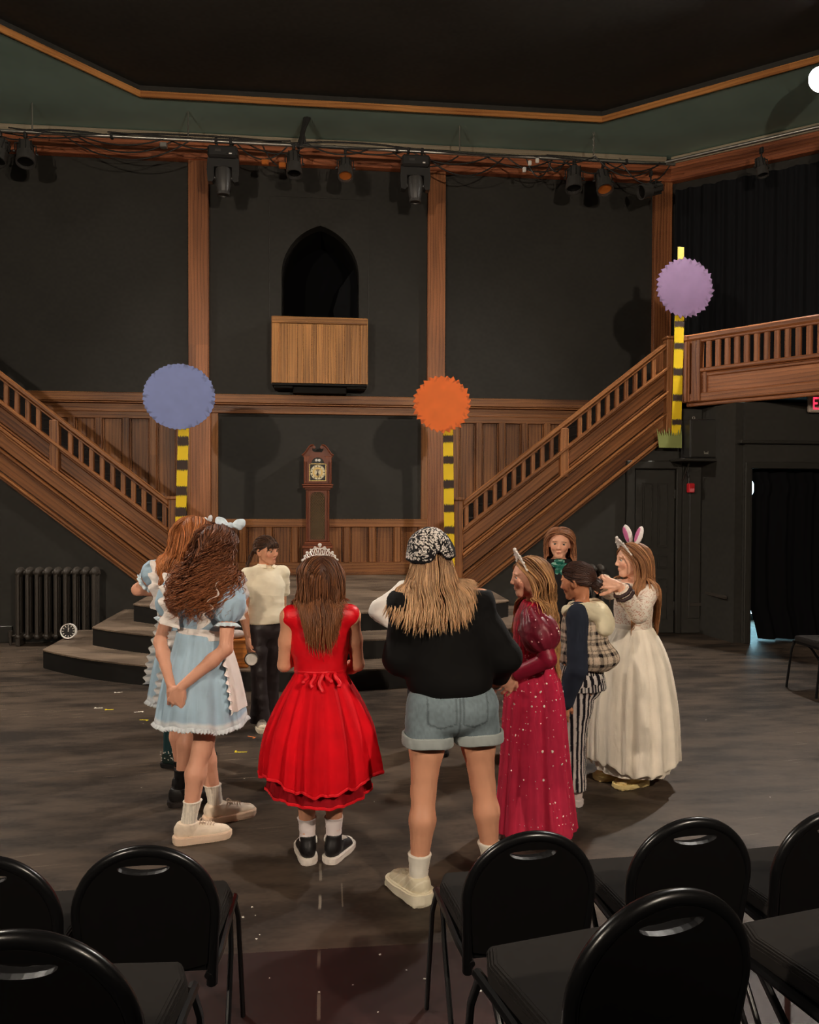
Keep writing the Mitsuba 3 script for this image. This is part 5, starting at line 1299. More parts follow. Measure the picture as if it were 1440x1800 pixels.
        th = rad * r.uniform(0.6, 1.25, n) * np.interp(tpos, [0, 0.12, 0.55, 0.9, 1], [0.7, 1.0, 0.9, 0.5, 0.08])
        sd = 3
        tan = np.gradient(path, axis=0); tan /= np.linalg.norm(tan, axis=2, keepdims=True) + 1e-9
        a_ = np.cross(tan, [0.3, 0.2, 0.93]); a_ /= np.linalg.norm(a_, axis=2, keepdims=True) + 1e-9; b_ = np.cross(tan, a_)
        ang = np.arange(sd) * 2 * np.pi / sd
        V = path[:, :, None] + th[..., None, None] * (np.cos(ang)[:, None] * a_[:, :, None] + 0.75 * np.sin(ang)[:, None] * b_[:, :, None])
        idx = np.arange(steps * n * sd).reshape(steps, n, sd)
        q = np.stack([idx[:-1], idx[1:], np.roll(idx[1:], -1, 2), np.roll(idx[:-1], -1, 2)], -1).reshape(-1, 4)
        vs.append(V.reshape(-1, 3)); fs.append(np.vstack([q[:, [0, 1, 2]], q[:, [0, 2, 3]]]) + o)
        lockc = np.asarray(col0) + (np.asarray(col1) - np.asarray(col0)) * (r.random(n) ** 1.4)[:, None]
        lockc = lockc * r.uniform(0.75, 1.2, n)[:, None]
        tipc = np.asarray(tips) if tips is not None else np.asarray(col1)
        g = np.interp(np.linspace(0, 1, steps), [0, 0.45, 1], [0, 0.1, 0.75])
        cl = lockc[None] * (1 - g[:, None, None]) + tipc * g[:, None, None] * r.uniform(0.75, 1.15, n)[None, :, None]
        cs.append(np.repeat(cl[:, :, None], sd, 2).reshape(-1, 3))
        return pl(name, tri(s.W(np.vstack(vs)), np.vstack(fs)), 'vc_hair', s.key, smooth=True, color=np.vstack(cs))
    # -------------------------------------------------------------- feet
    def sock(s, side, top, colour, bulge=0.006, fn=None):
        g = s.legs[side]; a, kn = g['ank'], g['knee']; d = unit(kn - a); f = Field()
        r0, u = 0.036 * s.u * s.slim, s.u
        e = a + d * (top - a[2]) / max(d[2], 0.3)
        f.chain([a - [0, 0, 0.02], a + d * 0.04, e], [r0, r0, 0.036 * u * s.slim + bulge + 0.10 * max(0, top - 0.16)], 0.01); f.ell(e, (0.046 * u * s.slim + bulge, 0.046 * u * s.slim + bulge, 0.012), 0.008)
        top_ = e[2]
        return s.cloth('sock', f, colour, 0.007, lambda P: P[..., 2] - top_, wr=0.003, wf=(8, 8, 60), fn=fn, tone=0.15, seed=side + 2)
    def shoe(s, side, upper, sole, L=None, hi=0.0, toecap=None, sole_h=0.026, chunky=0.0, laces=None, lift=(0, 0), stripe=None, open_=False):
        """Lace-up shoe around the foot; lift = (pitch degrees, height) for a raised heel."""
        g = s.legs[side]; a = g['ank']; u = s.u; L = L or (0.245 if s.adult else 0.232) * u; dv = g['dv']; rt = np.array([dv[1], -dv[0], 0]); key = s.key
        o = np.array([a[0], a[1], 0]) - dv * L * 0.24                     # heel
        Mx = np.stack([rt, dv, [0, 0, 1.0]], 0)
        pit = math.radians(lift[0]); Rp = rotx(-pit)
        def Wm(V):                                                        # local: x right, y from heel to toe, z up
            V = np.asarray(V, float)
            if lift[0]: V = (V - [0, L * 0.8, 0]) @ Rp.T + [0, L * 0.8, 0]
            return s.W(V @ Mx + o + [0, 0, 0.0004])
        w = 0.040 * u * (1 + 0.25 * chunky); t = np.linspace(0, 1, 40)
        half = w * (0.80 + 0.30 * np.sin(np.pi * np.clip(t * 0.9 + 0.05, 0, 1)) ** 1.0 - 0.12 * np.exp(-((t - 0.42) / 0.12) ** 2)) * np.sqrt(np.clip(1 - (2 * np.clip(t - 0.86, 0, 1) / 0.28) ** 2, 0, 1)) * np.sqrt(np.clip(1 - ((0.10 - np.clip(t, 0, 0.10)) / 0.10) ** 2 * 0.9, 0.02, 1))
        outl = sg.Polygon([(h_, L * q) for q, h_ in zip(t, half)] + [(-h_ , L * q) for q, h_ in zip(t[::-1], half[::-1])]).buffer(0.003)
        lay = []
        for z0, z1, b in ((0.0, sole_h * 0.35, -0.002), (sole_h * 0.3, sole_h, 0.003 + 0.006 * chunky), (sole_h * 0.8, sole_h * 1.12, 0.0)):
            lay.append(extrude(outl.buffer(b), z1 - z0, frame((0, 0, z0), (1, 0, 0), (0, 1, 0), (0, 0, 1))))
        if chunky:
            for q in np.linspace(0.06, 0.94, 11): lay.append(box((-w * 1.05, L * q - 0.007, 0.0), (w * 1.05, L * q + 0.007, sole_h * 0.5), 0.003))
        sm = cat(lay); v = sm.vertices
        if chunky: v = v * [1, 1, 1] + np.stack([0 * v[:, 0], 0 * v[:, 0], 0.3 * sole_h * np.clip(1 - v[:, 1] / L * 1.8, 0, 1) * (v[:, 2] > 0.6 * sole_h)], -1)
        pl('sole', tri(Wm(v), sm.faces), 'vc_shoe', key, color=np.tile(sole, (len(v), 1)))
        f = Field(); zb = sole_h * 0.9
        f.ell((0, L * 0.17, zb + 0.030 * u), (w * 0.84, L * 0.17, 0.046 * u), 0.02)
        f.ell((0, L * 0.45, zb + 0.014 * u), (w * 0.92, L * 0.30, 0.045 * u), 0.03)
        f.ell((0, L * 0.75, zb + 0.006 * u), (w * 0.98, L * 0.24, 0.030 * u), 0.03)
        f.cone((0, L * 0.24, zb + 0.05 * u), (0, L * 0.26, zb + 0.07 * u + hi), 0.040 * u, 0.038 * u, 0.02)
        top = zb + 0.066 * u + hi
        V, Fc = mesh_field(f, 0.0055, (), lambda P: np.maximum(P[..., 2] - top - 0.12 * np.clip(0.16 * L - P[..., 1], 0, 0.1), zb - P[..., 2]))
        c = np.tile(upper, (len(V), 1))
        if toecap is not None: m = V[:, 1] > L * 0.80; c[m] = toecap
        if stripe is not None: c[stripe(V, L)] = sole
        c = c * (0.9 + 0.2 * meshkit.fbm(V * 40, 2))[:, None]
        kx = pl('upper', tri(Wm(V), Fc), 'vc_shoe', key, smooth=True, color=c)
        # seams and laces
        lc = sole if laces is None else laces
        ls = []
        zz = np.linspace(0.02, 0.20, 73)
        def topz(x_, y_):
            D_ = f.at(np.stack([np.full(73, x_), np.full(73, y_), zz], 1)); m_ = D_ < 0
            return min(zz[m_].max() if m_.any() else 0.03, top)
        for i, q in enumerate(np.linspace(0.44, 0.68, 6)):
            ls.append(tube([(x_, L * q + 0.006 * (1 if abs(x_) < 0.01 else 0), topz(x_, L * q) + 0.0015) for x_ in np.linspace(-w * 0.5, w * 0.5, 7)], 0.0032, 5))
        for sx in (-1, 1):
            qs = np.linspace(0, 1, 11); ls.append(tube([(sx * (0.004 + 0.026 * math.sin(math.pi * t_)), L * 0.43 + 0.035 * t_, topz(sx * 0.02, L * 0.43 + 0.035 * t_) + 0.010 * math.sin(math.pi * t_) + 0.004) for t_ in qs], 0.003, 5))
        # seam of the toe cap and of the heel counter
        for y_ in (0.78, 0.22):
            ls.append(tube([(x_, L * (y_ + (0.05 * (1 - (x_ / w) ** 2) if y_ > 0.5 else 0.0)), topz(x_, L * (y_ + (0.05 * (1 - (x_ / w) ** 2) if y_ > 0.5 else 0.0))) + 0.0005) for x_ in np.linspace(-w * 0.9, w * 0.9, 9)] if y_ > 0.5 else [(sx_ * w * 0.86, L * 0.25, zb + 0.004), (sx_ * w * 0.84, L * 0.23, zb + 0.03)] if (sx_ := 1) else [], 0.0018, 4))
        for i, q in enumerate(()):
            zt = zb + (0.078 - 0.055 * (q - 0.40) / 0.22) * u + hi * max(0, 1 - (q - 0.40) / 0.10) * 0.3
            x_ = w * 0.36; ls.append(tube([(-x_, L * q, zt - 0.006), (0, L * (q + 0.012), zt + 0.002), (x_, L * q, zt - 0.006)], 0.0035, 5))
        for sx in ():
            q = np.linspace(0, 1, 9); ls.append(tube([(sx * (0.006 + 0.022 * math.sin(math.pi * t_)), L * 0.40 + 0.028 * t_, zb + 0.082 * u + 0.006 * math.sin(math.pi * t_) - 0.03 * t_) for t_ in q], 0.0032, 5))
        lm = cat(ls); pl('laces', tri(Wm(lm.vertices), lm.faces), 'vc_shoe', key, smooth=True, color=np.tile(lc, (len(lm.vertices), 1)))
        return kx
# ------------------------------------------------------------------ the woman in the bandana
def sleeve(P, side, r0, r1, to_=1.0, from_=0.0, f=None, k=0.03):
    f = f or Field(); sh, e, w = P.arms[side]
    f.cone(sh, e, r0, r1, k)
    if to_ > 1: f.cone(e, e + (w - e) * (to_ - 1), r1, r1 * 0.85, k)
    return f
def woman():
    p = Person('person', 1.585, 0.565, 3.52, -4, adult=True)
    u = p.u; p.lean = np.array([-0.045, 0.02]); p.torso(1.10)
    p.leg(-1, (-0.17, -0.10), toe=-22, r=1.04); p.leg(1, (0.185, -0.02), toe=15, r=1.04)
    p.arm(-1, (-0.225, 0.06, 1.03), (-0.12, 0.24, 0.96), ((0.5, 0.8, 0.0), (0, 0, 1), 0.7))
    p.arm(1, (0.245, 0.0, 1.03), (0.235, 0.15, 0.86), ((-0.5, 0.75, -0.35), (-0.4, 0, -1), 0.7))
    p.face(yaw=-6, pitch=12, roll=-8, off=(-0.03, 0.0, 0.0), detail=False)
    sk = SKIN['warm']; p.build(sk, 0.009)
    blk = lin(13, 12, 12)
    f = Field(); z = p.z
    f.ell((p.lean[0] * 0.7, 0.01, z['chest'] - 0.02), (0.185, 0.135, 0.19), 0.06); f.ell((p.lean[0] * 0.4, 0.01, z['waist'] + 0.02), (0.18, 0.135, 0.17), 0.06); f.ell((0, 0.0, z['hip'] + 0.10), (0.185, 0.135, 0.09), 0.06)
    f.cone((-0.05 + p.lean[0], 0, z['sh'] + 0.02), (0.05 + p.lean[0], 0, z['sh'] + 0.02), 0.062, None, 0.05)
    for sd in (-1, 1):
        sh, e, w = p.arms[sd]; f.cone(np.array([sd * 0.05 + p.lean[0], -0.005, z['sh'] + 0.02]), sh + [0, 0, 0.0], 0.068, 0.064, 0.04); f.cone(sh + [-sd * 0.02, 0, -0.025], e, 0.075, 0.072, 0.05); f.cone(e, e + (w - e) * 0.55, 0.068, 0.055, 0.04)
    hem = z['hip'] + 0.03
    p.cloth('sweatshirt', f, blk, 0.010, lambda P: np.maximum(hem - P[..., 2], P[..., 2] - (z['neck'] + 0.015)), wr=0.014, wf=(5, 5, 8), tone=0.4)
    # denim shorts with pockets and rolled cuffs
    f = Field(); f.ell((0, -0.005, z['hip'] + 0.06), (0.158, 0.122, 0.13), 0.05); f.ell((0, -0.02, z['hip'] - 0.02), (0.175, 0.135, 0.11), 0.05)
    legs = []
    for sd in (-1, 1):
        g = p.legs[sd]; d = g['knee'] - g['hip']; e = g['hip'] + d * 0.36; f.cone(g['hip'] + [0, -0.01, 0], e, 0.108, 0.103, 0.03); legs.append((e, unit(d)))
    bot = z['crotch'] - 0.10
    den = lin(118, 132, 138)
    def denim(V):
        c = np.tile(den, (len(V), 1)); c *= (0.86 + 0.28 * meshkit.noise(V * [160, 160, 60]))[:, None] * (0.85 + 0.35 * meshkit.fbm(V * 6.0, 3))[:, None]
        back = V[:, 1] < 0
        seam = (np.abs(V[:, 0]) < 0.004) & back; c[seam] *= 0.55
        for sx in (-1, 1):                                          # stitched back pockets
            x = (V[:, 0] - sx * 0.075); zz = V[:, 2] - (z['hip'] + 0.02)
            inside = (np.abs(x) < 0.062) & (zz > -0.075 - 0.02 * (1 - np.abs(x) / 0.062)) & (zz < 0.065)
            edge = inside & ~((np.abs(x) < 0.055) & (zz > -0.066 - 0.02 * (1 - np.abs(x) / 0.062)) & (zz < 0.058)); c[edge & back] *= 0.6
        return c
    p.cloth('denim_shorts', f, None, 0.008, lambda P: np.maximum(bot - P[..., 2] + 0.03 * np.abs(P[..., 0]), P[..., 2] - (z['hip'] + 0.14)), wr=0.006, wf=(9, 9, 14), fn=denim)
    for e, d in legs:
        tq = np.linspace(0, 2 * np.pi, 40, endpoint=False); c = np.array([e[0] * 1.02, e[1] - 0.012, bot + 0.03]); rr = 0.107
        ring = [(rr, 0.022), (rr + 0.008, 0.016), (rr + 0.009, -0.022), (rr + 0.002, -0.027), (rr - 0.006, -0.02), (rr - 0.006, 0.02)]
        V = np.array([[c[0] + R_ * math.cos(a), c[1] + R_ * 1.0 * math.sin(a), c[2] + z_ + 0.03 * abs(c[0] + R_ * math.cos(a)) + 0.004 * math.sin(3 * a)] for R_, z_ in ring for a in tq]); n = 40; m = len(ring)
        i, j = np.meshgrid(np.arange(m), np.arange(n), indexing='ij'); q = np.stack([i * n + j, ((i + 1) % m) * n + j, ((i + 1) % m) * n + (j + 1) % n, i * n + (j + 1) % n], -1).reshape(-1, 4)
        pl('rolled_cuff', tri(p.W(V), np.vstack([q[:, [0, 1, 2]], q[:, [0, 2, 3]]])), 'vc_cloth', p.key, smooth=True, color=np.tile(lin(158, 164, 162), (len(V), 1)) * (0.85 + 0.3 * meshkit.noise(V * 90))[:, None])
    p.hair(0.24, lin(140, 102, 72), lin(216, 174, 130), n=560, zmax=0.05, wave=0.012, wl=0.20, flare=0.09, rad=0.0052, seed=3, volume=0.004, body=f_union(p.f, p, 0.012), tips=lin(222, 180, 136))
    # bandana: folded square tied over the crown
    bandana(p)
    for sd, lf in ((-1, (10, 0.0)), (1, (0, 0))):
        p.sock(sd, 0.20, lin(226, 220, 206), 0.008)
        p.shoe(sd, lin(214, 204, 176), lin(226, 218, 194), sole_h=0.042, chunky=1.0, laces=lin(210, 200, 175), stripe=lambda V, L: (np.sin(V[:, 1] * 140 + V[:, 2] * 120) > 0.86))
    wr_ = p.arms[1][2]; d = unit(p.arms[1][2] - p.arms[1][1]); tq = np.linspace(0, 2 * np.pi, 20); a = unit(np.cross(d, [0, 0, 1.0])); b = np.cross(d, a)
    pl('wrist_watch', tube([p.W(wr_ - d * 0.02 + 0.029 * (math.cos(t) * a + math.sin(t) * b)) for t in tq], 0.006, 6, caps=False), 'silver', p.key, smooth=True)
    label(p.key, 'woman seen from behind in a black sweatshirt, denim shorts and a black bandana', 'person')
def f_union(f, p, extra):
    """Body field thickened at the shoulders so hair lies on the clothes."""
    g = f.copy()
    sh = p.z['sh']; u = p.u
    g.cone((-0.10 * u + p.lean[0], -0.01 + p.lean[1], sh), (0.10 * u + p.lean[0], -0.01 + p.lean[1], sh), 0.072 * u + extra, None, 0.04)
    g.ell(p.chest_c, (0.15 * u + extra, 0.108 * u + extra, 0.19 * u), 0.05)
    return g
def bandana(p):
    k, R, C = p.k, p.head_R, p.hc
    ico = trimesh.creation.icosphere(5, 1.0); d = ico.vertices
    keep = d[:, 2] > (-0.22 - 0.42 * np.clip(-d[:, 1], 0, 1) + 0.42 * np.clip(d[:, 1], 0, 1) + 0.42 * np.exp(-(d[:, 0] / 0.22) ** 2) * (d[:, 1] < 0))
    fc = ico.faces[np.all(keep[ico.faces], axis=1)]
    rr = np.array([0.097, 0.114, 0.104]) * k * (1 + 0.06 * (meshkit.fbm(d * 3.0, 2) - 0.5))[:, None]
    flare = 0.22 * np.clip(0.25 - d[:, 2], 0, 1) * (d[:, 1] < 0.2) * np.abs(d[:, 0])
    V = C + (np.array([0, -0.016, 0.022]) * k + d * rr * (1 + flare)[:, None]) @ R.T
    u_, v_ = np.arctan2(d[:, 0], d[:, 2] + 0.3) * 5.0, d[:, 1] * 5.0
    Q = np.stack([u_, v_, 0 * u_], -1) * 0.62; u_, v_ = u_ * 0.6, v_ * 0.6
    sw = meshkit.noise(Q * 2.2 + 4, 3); loops = np.sin(14 * sw + 3 * u_) * np.sin(11 * meshkit.noise(Q * 2.8 + 9, 5) + 4 * v_)
    dots = np.sin(u_ * 9) * np.sin(v_ * 9)
    on = (loops > 0.22) | ((meshkit.noise(Q * 1.1, 8) > 0.62) & (dots > 0.3))
    edge = d[:, 2] < (-0.10 - 0.42 * np.clip(-d[:, 1], 0, 1) + 0.42 * np.exp(-(d[:, 0] / 0.22) ** 2))
    rightband = d[:, 0] > 0.72
    col = np.where((on & ~edge & ~rightband)[:, None], lin(214, 204, 196), lin(22, 20, 22))
    V2 = V - (V - C) * 0.03; n = len(V)
    pl('bandana', tri(p.W(np.vstack([V, V2])), np.vstack([fc, fc[:, ::-1] + n])), 'vc_cloth', p.key, smooth=True, color=np.vstack([col, np.tile(lin(40, 38, 38), (n, 1))]))
woman()
# ------------------------------------------------------------------ shared dress pieces
def bodice(p, colour, z0, z1, off=0.012, name='bodice', fn=None, wr=0.004, fl=1.0, mat_='vc_cloth', neck_drop=0.0, h=0.009, shoulders=True):
    f = Field(); z, u, m = p.z, p.u, p.slim; lx = np.array([p.lean[0], p.lean[1], 0])
    f.ell(p.chest_c, (0.132 * u * m + off, 0.088 * u * m + off, 0.165 * u + off), 0.06 * u)
    f.ell(np.array([0, 0.005, z['waist']]) + lx * 0.4, (0.108 * u * m * fl + off, 0.08 * u * m * fl + off, 0.13 * u), 0.06 * u)
    f.ell([0, -0.005, z['hip'] + 0.02 * u], (0.135 * u * m + off, 0.10 * u * m + off, 0.12 * u), 0.05 * u)
    if shoulders:
        for sd in (-1, 1): f.cone(p.joint('sh', sd) * [0.35, 1, 1] + [0, 0, 0.015 * u], p.joint('sh', sd) + [-sd * 0.012, 0, 0], 0.052 * u + off, 0.046 * u + off * 0.8, 0.04 * u)
    return p.cloth(name, f, colour, h, lambda P: np.maximum(z0 - P[..., 2], P[..., 2] - z1 - neck_drop * P[..., 1]), wr=wr, fn=fn, mat_=mat_)
def puff(p, side, colour, r=0.075, to_=0.62, name='puff_sleeve', fn=None, mat_='vc_cloth', cuff=None, h=0.007, parent=None):
    sh, e, w = p.arms[side]; d = unit(e - sh); c = sh + (e - sh) * to_ * 0.48; f = Field()
    a = unit(np.cross(d, [0.2, 0.3, 1.0])); b = np.cross(d, a)
    f.ell(c, (r, r, np.linalg.norm(e - sh) * to_ * 0.56), 0.01, np.stack([a, b, d], 1)); f.ell(sh + [-side * 0.008, 0, 0.0], (0.062 * p.u, 0.062 * p.u, 0.056 * p.u), 0.03)
    V, Fc = mesh_field(f, h); q = V - c; ang = np.arctan2(q @ b, q @ a); t = (q @ d) / (np.linalg.norm(e - sh) * to_ * 0.56)
    rad = q - np.outer(q @ d, d); V = V + rad * (0.085 * np.sin(ang * 11 + 2 * t) * np.abs(t) ** 0.7 + 0.05 * (meshkit.fbm(V * 22, 2) - 0.5) * 2)[:, None]
    col = np.tile(colour, (len(V), 1)) if fn is None else fn(V)
    key = pl(name, tri(p.W(V), Fc), mat_, parent or p.key, smooth=True, color=col * (0.86 + 0.26 * meshkit.fbm(V * 18, 2))[:, None])
    if cuff is not None:
        g = sh + (e - sh) * to_; tq = np.linspace(0, 2 * np.pi, 30); rr = 0.047 * p.u
        P = np.array([g + rr * (math.cos(t_) * a + math.sin(t_) * b) for t_ in tq]); N = np.array([0.6 * (math.cos(t_) * a + math.sin(t_) * b) + 0.8 * d for t_ in tq])
        p.ruffle('cuff_frill', P, N, 0.022, cuff, 0.006, 12, parent=key)
    return key
def ring(c, rx, ry, n=60, a0=0.0, a1=2 * np.pi):
    a = np.linspace(a0, a1, n); return np.stack([c[0] + rx * np.cos(a), c[1] + ry * np.sin(a), np.full(n, c[2])], 1), np.stack([np.cos(a), np.sin(a), 0 * a], 1)
def bow(p, c, dirx, diry, size, colour, name='bow', mat_='vc_satin', tails=0.0, parent=None):
    """Two loops, a knot and, if asked, hanging tails. dirx: along the loops; diry: the way it faces."""
    X, Y = unit(dirx), unit(diry); Zv = np.cross(X, Y); Zv = Zv if Zv[2] > 0 else -Zv; ms = []
    for sd in (-1, 1):
        e = trimesh.creation.icosphere(3, 1.0); v = e.vertices.copy(); t = (v[:, 0] + 1) / 2
        wz = 0.30 + 0.55 * t; v = np.stack([t * size * sd, v[:, 1] * size * 0.22, v[:, 2] * size * wz * 0.62 * (1 + 0.12 * np.sin(9 * t + 5 * v[:, 2]))], 1)
        v[:, 2] += 0.25 * size * t * (1 if sd > 0 else 1)
        ms.append(tri(c + v[:, :1] * X + v[:, 1:2] * Y + v[:, 2:3] * Zv, e.faces if sd > 0 else e.faces[:, ::-1]))
    k = trimesh.creation.icosphere(2, size * 0.22); ms.append(tri(k.vertices + c + Y * size * 0.06, k.faces))
    if tails:
        for sd in (-1, 1):
            q = np.linspace(0, 1, 10)
            ms.append(tube([c + X * sd * (0.02 + 0.05 * t_) + Y * 0.015 - Zv * tails * t_ for t_ in q], 0.006 + 0.022 * q, 8, flat=(Y, 0.25)))
    m = cat(ms); return pl(name, tri(p.W(m.vertices), m.faces), mat_, parent or p.key, smooth=True, color=np.tile(colour, (len(m.vertices), 1)) * (0.88 + 0.2 * meshkit.fbm(m.vertices * 30, 2))[:, None])
def tiara(p, ht=0.045, r=0.084, tilt=0.0, span=1.25):
    """Silver band over the head from ear to ear with scrolls standing on it."""
    k, R, C = p.k, p.head_R, p.hc; ms = []; c0 = C + R @ (np.array([0, -0.004, 0.022]) * k)
    Rt = R @ rotx(-tilt)
    pt = lambda a, h_: c0 + Rt @ (np.array([(r + h_) * math.sin(a), 0.022, (r + 0.006 + h_) * math.cos(a)]) * k)
    A = np.linspace(-1.75, 1.75, 40); ms.append(tube([pt(a, 0.004) for a in A], 0.0042, 6))
    prof = lambda a: ht * max(0.25, 1 - (abs(a) / span) ** 1.5)
    ms.append(tube([pt(a, 0.004 + prof(a) * (0.72 + 0.2 * abs(math.sin(a * 7)))) for a in np.linspace(-span, span, 60)], 0.0036, 5))
    for i, a in enumerate(np.linspace(-span, span, 15)):
        h_ = prof(a); q = np.linspace(0, 2 * np.pi, 13)
        ms.append(tube([pt(a + 0.05 * math.cos(t) * 1.1, 0.006 + h_ * 0.40 + h_ * 0.36 * math.sin(t)) for t in q], 0.003, 5))
        b = trimesh.creation.icosphere(1, 0.0055 if i % 2 else 0.0075); b.apply_translation(pt(a, 0.006 + h_ * 0.95)); ms.append(b)
    b = trimesh.creation.icosphere(2, 0.010); b.apply_translation(pt(0, ht + 0.012)); ms.append(b)
    m = cat(ms); pl('tiara', tri(p.W(m.vertices), m.faces), 'silver', p.key, smooth=40)

SKYB, WHITE = lin(168, 194, 212), lin(236, 228, 222)
def pinafore_girl(p, top, waist, hem, apron_back=True, lace=True):
    z = p.z
    p.tw = waist
    b = bodice(p, SKYB, waist - 0.02, z['sh'] + 0.035, 0.014)
    for sd in (-1, 1): puff(p, sd, SKYB, 0.082 * p.u, 0.60, cuff=lin(206, 220, 228))
    fn = lambda V, t, a: np.where((t > 0.955)[:, None], lin(214, 220, 224), SKYB) * (0.85 + 0.25 * meshkit.noise(np.stack([np.cos(a) * 9, np.sin(a) * 9, t * 2], 1)))[:, None]
    k, Vs = p.skirt('skirt', [waist, waist - 0.06, waist - 0.25, hem], [0.128 * p.u, 0.150, 0.20, 0.235], [0.100 * p.u, 0.125, 0.18, 0.215], None, pleats=16, amp=0.10, fn=fn, seed=3, hem=0.02)
    if lace:
        P = Vs[-1]; c = P.mean(0); N = (P - c) * [1, 1, 0]; N = N / np.linalg.norm(N, axis=1, keepdims=True) + [0, 0, -2.0]
        p.ruffle('hem_lace', np.vstack([P, P[:1]]), np.vstack([N, N[:1]]), 0.022, lin(212, 218, 222), 0.006, 90, parent=k)
    # white apron: front panel wrapping to the sides, sash, crossed shoulder frills
    n = 60; rows = 26; a = np.linspace(-0.25, np.pi + 0.25, n); t = np.linspace(0, 1, rows)
    ia = np.linspace(0, Vs.shape[0] - 1, rows).astype(int)
    aw = np.linspace(0, 2 * np.pi, Vs.shape[1], endpoint=False)
    V = []
    for j in range(rows):
        row = Vs[int((Vs.shape[0] - 5) * t[j])]
        cx_ = row.mean(0); o = (row - cx_) * [1, 1, 0]; rr = np.linalg.norm(o, axis=1)
        r_ = np.interp(np.mod(a, 2 * np.pi), aw, rr, period=2 * np.pi) + 0.010
        dirs = np.stack([np.interp(np.mod(a, 2 * np.pi), aw, o[:, 0] / rr, period=2 * np.pi), np.interp(np.mod(a, 2 * np.pi), aw, o[:, 1] / rr, period=2 * np.pi)], 1); dirs /= np.linalg.norm(dirs, axis=1, keepdims=True)
        V.append(np.column_stack([cx_[0] + dirs[:, 0] * r_, cx_[1] + dirs[:, 1] * r_, np.full(n, cx_[2])]))
    V = np.array(V); nr = (V - V.mean((0, 1))) * [1, 1, 0]; nr /= np.linalg.norm(nr, axis=2, keepdims=True); V2 = V - nr * 0.003
    i, j = np.meshgrid(np.arange(rows - 1), np.arange(n - 1), indexing='ij'); q = np.stack([i * n + j, (i + 1) * n + j, (i + 1) * n + j + 1, i * n + j + 1], -1).reshape(-1, 4)
    q = np.vstack([q, q[:, ::-1] + rows * n]); Vf = np.vstack([V.reshape(-1, 3), V2.reshape(-1, 3)])
    ap = pl('apron', tri(p.W(Vf), np.vstack([q[:, [0, 1, 2]], q[:, [0, 2, 3]]])), 'vc_cloth', p.key, smooth=True, color=np.tile(WHITE, (len(Vf), 1)) * (0.9 + 0.16 * meshkit.fbm(Vf * 20, 2))[:, None])
    for e in (0, -1):
        P = V[:, e]; N = np.tile(nr[rows // 2, e] + [0, -0.6, 0], (rows, 1)); p.ruffle('apron_frill', P, N, 0.045, WHITE, 0.010, 9, parent=ap, seed=e)
    # sash
    P, N = ring((p.lean[0] * 0.4, 0.005 + p.lean[1] * 0.4, waist), 0.108 * p.u * p.slim + 0.026, 0.08 * p.u * p.slim + 0.026, 50)
    V = np.array([P + [0, 0, dz] + N * dr_ for dz, dr_ in ((0.032, -0.006), (0.030, 0.002), (0.008, 0.005), (-0.008, 0.003), (-0.030, 0.007), (-0.034, -0.004))]); m_, n_ = V.shape[:2]
    i, j = np.meshgrid(np.arange(m_ - 1), np.arange(n_ - 1), indexing='ij'); q = np.stack([i * n_ + j, (i + 1) * n_ + j, (i + 1) * n_ + j + 1, i * n_ + j + 1], -1).reshape(-1, 4)
    pl('sash', tri(p.W(V.reshape(-1, 3)), np.vstack([q[:, [0, 1, 2]], q[:, [0, 2, 3]]])), 'vc_satin', p.key, smooth=True, color=np.tile(WHITE, (m_ * n_, 1)))
    # shoulder frills from the waist at the back over the shoulder to the front
    for sd in (-1, 1):
        q = np.linspace(0, 1, 24); pts = []; ns = []
        for t_ in q:
            ph = math.pi * t_
            zz = waist + 0.03 + (z['sh'] + 0.045 - waist - 0.03) * math.sin(ph) ** 0.7
            yy = -(0.108 * p.u + 0.012) * math.cos(ph) * (1 - 0.15 * math.sin(ph)); xx = sd * (0.055 + 0.058 * math.sin(ph) ** 0.8)
            pts.append([xx + p.lean[0], yy + p.lean[1], zz]); ns.append([sd * 1.0, -0.45 * math.cos(ph), 0.30])
        p.ruffle('shoulder_frill', pts, ns, 0.085 * p.u, WHITE, 0.018, 8, seed=sd + 3)
    return k

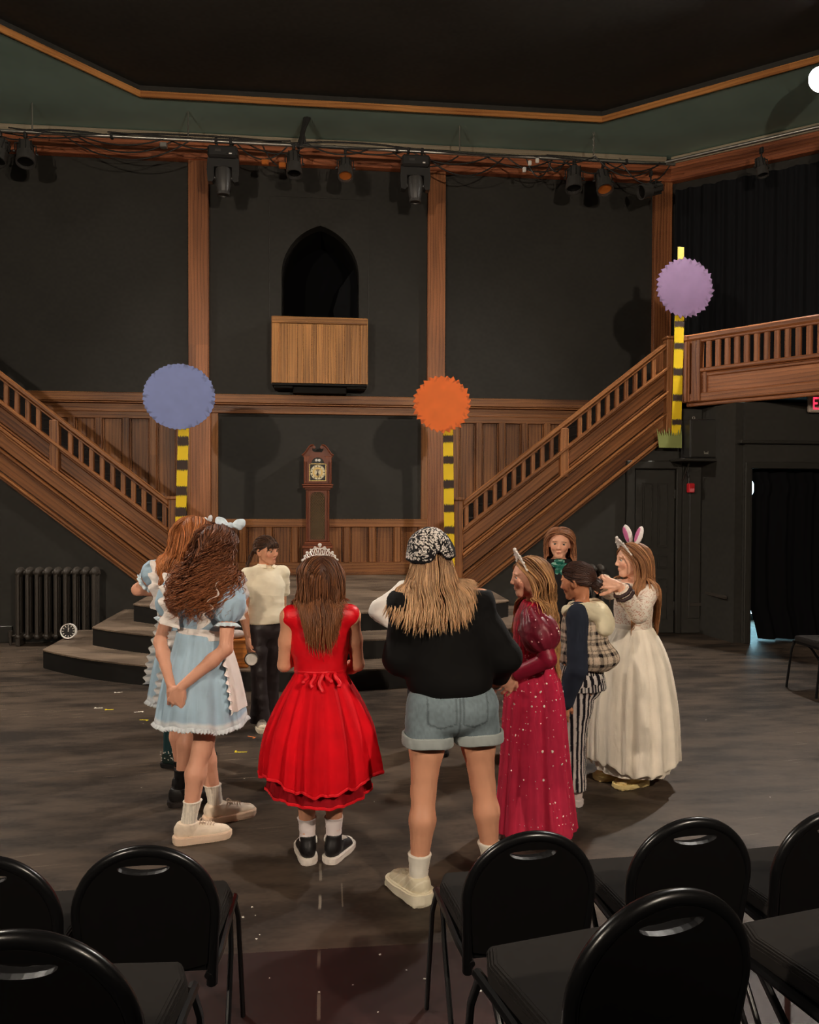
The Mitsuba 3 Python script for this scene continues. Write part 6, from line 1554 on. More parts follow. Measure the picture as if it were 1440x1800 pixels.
# ------------------------------------------------------------------ the curly girl, hands behind her back
def curly_girl():
    p = Person('person', 1.585, -0.645, 4.25, 30, slim=0.95)
    p.lean = np.array([0.02, 0.0]); p.torso()
    p.leg(1, (0.03, -0.15), toe=46); p.leg(-1, (0.0, 0.12), toe=38)
    p.arm(-1, (-0.215, -0.07, 0.985), (-0.045, -0.185, 0.80), ((0.25, -0.1, -0.9), (0.3, 0.9, 0), 0.6))
    p.arm(1, (0.215, -0.08, 0.985), (0.035, -0.205, 0.80), ((-0.35, 0.0, -0.9), (-0.3, 0.9, 0), 0.8))
    p.face(yaw=20, pitch=6, off=(0.055, 0.0, 0.0), roll=6, detail=False); p.build(SKIN['fair'] * [0.95, 0.88, 0.86])
    pinafore_girl(p, None, 1.045, 0.59)
    p.hair(0.28, lin(72, 44, 34), lin(136, 84, 56), n=800, curl=0.018, wave=0.004, wl=0.072, flare=0.06, rad=0.0052, seed=11, volume=0.016, body=f_union(p.f, p, 0.012), tips=lin(170, 104, 64), side_bias=(-0.14, -0.12))
    bow(p, p.hc + [0.050, 0.030, 0.112], (0.79, 0.62, -0.1), (0.66, -0.75, 0.1), 0.078, lin(206, 222, 234))
    for sd in (-1, 1):
        p.sock(sd, 0.205, lin(228, 218, 202), 0.002, fn=lambda V: np.tile(lin(228, 218, 202), (len(V), 1)) * (0.86 + 0.2 * (np.sin(np.arctan2(V[:, 1] - V[:, 1].mean(), V[:, 0] - V[:, 0].mean()) * 22) > 0))[:, None])
        p.shoe(sd, lin(226, 208, 186), lin(222, 196, 172), sole_h=0.034, laces=lin(196, 172, 150), L=0.285, stripe=None)
    label(p.key, 'girl with curly brown hair, pale blue dress and white apron, hands clasped behind her', 'person')
curly_girl()
def straight_girl():
    p = Person('person', 1.62, -0.78, 4.70, 20, slim=0.95)
    p.torso(); p.leg(1, (-0.01, -0.10), toe=52); p.leg(-1, (-0.09, 0.06), toe=25)
    p.arm(-1, (-0.33, -0.015, 1.205), (-0.16, 0.13, 1.195), ((0.85, 0.35, 0.1), (0.0, 0.3, 1), 0.6))
    p.arm(1, (0.24, 0.06, 1.08), (0.08, 0.22, 1.15), ((-0.8, 0.4, 0.1), (0, 0.2, 1), 0.6))
    p.face(yaw=15, pitch=16, detail=False); p.build(SKIN['fair'] * [0.97, 0.88, 0.85])
    pinafore_girl(p, None, 1.065, 0.60)
    bow(p, np.array([-0.02, -0.115, 1.065]), (1, 0, 0), (0, -1, 0), 0.12, WHITE, tails=0.22)
    p.hair(0.32, lin(140, 82, 48), lin(206, 130, 76), n=1000, wave=0.006, wl=0.14, flare=0.0, rad=0.0044, seed=12, volume=0.010, body=f_union(p.f, p, 0.010), tips=lin(214, 138, 80), side_bias=(-0.16, -0.10))
    bow(p, p.hc + p.head_R @ (np.array([0.05, 0.02, 0.10]) * p.k), (0.8, -0.5, 0.2), (-0.4, -0.8, 0), 0.05, lin(220, 226, 232))
    for sd in (-1, 1):
        p.sock(sd, 0.20, lin(20, 18, 18), 0.002); p.shoe(sd, lin(24, 21, 20), lin(34, 28, 26), sole_h=0.028, laces=lin(30, 26, 25))
    # folded green leaf band on the wrist
    w = p.arms[-1][2]; d = unit(p.arms[-1][2] - p.arms[-1][1]); a = unit(np.cross(d, [0, 0, 1.0])); b = np.cross(d, a); tq = np.linspace(0, 2 * np.pi, 20)
    pl('wrist_band', tube([p.W(w - d * 0.012 + 0.030 * (math.cos(t) * a + math.sin(t) * b)) for t in tq], 0.012, 6, caps=False), 'band_green', p.key, smooth=True)
    label(p.key, 'girl with straight auburn hair and pale blue dress, elbow raised, behind the curly haired girl', 'person')
mat('band_green', pr(lin(70, 92, 70), 0.7))
straight_girl()
def green_child():
    p = Person('person', 1.36, -0.93, 5.36, 100)
    p.torso(); p.leg(-1, (-0.08, 0.02), toe=-10); p.leg(1, (0.10, -0.06), toe=10)
    p.arm(-1, (-0.18, 0.03, 0.83), (-0.10, 0.2, 0.86), ((0.4, 0.9, 0), (0, 0, 1), 0.6)); p.arm(1, (0.17, 0.04, 0.84), (0.08, 0.2, 0.87), ((-0.4, 0.9, 0), (0, 0, 1), 0.6))
    p.face(detail=False); p.build(SKIN['fair'])
    teal = lin(30, 62, 66); bodice(p, lin(44, 92, 84), 0.62, p.z['sh'] + 0.03, 0.012, 'green_top')
    for sd in (-1, 1):
        g = p.legs[sd]; f = Field(); f.chain([g['hip'], g['hip'] * 0.5 + g['knee'] * 0.5, g['knee'], g['knee'] + 0.3 * (g['ank'] - g['knee']) - [0, 0.014, 0], g['ank']], [0.085, 0.069, 0.052, 0.052, 0.036], 0.03)
        p.cloth('legging', f, teal, 0.009, wr=0.004, mat_='vc_satin')
        p.shoe(sd, lin(22, 40, 36), lin(24, 24, 24), hi=0.05)
        r = np.random.default_rng(4 + sd); ms = []
        for _ in range(60):
            c = g['ank'] + [0, 0, r.uniform(-0.04, 0.05)] + g['dv'] * r.uniform(-0.04, 0.11) + np.array([g['dv'][1], -g['dv'][0], 0]) * r.choice([-1, 1]) * 0.040
            b = trimesh.creation.icosphere(0, 0.005); b.apply_translation(c); ms.append(b)
        m = cat(ms); k = pl('boot_sequins', tri(p.W(m.vertices), m.faces), 'silver', p.key); label(k, 'sequins', kind='stuff')
    p.hair(0.3, lin(70, 46, 34), lin(110, 70, 46), n=300, rad=0.009, seed=4, body=f_union(p.f, p, 0.01))
    label(p.key, 'child in dark green leggings and sequin shoes hidden behind the two girls in blue', 'person')
green_child()

# ------------------------------------------------------------------ child in the white polo shirt
def polo_girl():
    p = Person('person', 1.43, -0.46, 6.20, 152)
    p.torso(0.95); p.leg(1, (0.075, 0.07), toe=14); p.leg(-1, (-0.085, -0.12), toe=-40)
    p.arm(1, (0.195, 0.03, 0.885), (0.185, 0.10, 0.70), ((0.0, 0.2, -1), (-1, 0.1, 0), 0.5))
    p.arm(-1, (-0.19, -0.11, 0.88), (0.02, -0.155, 0.83), ((1, 0.2, -0.05), (0, 1, 0), 0.7))
    p.face(yaw=-22, pitch=5, roll=4); p.build(SKIN['warm'], iris=(48, 34, 26), brow=(50, 36, 30))
    z = p.z; cream = lin(236, 226, 200)
    f = Field(); f.ell(p.chest_c - [0, -0.006, 0.012], (0.148, 0.118, 0.168), 0.06); f.ell((0, 0.01, z['waist']), (0.142, 0.112, 0.14), 0.06); f.ell((0, 0, z['hip'] + 0.07), (0.155, 0.118, 0.10), 0.06)
    for sd in (-1, 1):
        sh, e, w = p.arms[sd]; f.cone((sd * 0.03, -0.006, z['sh'] + 0.022), sh + [-sd * 0.01, 0, -0.008], 0.060, 0.050, 0.03); f.cone(sh, sh + (e - sh) * 0.62, 0.055, 0.060, 0.03)
    e1, e2 = [(p.arms[sd][0] + (p.arms[sd][1] - p.arms[sd][0]) * 0.60, unit(p.arms[sd][1] - p.arms[sd][0])) for sd in (-1, 1)]
    hem = 0.785
    def clip(P):
        d = np.maximum(hem - P[..., 2], P[..., 2] - (z['sh'] + 0.072))
        for (e, n), sd in ((e1, -1), (e2, 1)): d = np.maximum(d, np.where(P[..., 0] * sd > 0.155, (P - e) @ n, -1))
        return d
    sk = p.cloth('polo_shirt', f, cream, 0.008, clip, wr=0.009, wf=(7, 7, 16), tone=0.15)
    P, N = ring((0, -0.004, z['sh'] + 0.078), 0.054, 0.054, 30, -np.pi * 1.4, np.pi * 0.4)
    p.ruffle('collar', P, N * [0.6, 0.6, 0] + [0, 0, -0.7], 0.035, cream, 0.0, 3, parent=sk)
    # dark flared trousers
    dk = lin(44, 36, 37); f = Field(); f.ell((0, -0.005, z['hip'] + 0.06), (0.128, 0.10, 0.11), 0.04); f.ell((0, -0.015, z['hip'] - 0.02), (0.142, 0.108, 0.09), 0.04)
    for sd in (-1, 1):
        g = p.legs[sd]; f.chain([g['hip'], g['hip'] * 0.5 + g['knee'] * 0.5, g['knee'], g['ank'] * 0.6 + g['knee'] * 0.4, g['ank'] - [0, 0, 0.01]], [0.088, 0.074, 0.056, 0.060, 0.080], 0.02)
    p.cloth('flared_trousers', f, dk, 0.009, lambda P: np.maximum(0.045 - P[..., 2], P[..., 2] - 0.83), wr=0.007, wf=(9, 9, 16), mat_='vc_satin')
    # hair: fringe, drawn back to a tail
    c0, c1 = lin(48, 33, 26), lin(92, 62, 44)
    p.hair(0.02, c0, c1, n=800, rad=0.0042, seed=21, volume=0.008, tail=True, front=0.55)
    hair_piece(p, 'fringe', [(x, 0.046 - 6 * x * x, 0.092 - 5 * x * x) for x in np.linspace(-0.055, 0.055, 110)], lambda o: (o[0] * 0.10, 0.034, -0.066), c0, c1, 0.0034, 3)
    hair_piece(p, 'hair_tail', [(0.012 * math.cos(a * 2.4), -0.096, 0.03 + 0.012 * math.sin(a * 2.4)) for a in range(36)], lambda o: (0.075, -0.045, -0.17), c0, c1, 0.006, 5)
    for sd in (-1, 1): p.shoe(sd, lin(150, 138, 124), lin(228, 216, 194), sole_h=0.03, toecap=lin(226, 212, 186), laces=lin(96, 88, 80))
    label(p.key, 'child in a white polo shirt and dark flared trousers facing the hall', 'person')
    # pocket watch in the hanging hand
    w = p.W(p.arms[1][2] + [-0.005, 0.05, -0.155]); 
    round_clock(w, 0.042, p.Rw @ np.array([0.2, 1, 0.1]), 'round pocket watch held by the child in the white polo shirt', 'pocket_watch', 'white_paint'); 
    mm = tube([w + [0.046 * math.cos(t), 0.01, 0.046 * math.sin(t)] for t in np.linspace(0, 2 * np.pi, 24)], 0.007, 6, caps=False); pl('dark_case', mm, 'iron', 'pocket_watch', smooth=True)
def hair_piece(p, name, roots, delta, c0, c1, rad, seed, wave=0.004):
    """A few dozen locks from given roots in head coordinates to roots + delta, bulging outward."""
    r = np.random.default_rng(seed); k, R, C = p.k, p.head_R, p.hc; ms = []; cs = []
    for o in roots:
        o = np.array(o); d = np.array(delta(o)); q = np.linspace(0, 1, 8)
        pts = [C + R @ ((o + d * t + np.array([0, math.copysign(0.012, o[1]), 0.006]) * math.sin(math.pi * t) + r.normal(size=3) * wave * t) * k) for t in q]
        m = tube(pts, rad * np.interp(q, [0, 0.5, 1], [0.9, 1.0, 0.3]) * r.uniform(0.7, 1.2), 5); ms.append(m); cs.append(np.tile(np.asarray(c0) + (np.asarray(c1) - np.asarray(c0)) * r.random() ** 1.5, (len(m.vertices), 1)))
    m = cat(ms); return pl(name, tri(p.W(m.vertices), m.faces), 'vc_hair', p.key, smooth=True, color=np.vstack(cs))
polo_girl()

# ------------------------------------------------------------------ girl in the red tulle dress
RED = lin(214, 8, 26)
def red_girl():
    p = Person('person', 1.445, -0.025, 3.90, -3)
    p.torso(); p.leg(-1, (-0.062, -0.06), toe=-8); p.leg(1, (0.062, -0.07), toe=32)
    p.arm(-1, (-0.175, 0.03, 0.93), (-0.06, 0.19, 0.98), ((0.7, 0.6, 0.2), (0, 0, 1), 0.7))
    p.arm(1, (0.185, 0.02, 0.925), (0.10, 0.16, 0.86), ((-0.7, 0.7, 0), (0, 0, 1), 0.7))
    p.face(pitch=14, detail=False); p.build(SKIN['warm'])
    z = p.z; w = 0.915
    bodice(p, RED, w - 0.02, z['sh'] + 0.055, 0.016, wr=0.006, mat_='vc_satin')
    redp = lambda V, t, a: np.tile(RED, (len(V), 1)) * (0.72 + 0.5 * meshkit.noise(np.stack([np.cos(a) * 7, np.sin(a) * 7, t * 1.5], 1)))[:, None]
    k2, V2 = p.skirt('under_frill', [0.62, 0.48, 0.325], [0.175, 0.215, 0.255], [0.155, 0.195, 0.232], None, pleats=13, amp=0.13, wav=0.04, seed=8, fn=lambda V, t, a: np.tile(lin(150, 10, 24), (len(V), 1)) * (0.7 + 0.5 * meshkit.noise(np.stack([np.cos(a) * 9, np.sin(a) * 9, t], 1)))[:, None], hem=0.02)
    p.hem_band('hem_ribbon', V2, -1, lin(236, 26, 40), 0.013, parent=k2)
    k1, V1 = p.skirt('tulle_skirt', [w, w - 0.05, w - 0.19, w - 0.34, 0.405], [0.112, 0.140, 0.215, 0.268, 0.288], [0.088, 0.118, 0.195, 0.245, 0.265], None, pleats=19, amp=0.17, wav=0.04, seed=7, fn=redp, hem=0.045)
    p.hem_band('hem_ribbon', V1, -1, lin(240, 30, 44), 0.013, parent=k1)
    P, N = ring((0, 0.003, w), 0.121, 0.096, 40); pl('waist_cord', tube(p.W(P), 0.007, 6, caps=False), 'vc_red', p.key, smooth=True)
    for i, x in enumerate((-0.075, -0.04, 0.0, 0.035, 0.075)):
        q = np.linspace(0, 1, 8); pl('waist_tie', tube(p.W([(x + 0.01 * math.sin(5 * t + i), -0.102 - 0.05 * t, w - 0.005 - (0.03 + 0.022 * (i % 3)) * t) for t in q]), 0.010, 6, flat=((0, 1, 0), 0.3)), 'vc_red', p.key, smooth=True)
    p.hair(0.30, lin(70, 42, 30), lin(138, 88, 56), n=1000, wave=0.009, wl=0.20, flare=-0.012, rad=0.0044, seed=31, volume=0.008, body=f_union(p.f, p, 0.006), tips=lin(152, 98, 62))
    tiara(p, 0.042, 0.088, tilt=-0.05)
    for sd in (-1, 1):
        p.sock(sd, 0.205, lin(218, 206, 204), 0.003)
        p.shoe(sd, lin(20, 17, 18), lin(226, 216, 206), hi=0.035, toecap=lin(222, 212, 204), sole_h=0.030, laces=lin(230, 222, 214), L=0.235)
        g = p.legs[sd]; rt = np.array([g['dv'][1], -g['dv'][0], 0]); c = g['ank'] + [0, 0, 0.03] - rt * sd * 0.040 * 1.02
        dsk = trimesh.creation.cylinder(0.017, 0.006, sections=20); dsk.apply_transform(aim_frame(c, -rt * sd)); pl('ankle_patch', tri(p.W(dsk.vertices), dsk.faces), 'white_paint', p.key)
        dsk = trimesh.creation.cylinder(0.009, 0.008, sections=5); dsk.apply_transform(aim_frame(c, -rt * sd)); pl('ankle_star', tri(p.W(dsk.vertices), dsk.faces), 'black_gloss', p.key)
    label(p.key, 'girl in a bright red tulle dress and black canvas shoes, seen from behind', 'person')
mat('vc_red', pr(lin(226, 20, 36), 0.5))
red_girl()

# ------------------------------------------------------------------ hidden figure with the white sleeves
def white_shirt():
    p = Person('person', 1.40, 0.70, 5.45, 178)
    p.torso(); p.leg(1, (0.07, 0), toe=8); p.leg(-1, (-0.07, 0), toe=-8)
    p.arm(1, (0.325, 0.0, 0.975), (0.16, 0.08, 0.83), ((-0.8, 0.3, -0.2), (-0.3, -1, 0), 0.5)); p.arm(-1, (-0.22, 0.0, 0.88), (-0.10, 0.1, 0.80), ((0.8, 0.3, 0), (0, -1, 0), 0.5))
    p.face(h=0.0045); p.build(SKIN['warm'])
    f = Field(); f.ell(p.chest_c, (0.15, 0.108, 0.18), 0.06); f.ell((0, 0, p.z['waist']), (0.135, 0.105, 0.14), 0.06); f.ell((0, 0, p.z['hip'] + 0.07), (0.15, 0.115, 0.10), 0.06)
    for sd in (-1, 1):
        sh, e, w = p.arms[sd]; f.cone(sh * [0.3, 1, 1], sh, 0.062, 0.06, 0.04); f.cone(sh, e, 0.058, 0.074, 0.03); f.cone(e, w + (e - w) * 0.1, 0.074, 0.042, 0.03)
    p.cloth('white_shirt', f, lin(236, 230, 222), 0.009, lambda P: np.maximum(0.70 - P[..., 2], P[..., 2] - p.z['sh'] - 0.045), wr=0.012, wf=(9, 9, 12), tone=0.15)
    f = Field(); f.ell((0, 0, p.z['hip']), (0.135, 0.105, 0.13), 0.04)
    for sd in (-1, 1): g = p.legs[sd]; f.chain([g['hip'], g['knee'], g['ank']], [0.085, 0.06, 0.05], 0.02)
    p.cloth('trousers', f, lin(34, 30, 32), 0.010, lambda P: np.maximum(0.05 - P[..., 2], P[..., 2] - 0.8))
    for sd in (-1, 1): p.shoe(sd, lin(30, 26, 26), lin(40, 36, 34))
    p.hair(0.16, lin(60, 40, 30), lin(96, 64, 46), n=300, rad=0.009, seed=6)
    label(p.key, 'figure in a puffy white shirt almost hidden behind the woman in the black sweatshirt', 'person')
white_shirt()

# ------------------------------------------------------------------ girl in the pink sequin gown
def sequins(p, name, pts, nrm, seed, s0=0.0022, s1=0.0085, parent=None):
    r = np.random.default_rng(seed); ms_v, ms_f, o = [], [], 0
    base = np.array([[math.cos(a), math.sin(a), 0] for a in np.linspace(0, 2 * np.pi, 6, endpoint=False)] + [[0, 0, 0.35]])
    bf = np.array([[i, (i + 1) % 6, 6] for i in range(6)] + [[0, 2, 1], [0, 3, 2], [0, 4, 3], [0, 5, 4]])
    for P, N in zip(pts, nrm):
        Mx = aim_frame(P + N * 0.002, N + r.normal(size=3) * 0.25); s = s0 + (s1 - s0) * r.random() ** 5
        ms_v.append((base * s) @ Mx[:3, :3].T + Mx[:3, 3]); ms_f.append(bf + o); o += 7
    k = pl(name, tri(p.W(np.vstack(ms_v)), np.vstack(ms_f)), 'sequin', parent or p.key); label(k, 'scattered sequins', kind='stuff')
PINK = lin(196, 40, 72)
def pink_girl():
    p = Person('person', 1.43, 1.07, 4.05, -74)
    p.torso(); p.leg(-1, (-0.07, 0.03)); p.leg(1, (0.07, -0.02))
    p.arm(-1, (-0.215, -0.085, 0.955), (-0.185, 0.085, 0.865), ((0.12, 0.55, -0.8), (1.0, 0.1, 0), 0.55)); p.arm(1, (0.18, 0.04, 0.93), (0.08, 0.20, 0.90), ((-0.5, 0.8, -0.2), (0, 0, -1), 0.5))
    p.face(yaw=-14, pitch=4); p.build(SKIN['fair'] * [0.96, 0.9, 0.88], brow=(120, 88, 60), iris=(88, 100, 110))
    z = p.z
    bodice(p, lin(176, 12, 44), 0.74, z['sh'] + 0.06, 0.012, wr=0.006, mat_='vc_satin', fn=lambda V: np.where((np.sin(np.arctan2(V[:, 1], V[:, 0]) * 34) > 0.2)[:, None], lin(190, 16, 52), lin(128, 8, 34)))
    dark = lin(112, 26, 44)
    for sd in (-1, 1):
        puff(p, sd, dark, 0.098, 0.84, mat_='vc_satin')
        sh, e, w = p.arms[sd]; f = Field(); f.cone(sh + (e - sh) * 0.7, e, 0.046, 0.042, 0.01); f.cone(e, w, 0.042, 0.032, 0.01); p.cloth('sleeve', f, lin(140, 24, 50), 0.008, lambda P, w=w, d=unit(w - e): (P - w) @ d, wr=0.003, mat_='vc_satin')
    fn = lambda V, t, a: np.tile(PINK, (len(V), 1)) * (0.74 + 0.42 * meshkit.noise(np.stack([np.cos(a) * 8, np.sin(a) * 8, t * 2], 1)))[:, None] + 0.05 * t[:, None] * lin(230, 120, 130)
    k0, _ = p.skirt('satin_underskirt', [0.86, 0.75, 0.45, 0.10], [0.118, 0.135, 0.150, 0.165], [0.10, 0.125, 0.148, 0.165], lin(170, 10, 42), pleats=9, amp=0.07, seed=15, mat_='vc_satin')
    k, V = p.skirt('sequin_gown', [0.99, 0.90, 0.72, 0.40, 0.035], [0.128, 0.132, 0.165, 0.180, 0.205], [0.112, 0.118, 0.155, 0.180, 0.215], None, pleats=12, amp=0.12, seed=14, fn=fn, drift=(0, -0.02), cy=-0.005)
    r = np.random.default_rng(2); ii = r.integers(1, V.shape[0] - 1, 620); jj = r.integers(0, V.shape[1], 620); ii = np.sort(ii)
    P = V[ii, jj]; N = (P - V[ii].mean(1)) * [1, 1, 0]; N /= np.linalg.norm(N, axis=1, keepdims=True); sequins(p, 'gown_sequins', P, N, 3, parent=k)
    for sd in (-1, 1):
        sh, e, w = p.arms[sd]; c = sh + (e - sh) * 0.38; D = r.normal(size=(70, 3)); D /= np.linalg.norm(D, axis=1, keepdims=True); sequins(p, 'sleeve_sequins', c + D * [0.102, 0.102, 0.118], D, 5 + sd, 0.002, 0.006)
    # petal print near the hem: pale ring and leaf
    for a, zz, s_ in ((0.0, 0.13, 0.028),):
        pass
    p.hair(0.44, lin(122, 84, 56), lin(190, 142, 92), n=1000, wave=0.012, curl=0.003, wl=0.16, flare=0.0, rad=0.0044, seed=41, volume=0.008, body=f_union(p.f, p, 0.010), tips=lin(206, 156, 100), side_bias=(0, -0.05))
    tiara(p, 0.036, 0.088, tilt=0.35)
    for sd in (-1, 1): p.shoe(sd, lin(120, 80, 70), lin(160, 130, 120))
    label(p.key, 'girl in a long pink sequin gown with puff sleeves and a tiara, in profile', 'person')
pink_girl()

# ------------------------------------------------------------------ child in the plaid waistcoat
def plaid(V):
    a = V[:, 0] * 0.9 + V[:, 1] * 0.6; a = np.arctan2(V[:, 0], -V[:, 1]) * 0.14; b = V[:, 2]
    def band(t, per): 
        f = np.mod(t / per, 1); return (f < 0.30) * 1.0, ((f > 0.52) & (f < 0.58)) * 1.0, ((f > 0.74) & (f < 0.78)) * 1.0
    p1, q1, r1 = band(a, 0.058); p2, q2, r2 = band(b, 0.058)
    c = np.tile(lin(206, 186, 164), (len(V), 1)); dk = np.clip(0.55 * p1 + 0.55 * p2, 0, 1)[:, None]
    c = c * (1 - dk) + lin(30, 24, 28) * dk; q = np.clip(q1 + q2, 0, 1)[:, None] * 0.7; c = c * (1 - q) + lin(40, 32, 34) * q; r_ = np.clip(r1 + r2, 0, 1)[:, None] * 0.5
    return c * (1 - r_) + lin(226, 214, 200) * r_
def stripes(V): return np.where((np.mod(np.arctan2(V[:, 0] - np.sign(V[:, 0]) * 0.07, V[:, 1]) / (2 * np.pi) * 15, 1) < 0.5)[:, None], lin(206, 196, 190), lin(26, 24, 32))
def plaid_child():
    p = Person('person', 1.36, 1.46, 4.45, -62)
    p.torso(1.05); p.leg(-1, (-0.07, 0.02), toe=-4); p.leg(1, (0.07, 0.05), toe=4)
    p.arm(-1, (-0.205, -0.02, 0.81), (-0.185, 0.05, 0.62), ((0.0, 0.2, -1), (1, 0, 0), 0.5)); p.arm(1, (0.2, 0.0, 0.82), (0.17, 0.10, 0.64), ((0, 0.2, -1), (-1, 0, 0), 0.5))
    p.face(yaw=10, pitch=10); p.build(SKIN['tan'] * [1.05, 1.05, 1.05], iris=(40, 28, 22), brow=(40, 30, 28))
    z = p.z; navy = lin(42, 48, 62)
    f = Field()
    for sd in (-1, 1):
        sh, e, w = p.arms[sd]; f.cone(sh * [0.3, 1, 1], sh, 0.055, 0.056, 0.03); f.cone(sh, e, 0.058, 0.054, 0.02); f.cone(e, w, 0.054, 0.046, 0.02)
    f.ell(p.chest_c, (0.14, 0.10, 0.16), 0.04)
    p.cloth('denim_shirt', f, navy, 0.008, wr=0.009, wf=(9, 9, 12), tone=0.4)
    f = Field(); f.ell(p.chest_c + [0, -0.02, 0.0], (0.150, 0.130, 0.155), 0.05); f.ell((0, -0.035, z['waist'] + 0.02), (0.155, 0.155, 0.12), 0.05); f.ell((0, -0.045, z['hip'] + 0.13), (0.165, 0.175, 0.075), 0.05)
    hem = z['hip'] + 0.075
    p.cloth('plaid_waistcoat', f, None, 0.006, lambda P: np.maximum(np.maximum(hem - P[..., 2] + 0.2 * (P[..., 1] + 0.1), P[..., 2] - (z['sh'] - 0.015)), 0.052 - np.linalg.norm((P - p.joint('sh', -1) - [0, 0, -0.03]) * [0, 1, 0.6], axis=-1) * (P[..., 0] < -0.10) - 9.0 * (P[..., 0] >= -0.10)), wr=0.007, wf=(7, 7, 12), fn=plaid)
    # cream hood lying on the back
    f = Field(); sh = z['sh']
    f.ell((0, -0.085, sh + 0.005), (0.150, 0.080, 0.060), 0.03); f.ell((0, -0.13, sh - 0.055), (0.115, 0.060, 0.080), 0.03)
    for sd in (-1, 1): f.cone((sd * 0.10, -0.06, sh + 0.025), (sd * 0.085, 0.06, sh + 0.015), 0.048, 0.034, 0.03)
    p.cloth('cream_hood', f, lin(232, 222, 190), 0.008, wr=0.008, tone=0.12)
    # striped frill and trousers
    fs = lambda V, t, a: np.where((np.mod(a / (2 * np.pi) * 44, 1) < 0.48)[:, None], lin(200, 192, 186), lin(28, 26, 34))
    p.skirt('striped_frill', [0.80, 0.76, 0.665], [0.13, 0.145, 0.165], [0.11, 0.13, 0.15], None, pleats=12, amp=0.04, fn=fs, seed=5)
    f = Field(); f.ell((0, -0.015, z['hip'] + 0.0), (0.15, 0.125, 0.13), 0.04)
    for sd in (-1, 1): g = p.legs[sd]; f.chain([g['hip'], g['hip'] * 0.5 + g['knee'] * 0.5, g['knee'], g['ank'] * 0.45 + g['knee'] * 0.55, g['ank'] + [0, 0, 0.02]], [0.090, 0.082, 0.068, 0.068, 0.076], 0.015)
    p.cloth('striped_trousers', f, None, 0.006, lambda P: np.maximum(0.095 - P[..., 2], P[..., 2] - 0.78), wr=0.006, wf=(9, 9, 14), fn=stripes)
    for sd in (-1, 1): p.sock(sd, 0.14, lin(22, 20, 22), 0.002); p.shoe(sd, lin(216, 196, 190), lin(214, 204, 200), sole_h=0.034, toecap=lin(24, 20, 22), laces=lin(26, 22, 24), stripe=lambda V, L: V[:, 2] < 0.048)
    c0, c1 = lin(44, 29, 25), lin(80, 52, 42)
    p.hair(0.015, c0, c1, n=800, rad=0.0042, seed=51, volume=0.010, tail=True, front=0.55)
    m = trimesh.creation.icosphere(4, 1.0); v = m.vertices; nz = meshkit.fbm(v * 3, 3); tw = np.sin(np.arctan2(v[:, 2], v[:, 0]) * 9 + 6 * v[:, 1]); v = v * [0.042, 0.036, 0.036] * (0.9 + 0.25 * nz + 0.05 * tw)[:, None]
    c = p.hc + p.head_R @ (np.array([0.01, -0.125, -0.035]) * p.k); pl('hair_bun', tri(p.W(v + c), m.faces), 'vc_hair', p.key, smooth=True, color=np.tile(c0, (len(v), 1)) * (0.8 + 0.6 * meshkit.noise(v * 120))[:, None])
    label(p.key, 'child in a plaid waistcoat and striped trousers having the hair tied', 'person')
    return p.W(c)
bun_at = plaid_child()

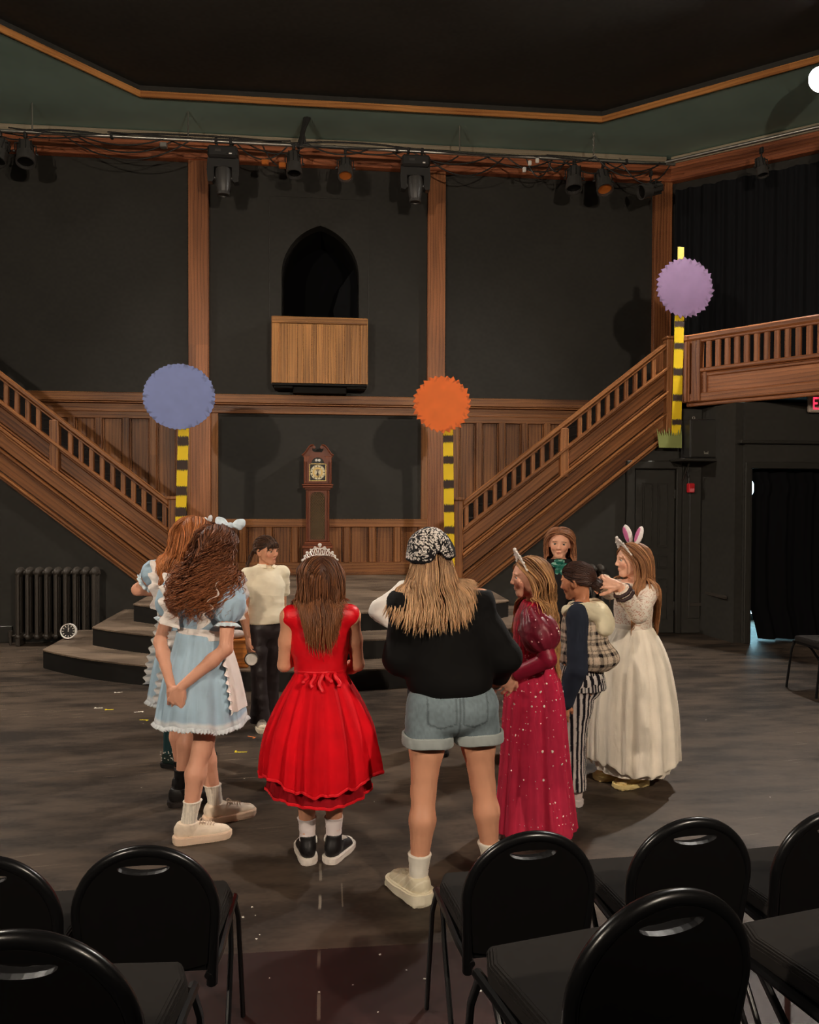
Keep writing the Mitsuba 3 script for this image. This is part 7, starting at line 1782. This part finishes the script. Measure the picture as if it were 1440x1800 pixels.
# ------------------------------------------------------------------ girl in the white gown with rabbit ears
IVORY = lin(244, 234, 216)
def gown_girl():
    p = Person('person', 1.46, 1.89, 4.74, -104)
    p.torso(0.95); p.leg(-1, (-0.07, 0.0), toe=-6); p.leg(1, (0.07, 0.03), toe=6)
    q = (bun_at - p.pos) @ p.Rw
    def reach(side, tgt, bend):
        sh = p.joint('sh', side); d = tgt - sh; L = np.linalg.norm(d); a = 0.25; b = 0.235
        L2 = min(L, a + b - 0.01); x = (a * a - b * b + L2 * L2) / (2 * L2); h = math.sqrt(max(a * a - x * x, 0)); dn = d / L; bd = unit(np.asarray(bend, float) - dn * (np.asarray(bend, float) @ dn))
        e = sh + dn * x + bd * h; w = sh + dn * L2; return e, w
    tl, tr = q + np.array([-0.06, -0.10, 0.0]), q + np.array([0.075, -0.085, 0.02])
    e, w = reach(-1, tl, (-0.3, -0.1, -1)); p.arm(-1, e, w, (q - w + [0, 0.03, 0.03], (0.8, 0.2, -0.5), 0.7))
    e, w = reach(1, tr, (0.4, -0.1, -1)); p.arm(1, e, w, (q - w + [0, 0.03, 0.03], (-0.8, 0.2, -0.5), 0.7))
    p.face(yaw=16, pitch=2); p.build(SKIN['fair'], brow=(150, 104, 70), iris=(90, 100, 104))
    z = p.z
    def lace(V):
        n = meshkit.noise(V * [110, 110, 130], 3); m = np.abs(2 * n - 1) < 0.45
        return np.where(m[:, None], lin(228, 216, 200), lin(196, 150, 128))
    bodice(p, IVORY, 0.93, z['sh'] + 0.045, 0.012, 'lace_bodice', fn=lace, h=0.005)
    for sd in (-1, 1):
        sh, e, w = p.arms[sd]; f = Field(); f.cone(sh, e, 0.054, 0.048, 0.01); f.cone(e, w, 0.048, 0.044, 0.01)
        d = unit(w - e); p.cloth('lace_sleeve', f, None, 0.005, lambda P, w=w, d=d: (P - w + d * 0.03) @ d, wr=0.003, fn=lace)
    fn = lambda V, t, a: np.tile(IVORY, (len(V), 1)) * (0.86 + 0.24 * meshkit.noise(np.stack([np.cos(a) * 8, np.sin(a) * 8, t * 2], 1)))[:, None]
    p.skirt('underskirt', [0.96, 0.88, 0.6, 0.085], [0.115, 0.145, 0.19, 0.225], [0.10, 0.14, 0.19, 0.225], None, pleats=12, amp=0.08, fn=fn, seed=61)
    p.skirt('tulle_gown', [0.965, 0.90, 0.70, 0.35, 0.13], [0.120, 0.155, 0.215, 0.262, 0.265], [0.104, 0.150, 0.225, 0.272, 0.275], None, pleats=17, amp=0.11, fn=fn, seed=62, hem=0.05, drift=(0, -0.01))
    P, N = ring((0, 0.003, 0.955), 0.123, 0.108, 40); V = np.array([P + [0, 0, dz] + N * dr_ for dz, dr_ in ((0.028, -0.004), (0.026, 0.004), (-0.026, 0.006), (-0.03, -0.002))]); m_, n_ = V.shape[:2]
    i, j = np.meshgrid(np.arange(m_ - 1), np.arange(n_ - 1), indexing='ij'); qd = np.stack([i * n_ + j, (i + 1) * n_ + j, (i + 1) * n_ + j + 1, i * n_ + j + 1], -1).reshape(-1, 4)
    pl('satin_sash', tri(p.W(V.reshape(-1, 3)), np.vstack([qd[:, [0, 1, 2]], qd[:, [0, 2, 3]]])), 'vc_satin', p.key, smooth=True, color=np.tile(lin(230, 220, 204), (m_ * n_, 1)))
    bow(p, np.array([0.0, -0.13, 0.955]), (1, 0, 0), (0, -1, 0), 0.062, lin(230, 220, 204), tails=0.55)
    p.hair(0.47, lin(128, 84, 58), lin(188, 136, 94), n=1000, wave=0.004, wl=0.3, rad=0.0044, seed=63, volume=0.007, body=f_union(p.f, p, 0.006), tips=lin(198, 146, 100), side_bias=(0, -0.03))
    tiara(p, 0.042, 0.087, tilt=0.5)
    # rabbit ears on a band
    k, R, C = p.k, p.head_R, p.hc
    for sd, ln in ((-1, 0.12), (1, 0.125)):
        b = C + R @ (np.array([sd * 0.040, -0.018, 0.098]) * k); d = unit(R @ np.array([sd * 0.30, -0.25 if sd < 0 else 0.20, 0.9])); sx = unit(np.cross(d, R @ np.array([0, 1.0, 0]))); fz = np.cross(sx, d)
        e = trimesh.creation.icosphere(4, 1.0); v = e.vertices; t = (v[:, 2] + 1) / 2; nz = meshkit.fbm(v * 6 + sd, 2); s_ = 1 + 0.25 * (nz - 0.5)
        loc = np.stack([v[:, 0] * (0.040 if sd < 0 else 0.054) * s_, v[:, 1] * 0.016, t * ln], 1); W_ = b + loc[:, :1] * sx + loc[:, 1:2] * fz + loc[:, 2:] * d
        kx = pl('rabbit_ear', tri(p.W(W_), e.faces), 'vc_cloth', p.key, smooth=True, color=np.tile(lin(236, 228, 226), (len(W_), 1)))
        loc = np.stack([v[:, 0] * (0.022 if sd < 0 else 0.032), v[:, 1] * 0.007 + 0.013, 0.016 + t * ln * 0.78], 1)
        for fs in (1,):
            W_ = b + loc[:, :1] * sx + loc[:, 1:2] * fz * fs + loc[:, 2:] * d; pl('inner_ear', tri(p.W(W_), e.faces), 'vc_satin', kx, smooth=True, color=np.tile(lin(206, 112, 160), (len(W_), 1)))
    for sd in (-1, 1): p.shoe(sd, lin(236, 208, 140), lin(238, 214, 150), sole_h=0.03, chunky=0.6, laces=lin(240, 220, 170))
    # dark arm band
    e_, w_ = p.arms[-1][1], p.arms[-1][2]; d = unit(w_ - e_); a = unit(np.cross(d, [0, 0, 1.0])); b = np.cross(d, a)
    for o in (0.045, 0.075): pl('scrunchie', tube([p.W(w_ - d * o + (0.046 + 0.004 * math.sin(7 * t)) * (math.cos(t) * a + math.sin(t) * b)) for t in np.linspace(0, 2 * np.pi, 28)], 0.012, 6, caps=False), 'scrunchie_brown', p.key, smooth=True)
    label(p.key, 'girl in a long white lace gown with rabbit ears and a tiara', 'person')
mat('scrunchie_brown', pr(lin(58, 40, 40), 0.7))
gown_girl()

# ------------------------------------------------------------------ child in the green scarf
def scarf_child():
    p = Person('person', 1.525, 1.66, 5.55, -168)
    p.torso(); p.leg(1, (0.07, 0), toe=8); p.leg(-1, (-0.07, 0), toe=-8)
    p.arm(1, (0.20, 0.02, 0.93), (0.18, 0.12, 0.74), ((0, 0.2, -1), (-1, 0, 0), 0.4)); p.arm(-1, (-0.20, 0.02, 0.93), (-0.18, 0.12, 0.74), ((0, 0.2, -1), (1, 0, 0), 0.4))
    p.face(yaw=6, pitch=6, roll=-3); p.build(SKIN['fair'] * [0.95, 0.9, 0.88], iris=(84, 84, 78), brow=(120, 86, 62))
    z = p.z
    f = Field(); f.ell(p.chest_c, (0.148, 0.105, 0.18), 0.06); f.ell((0, 0, z['waist']), (0.128, 0.10, 0.15), 0.06); f.ell((0, 0, z['hip'] + 0.05), (0.15, 0.115, 0.12), 0.06)
    f.cone((-0.05, -0.01, z['sh'] + 0.05), (0.05, -0.01, z['sh'] + 0.05), 0.052, None, 0.04)
    for sd in (-1, 1): sh, e, w = p.arms[sd]; f.cone(sh * [0.3, 1, 1], sh, 0.06, 0.056, 0.04); f.cone(sh, e, 0.056, 0.05, 0.02); f.cone(e, w, 0.05, 0.042, 0.02)
    def jac(V):
        st = np.mod((np.abs(V[:, 0]) * 0.8 + V[:, 1] * 0.6) / 0.013, 1) < 0.35
        m = (np.abs(V[:, 0]) > 0.085) & st; c = np.tile(lin(26, 24, 25), (len(V), 1)); c[m] = lin(150, 140, 134); return c
    p.cloth('striped_jacket', f, None, 0.0065, lambda P: np.maximum(0.68 - P[..., 2], P[..., 2] - z['neck'] - 0.045), wr=0.006, fn=jac)
    f = Field(); f.ell((0, 0.040, z['sh'] + 0.055), (0.040, 0.028, 0.022), 0.012); f.ell((-0.030, 0.078, z['sh'] + 0.030), (0.030, 0.012, 0.018), 0.006, roty(0.3)); f.ell((0.032, 0.078, z['sh'] + 0.036), (0.030, 0.012, 0.018), 0.006, roty(-0.3)); f.ell((-0.014, 0.082, z['sh'] - 0.012), (0.016, 0.008, 0.042), 0.006, roty(0.2)); f.ell((0.016, 0.082, z['sh'] - 0.006), (0.015, 0.008, 0.036), 0.006, roty(-0.25)); f.ell((0.0, 0.082, z['sh'] + 0.03), (0.014, 0.014, 0.016), 0.005)
    p.cloth('green_scarf', f, lin(20, 110, 92), 0.005, wr=0.008, wf=(20, 20, 20), mat_='vc_satin', fn=lambda V: np.where((meshkit.noise(V * 60, 2) > 0.62)[:, None], lin(120, 170, 150), lin(16, 92, 78)))
    f = Field(); f.ell((0, 0, z['hip']), (0.135, 0.105, 0.13), 0.04)
    for sd in (-1, 1): g = p.legs[sd]; f.chain([g['hip'], g['knee'], g['ank']], [0.088, 0.062, 0.05], 0.02)
    p.cloth('trousers', f, lin(26, 24, 26), 0.010, lambda P: np.maximum(0.05 - P[..., 2], P[..., 2] - 0.85))
    for sd in (-1, 1): p.shoe(sd, lin(26, 24, 24), lin(36, 32, 30))
    p.hair(0.23, lin(116, 76, 54), lin(176, 122, 86), n=900, wave=0.006, wl=0.16, rad=0.0046, seed=71, volume=0.008, front=0.70, body=f_union(p.f, p, 0.006), tips=lin(168, 116, 84), part=0.2)
    label(p.key, 'child with a green scarf and a striped dark jacket standing at the back', 'person')
scarf_child()
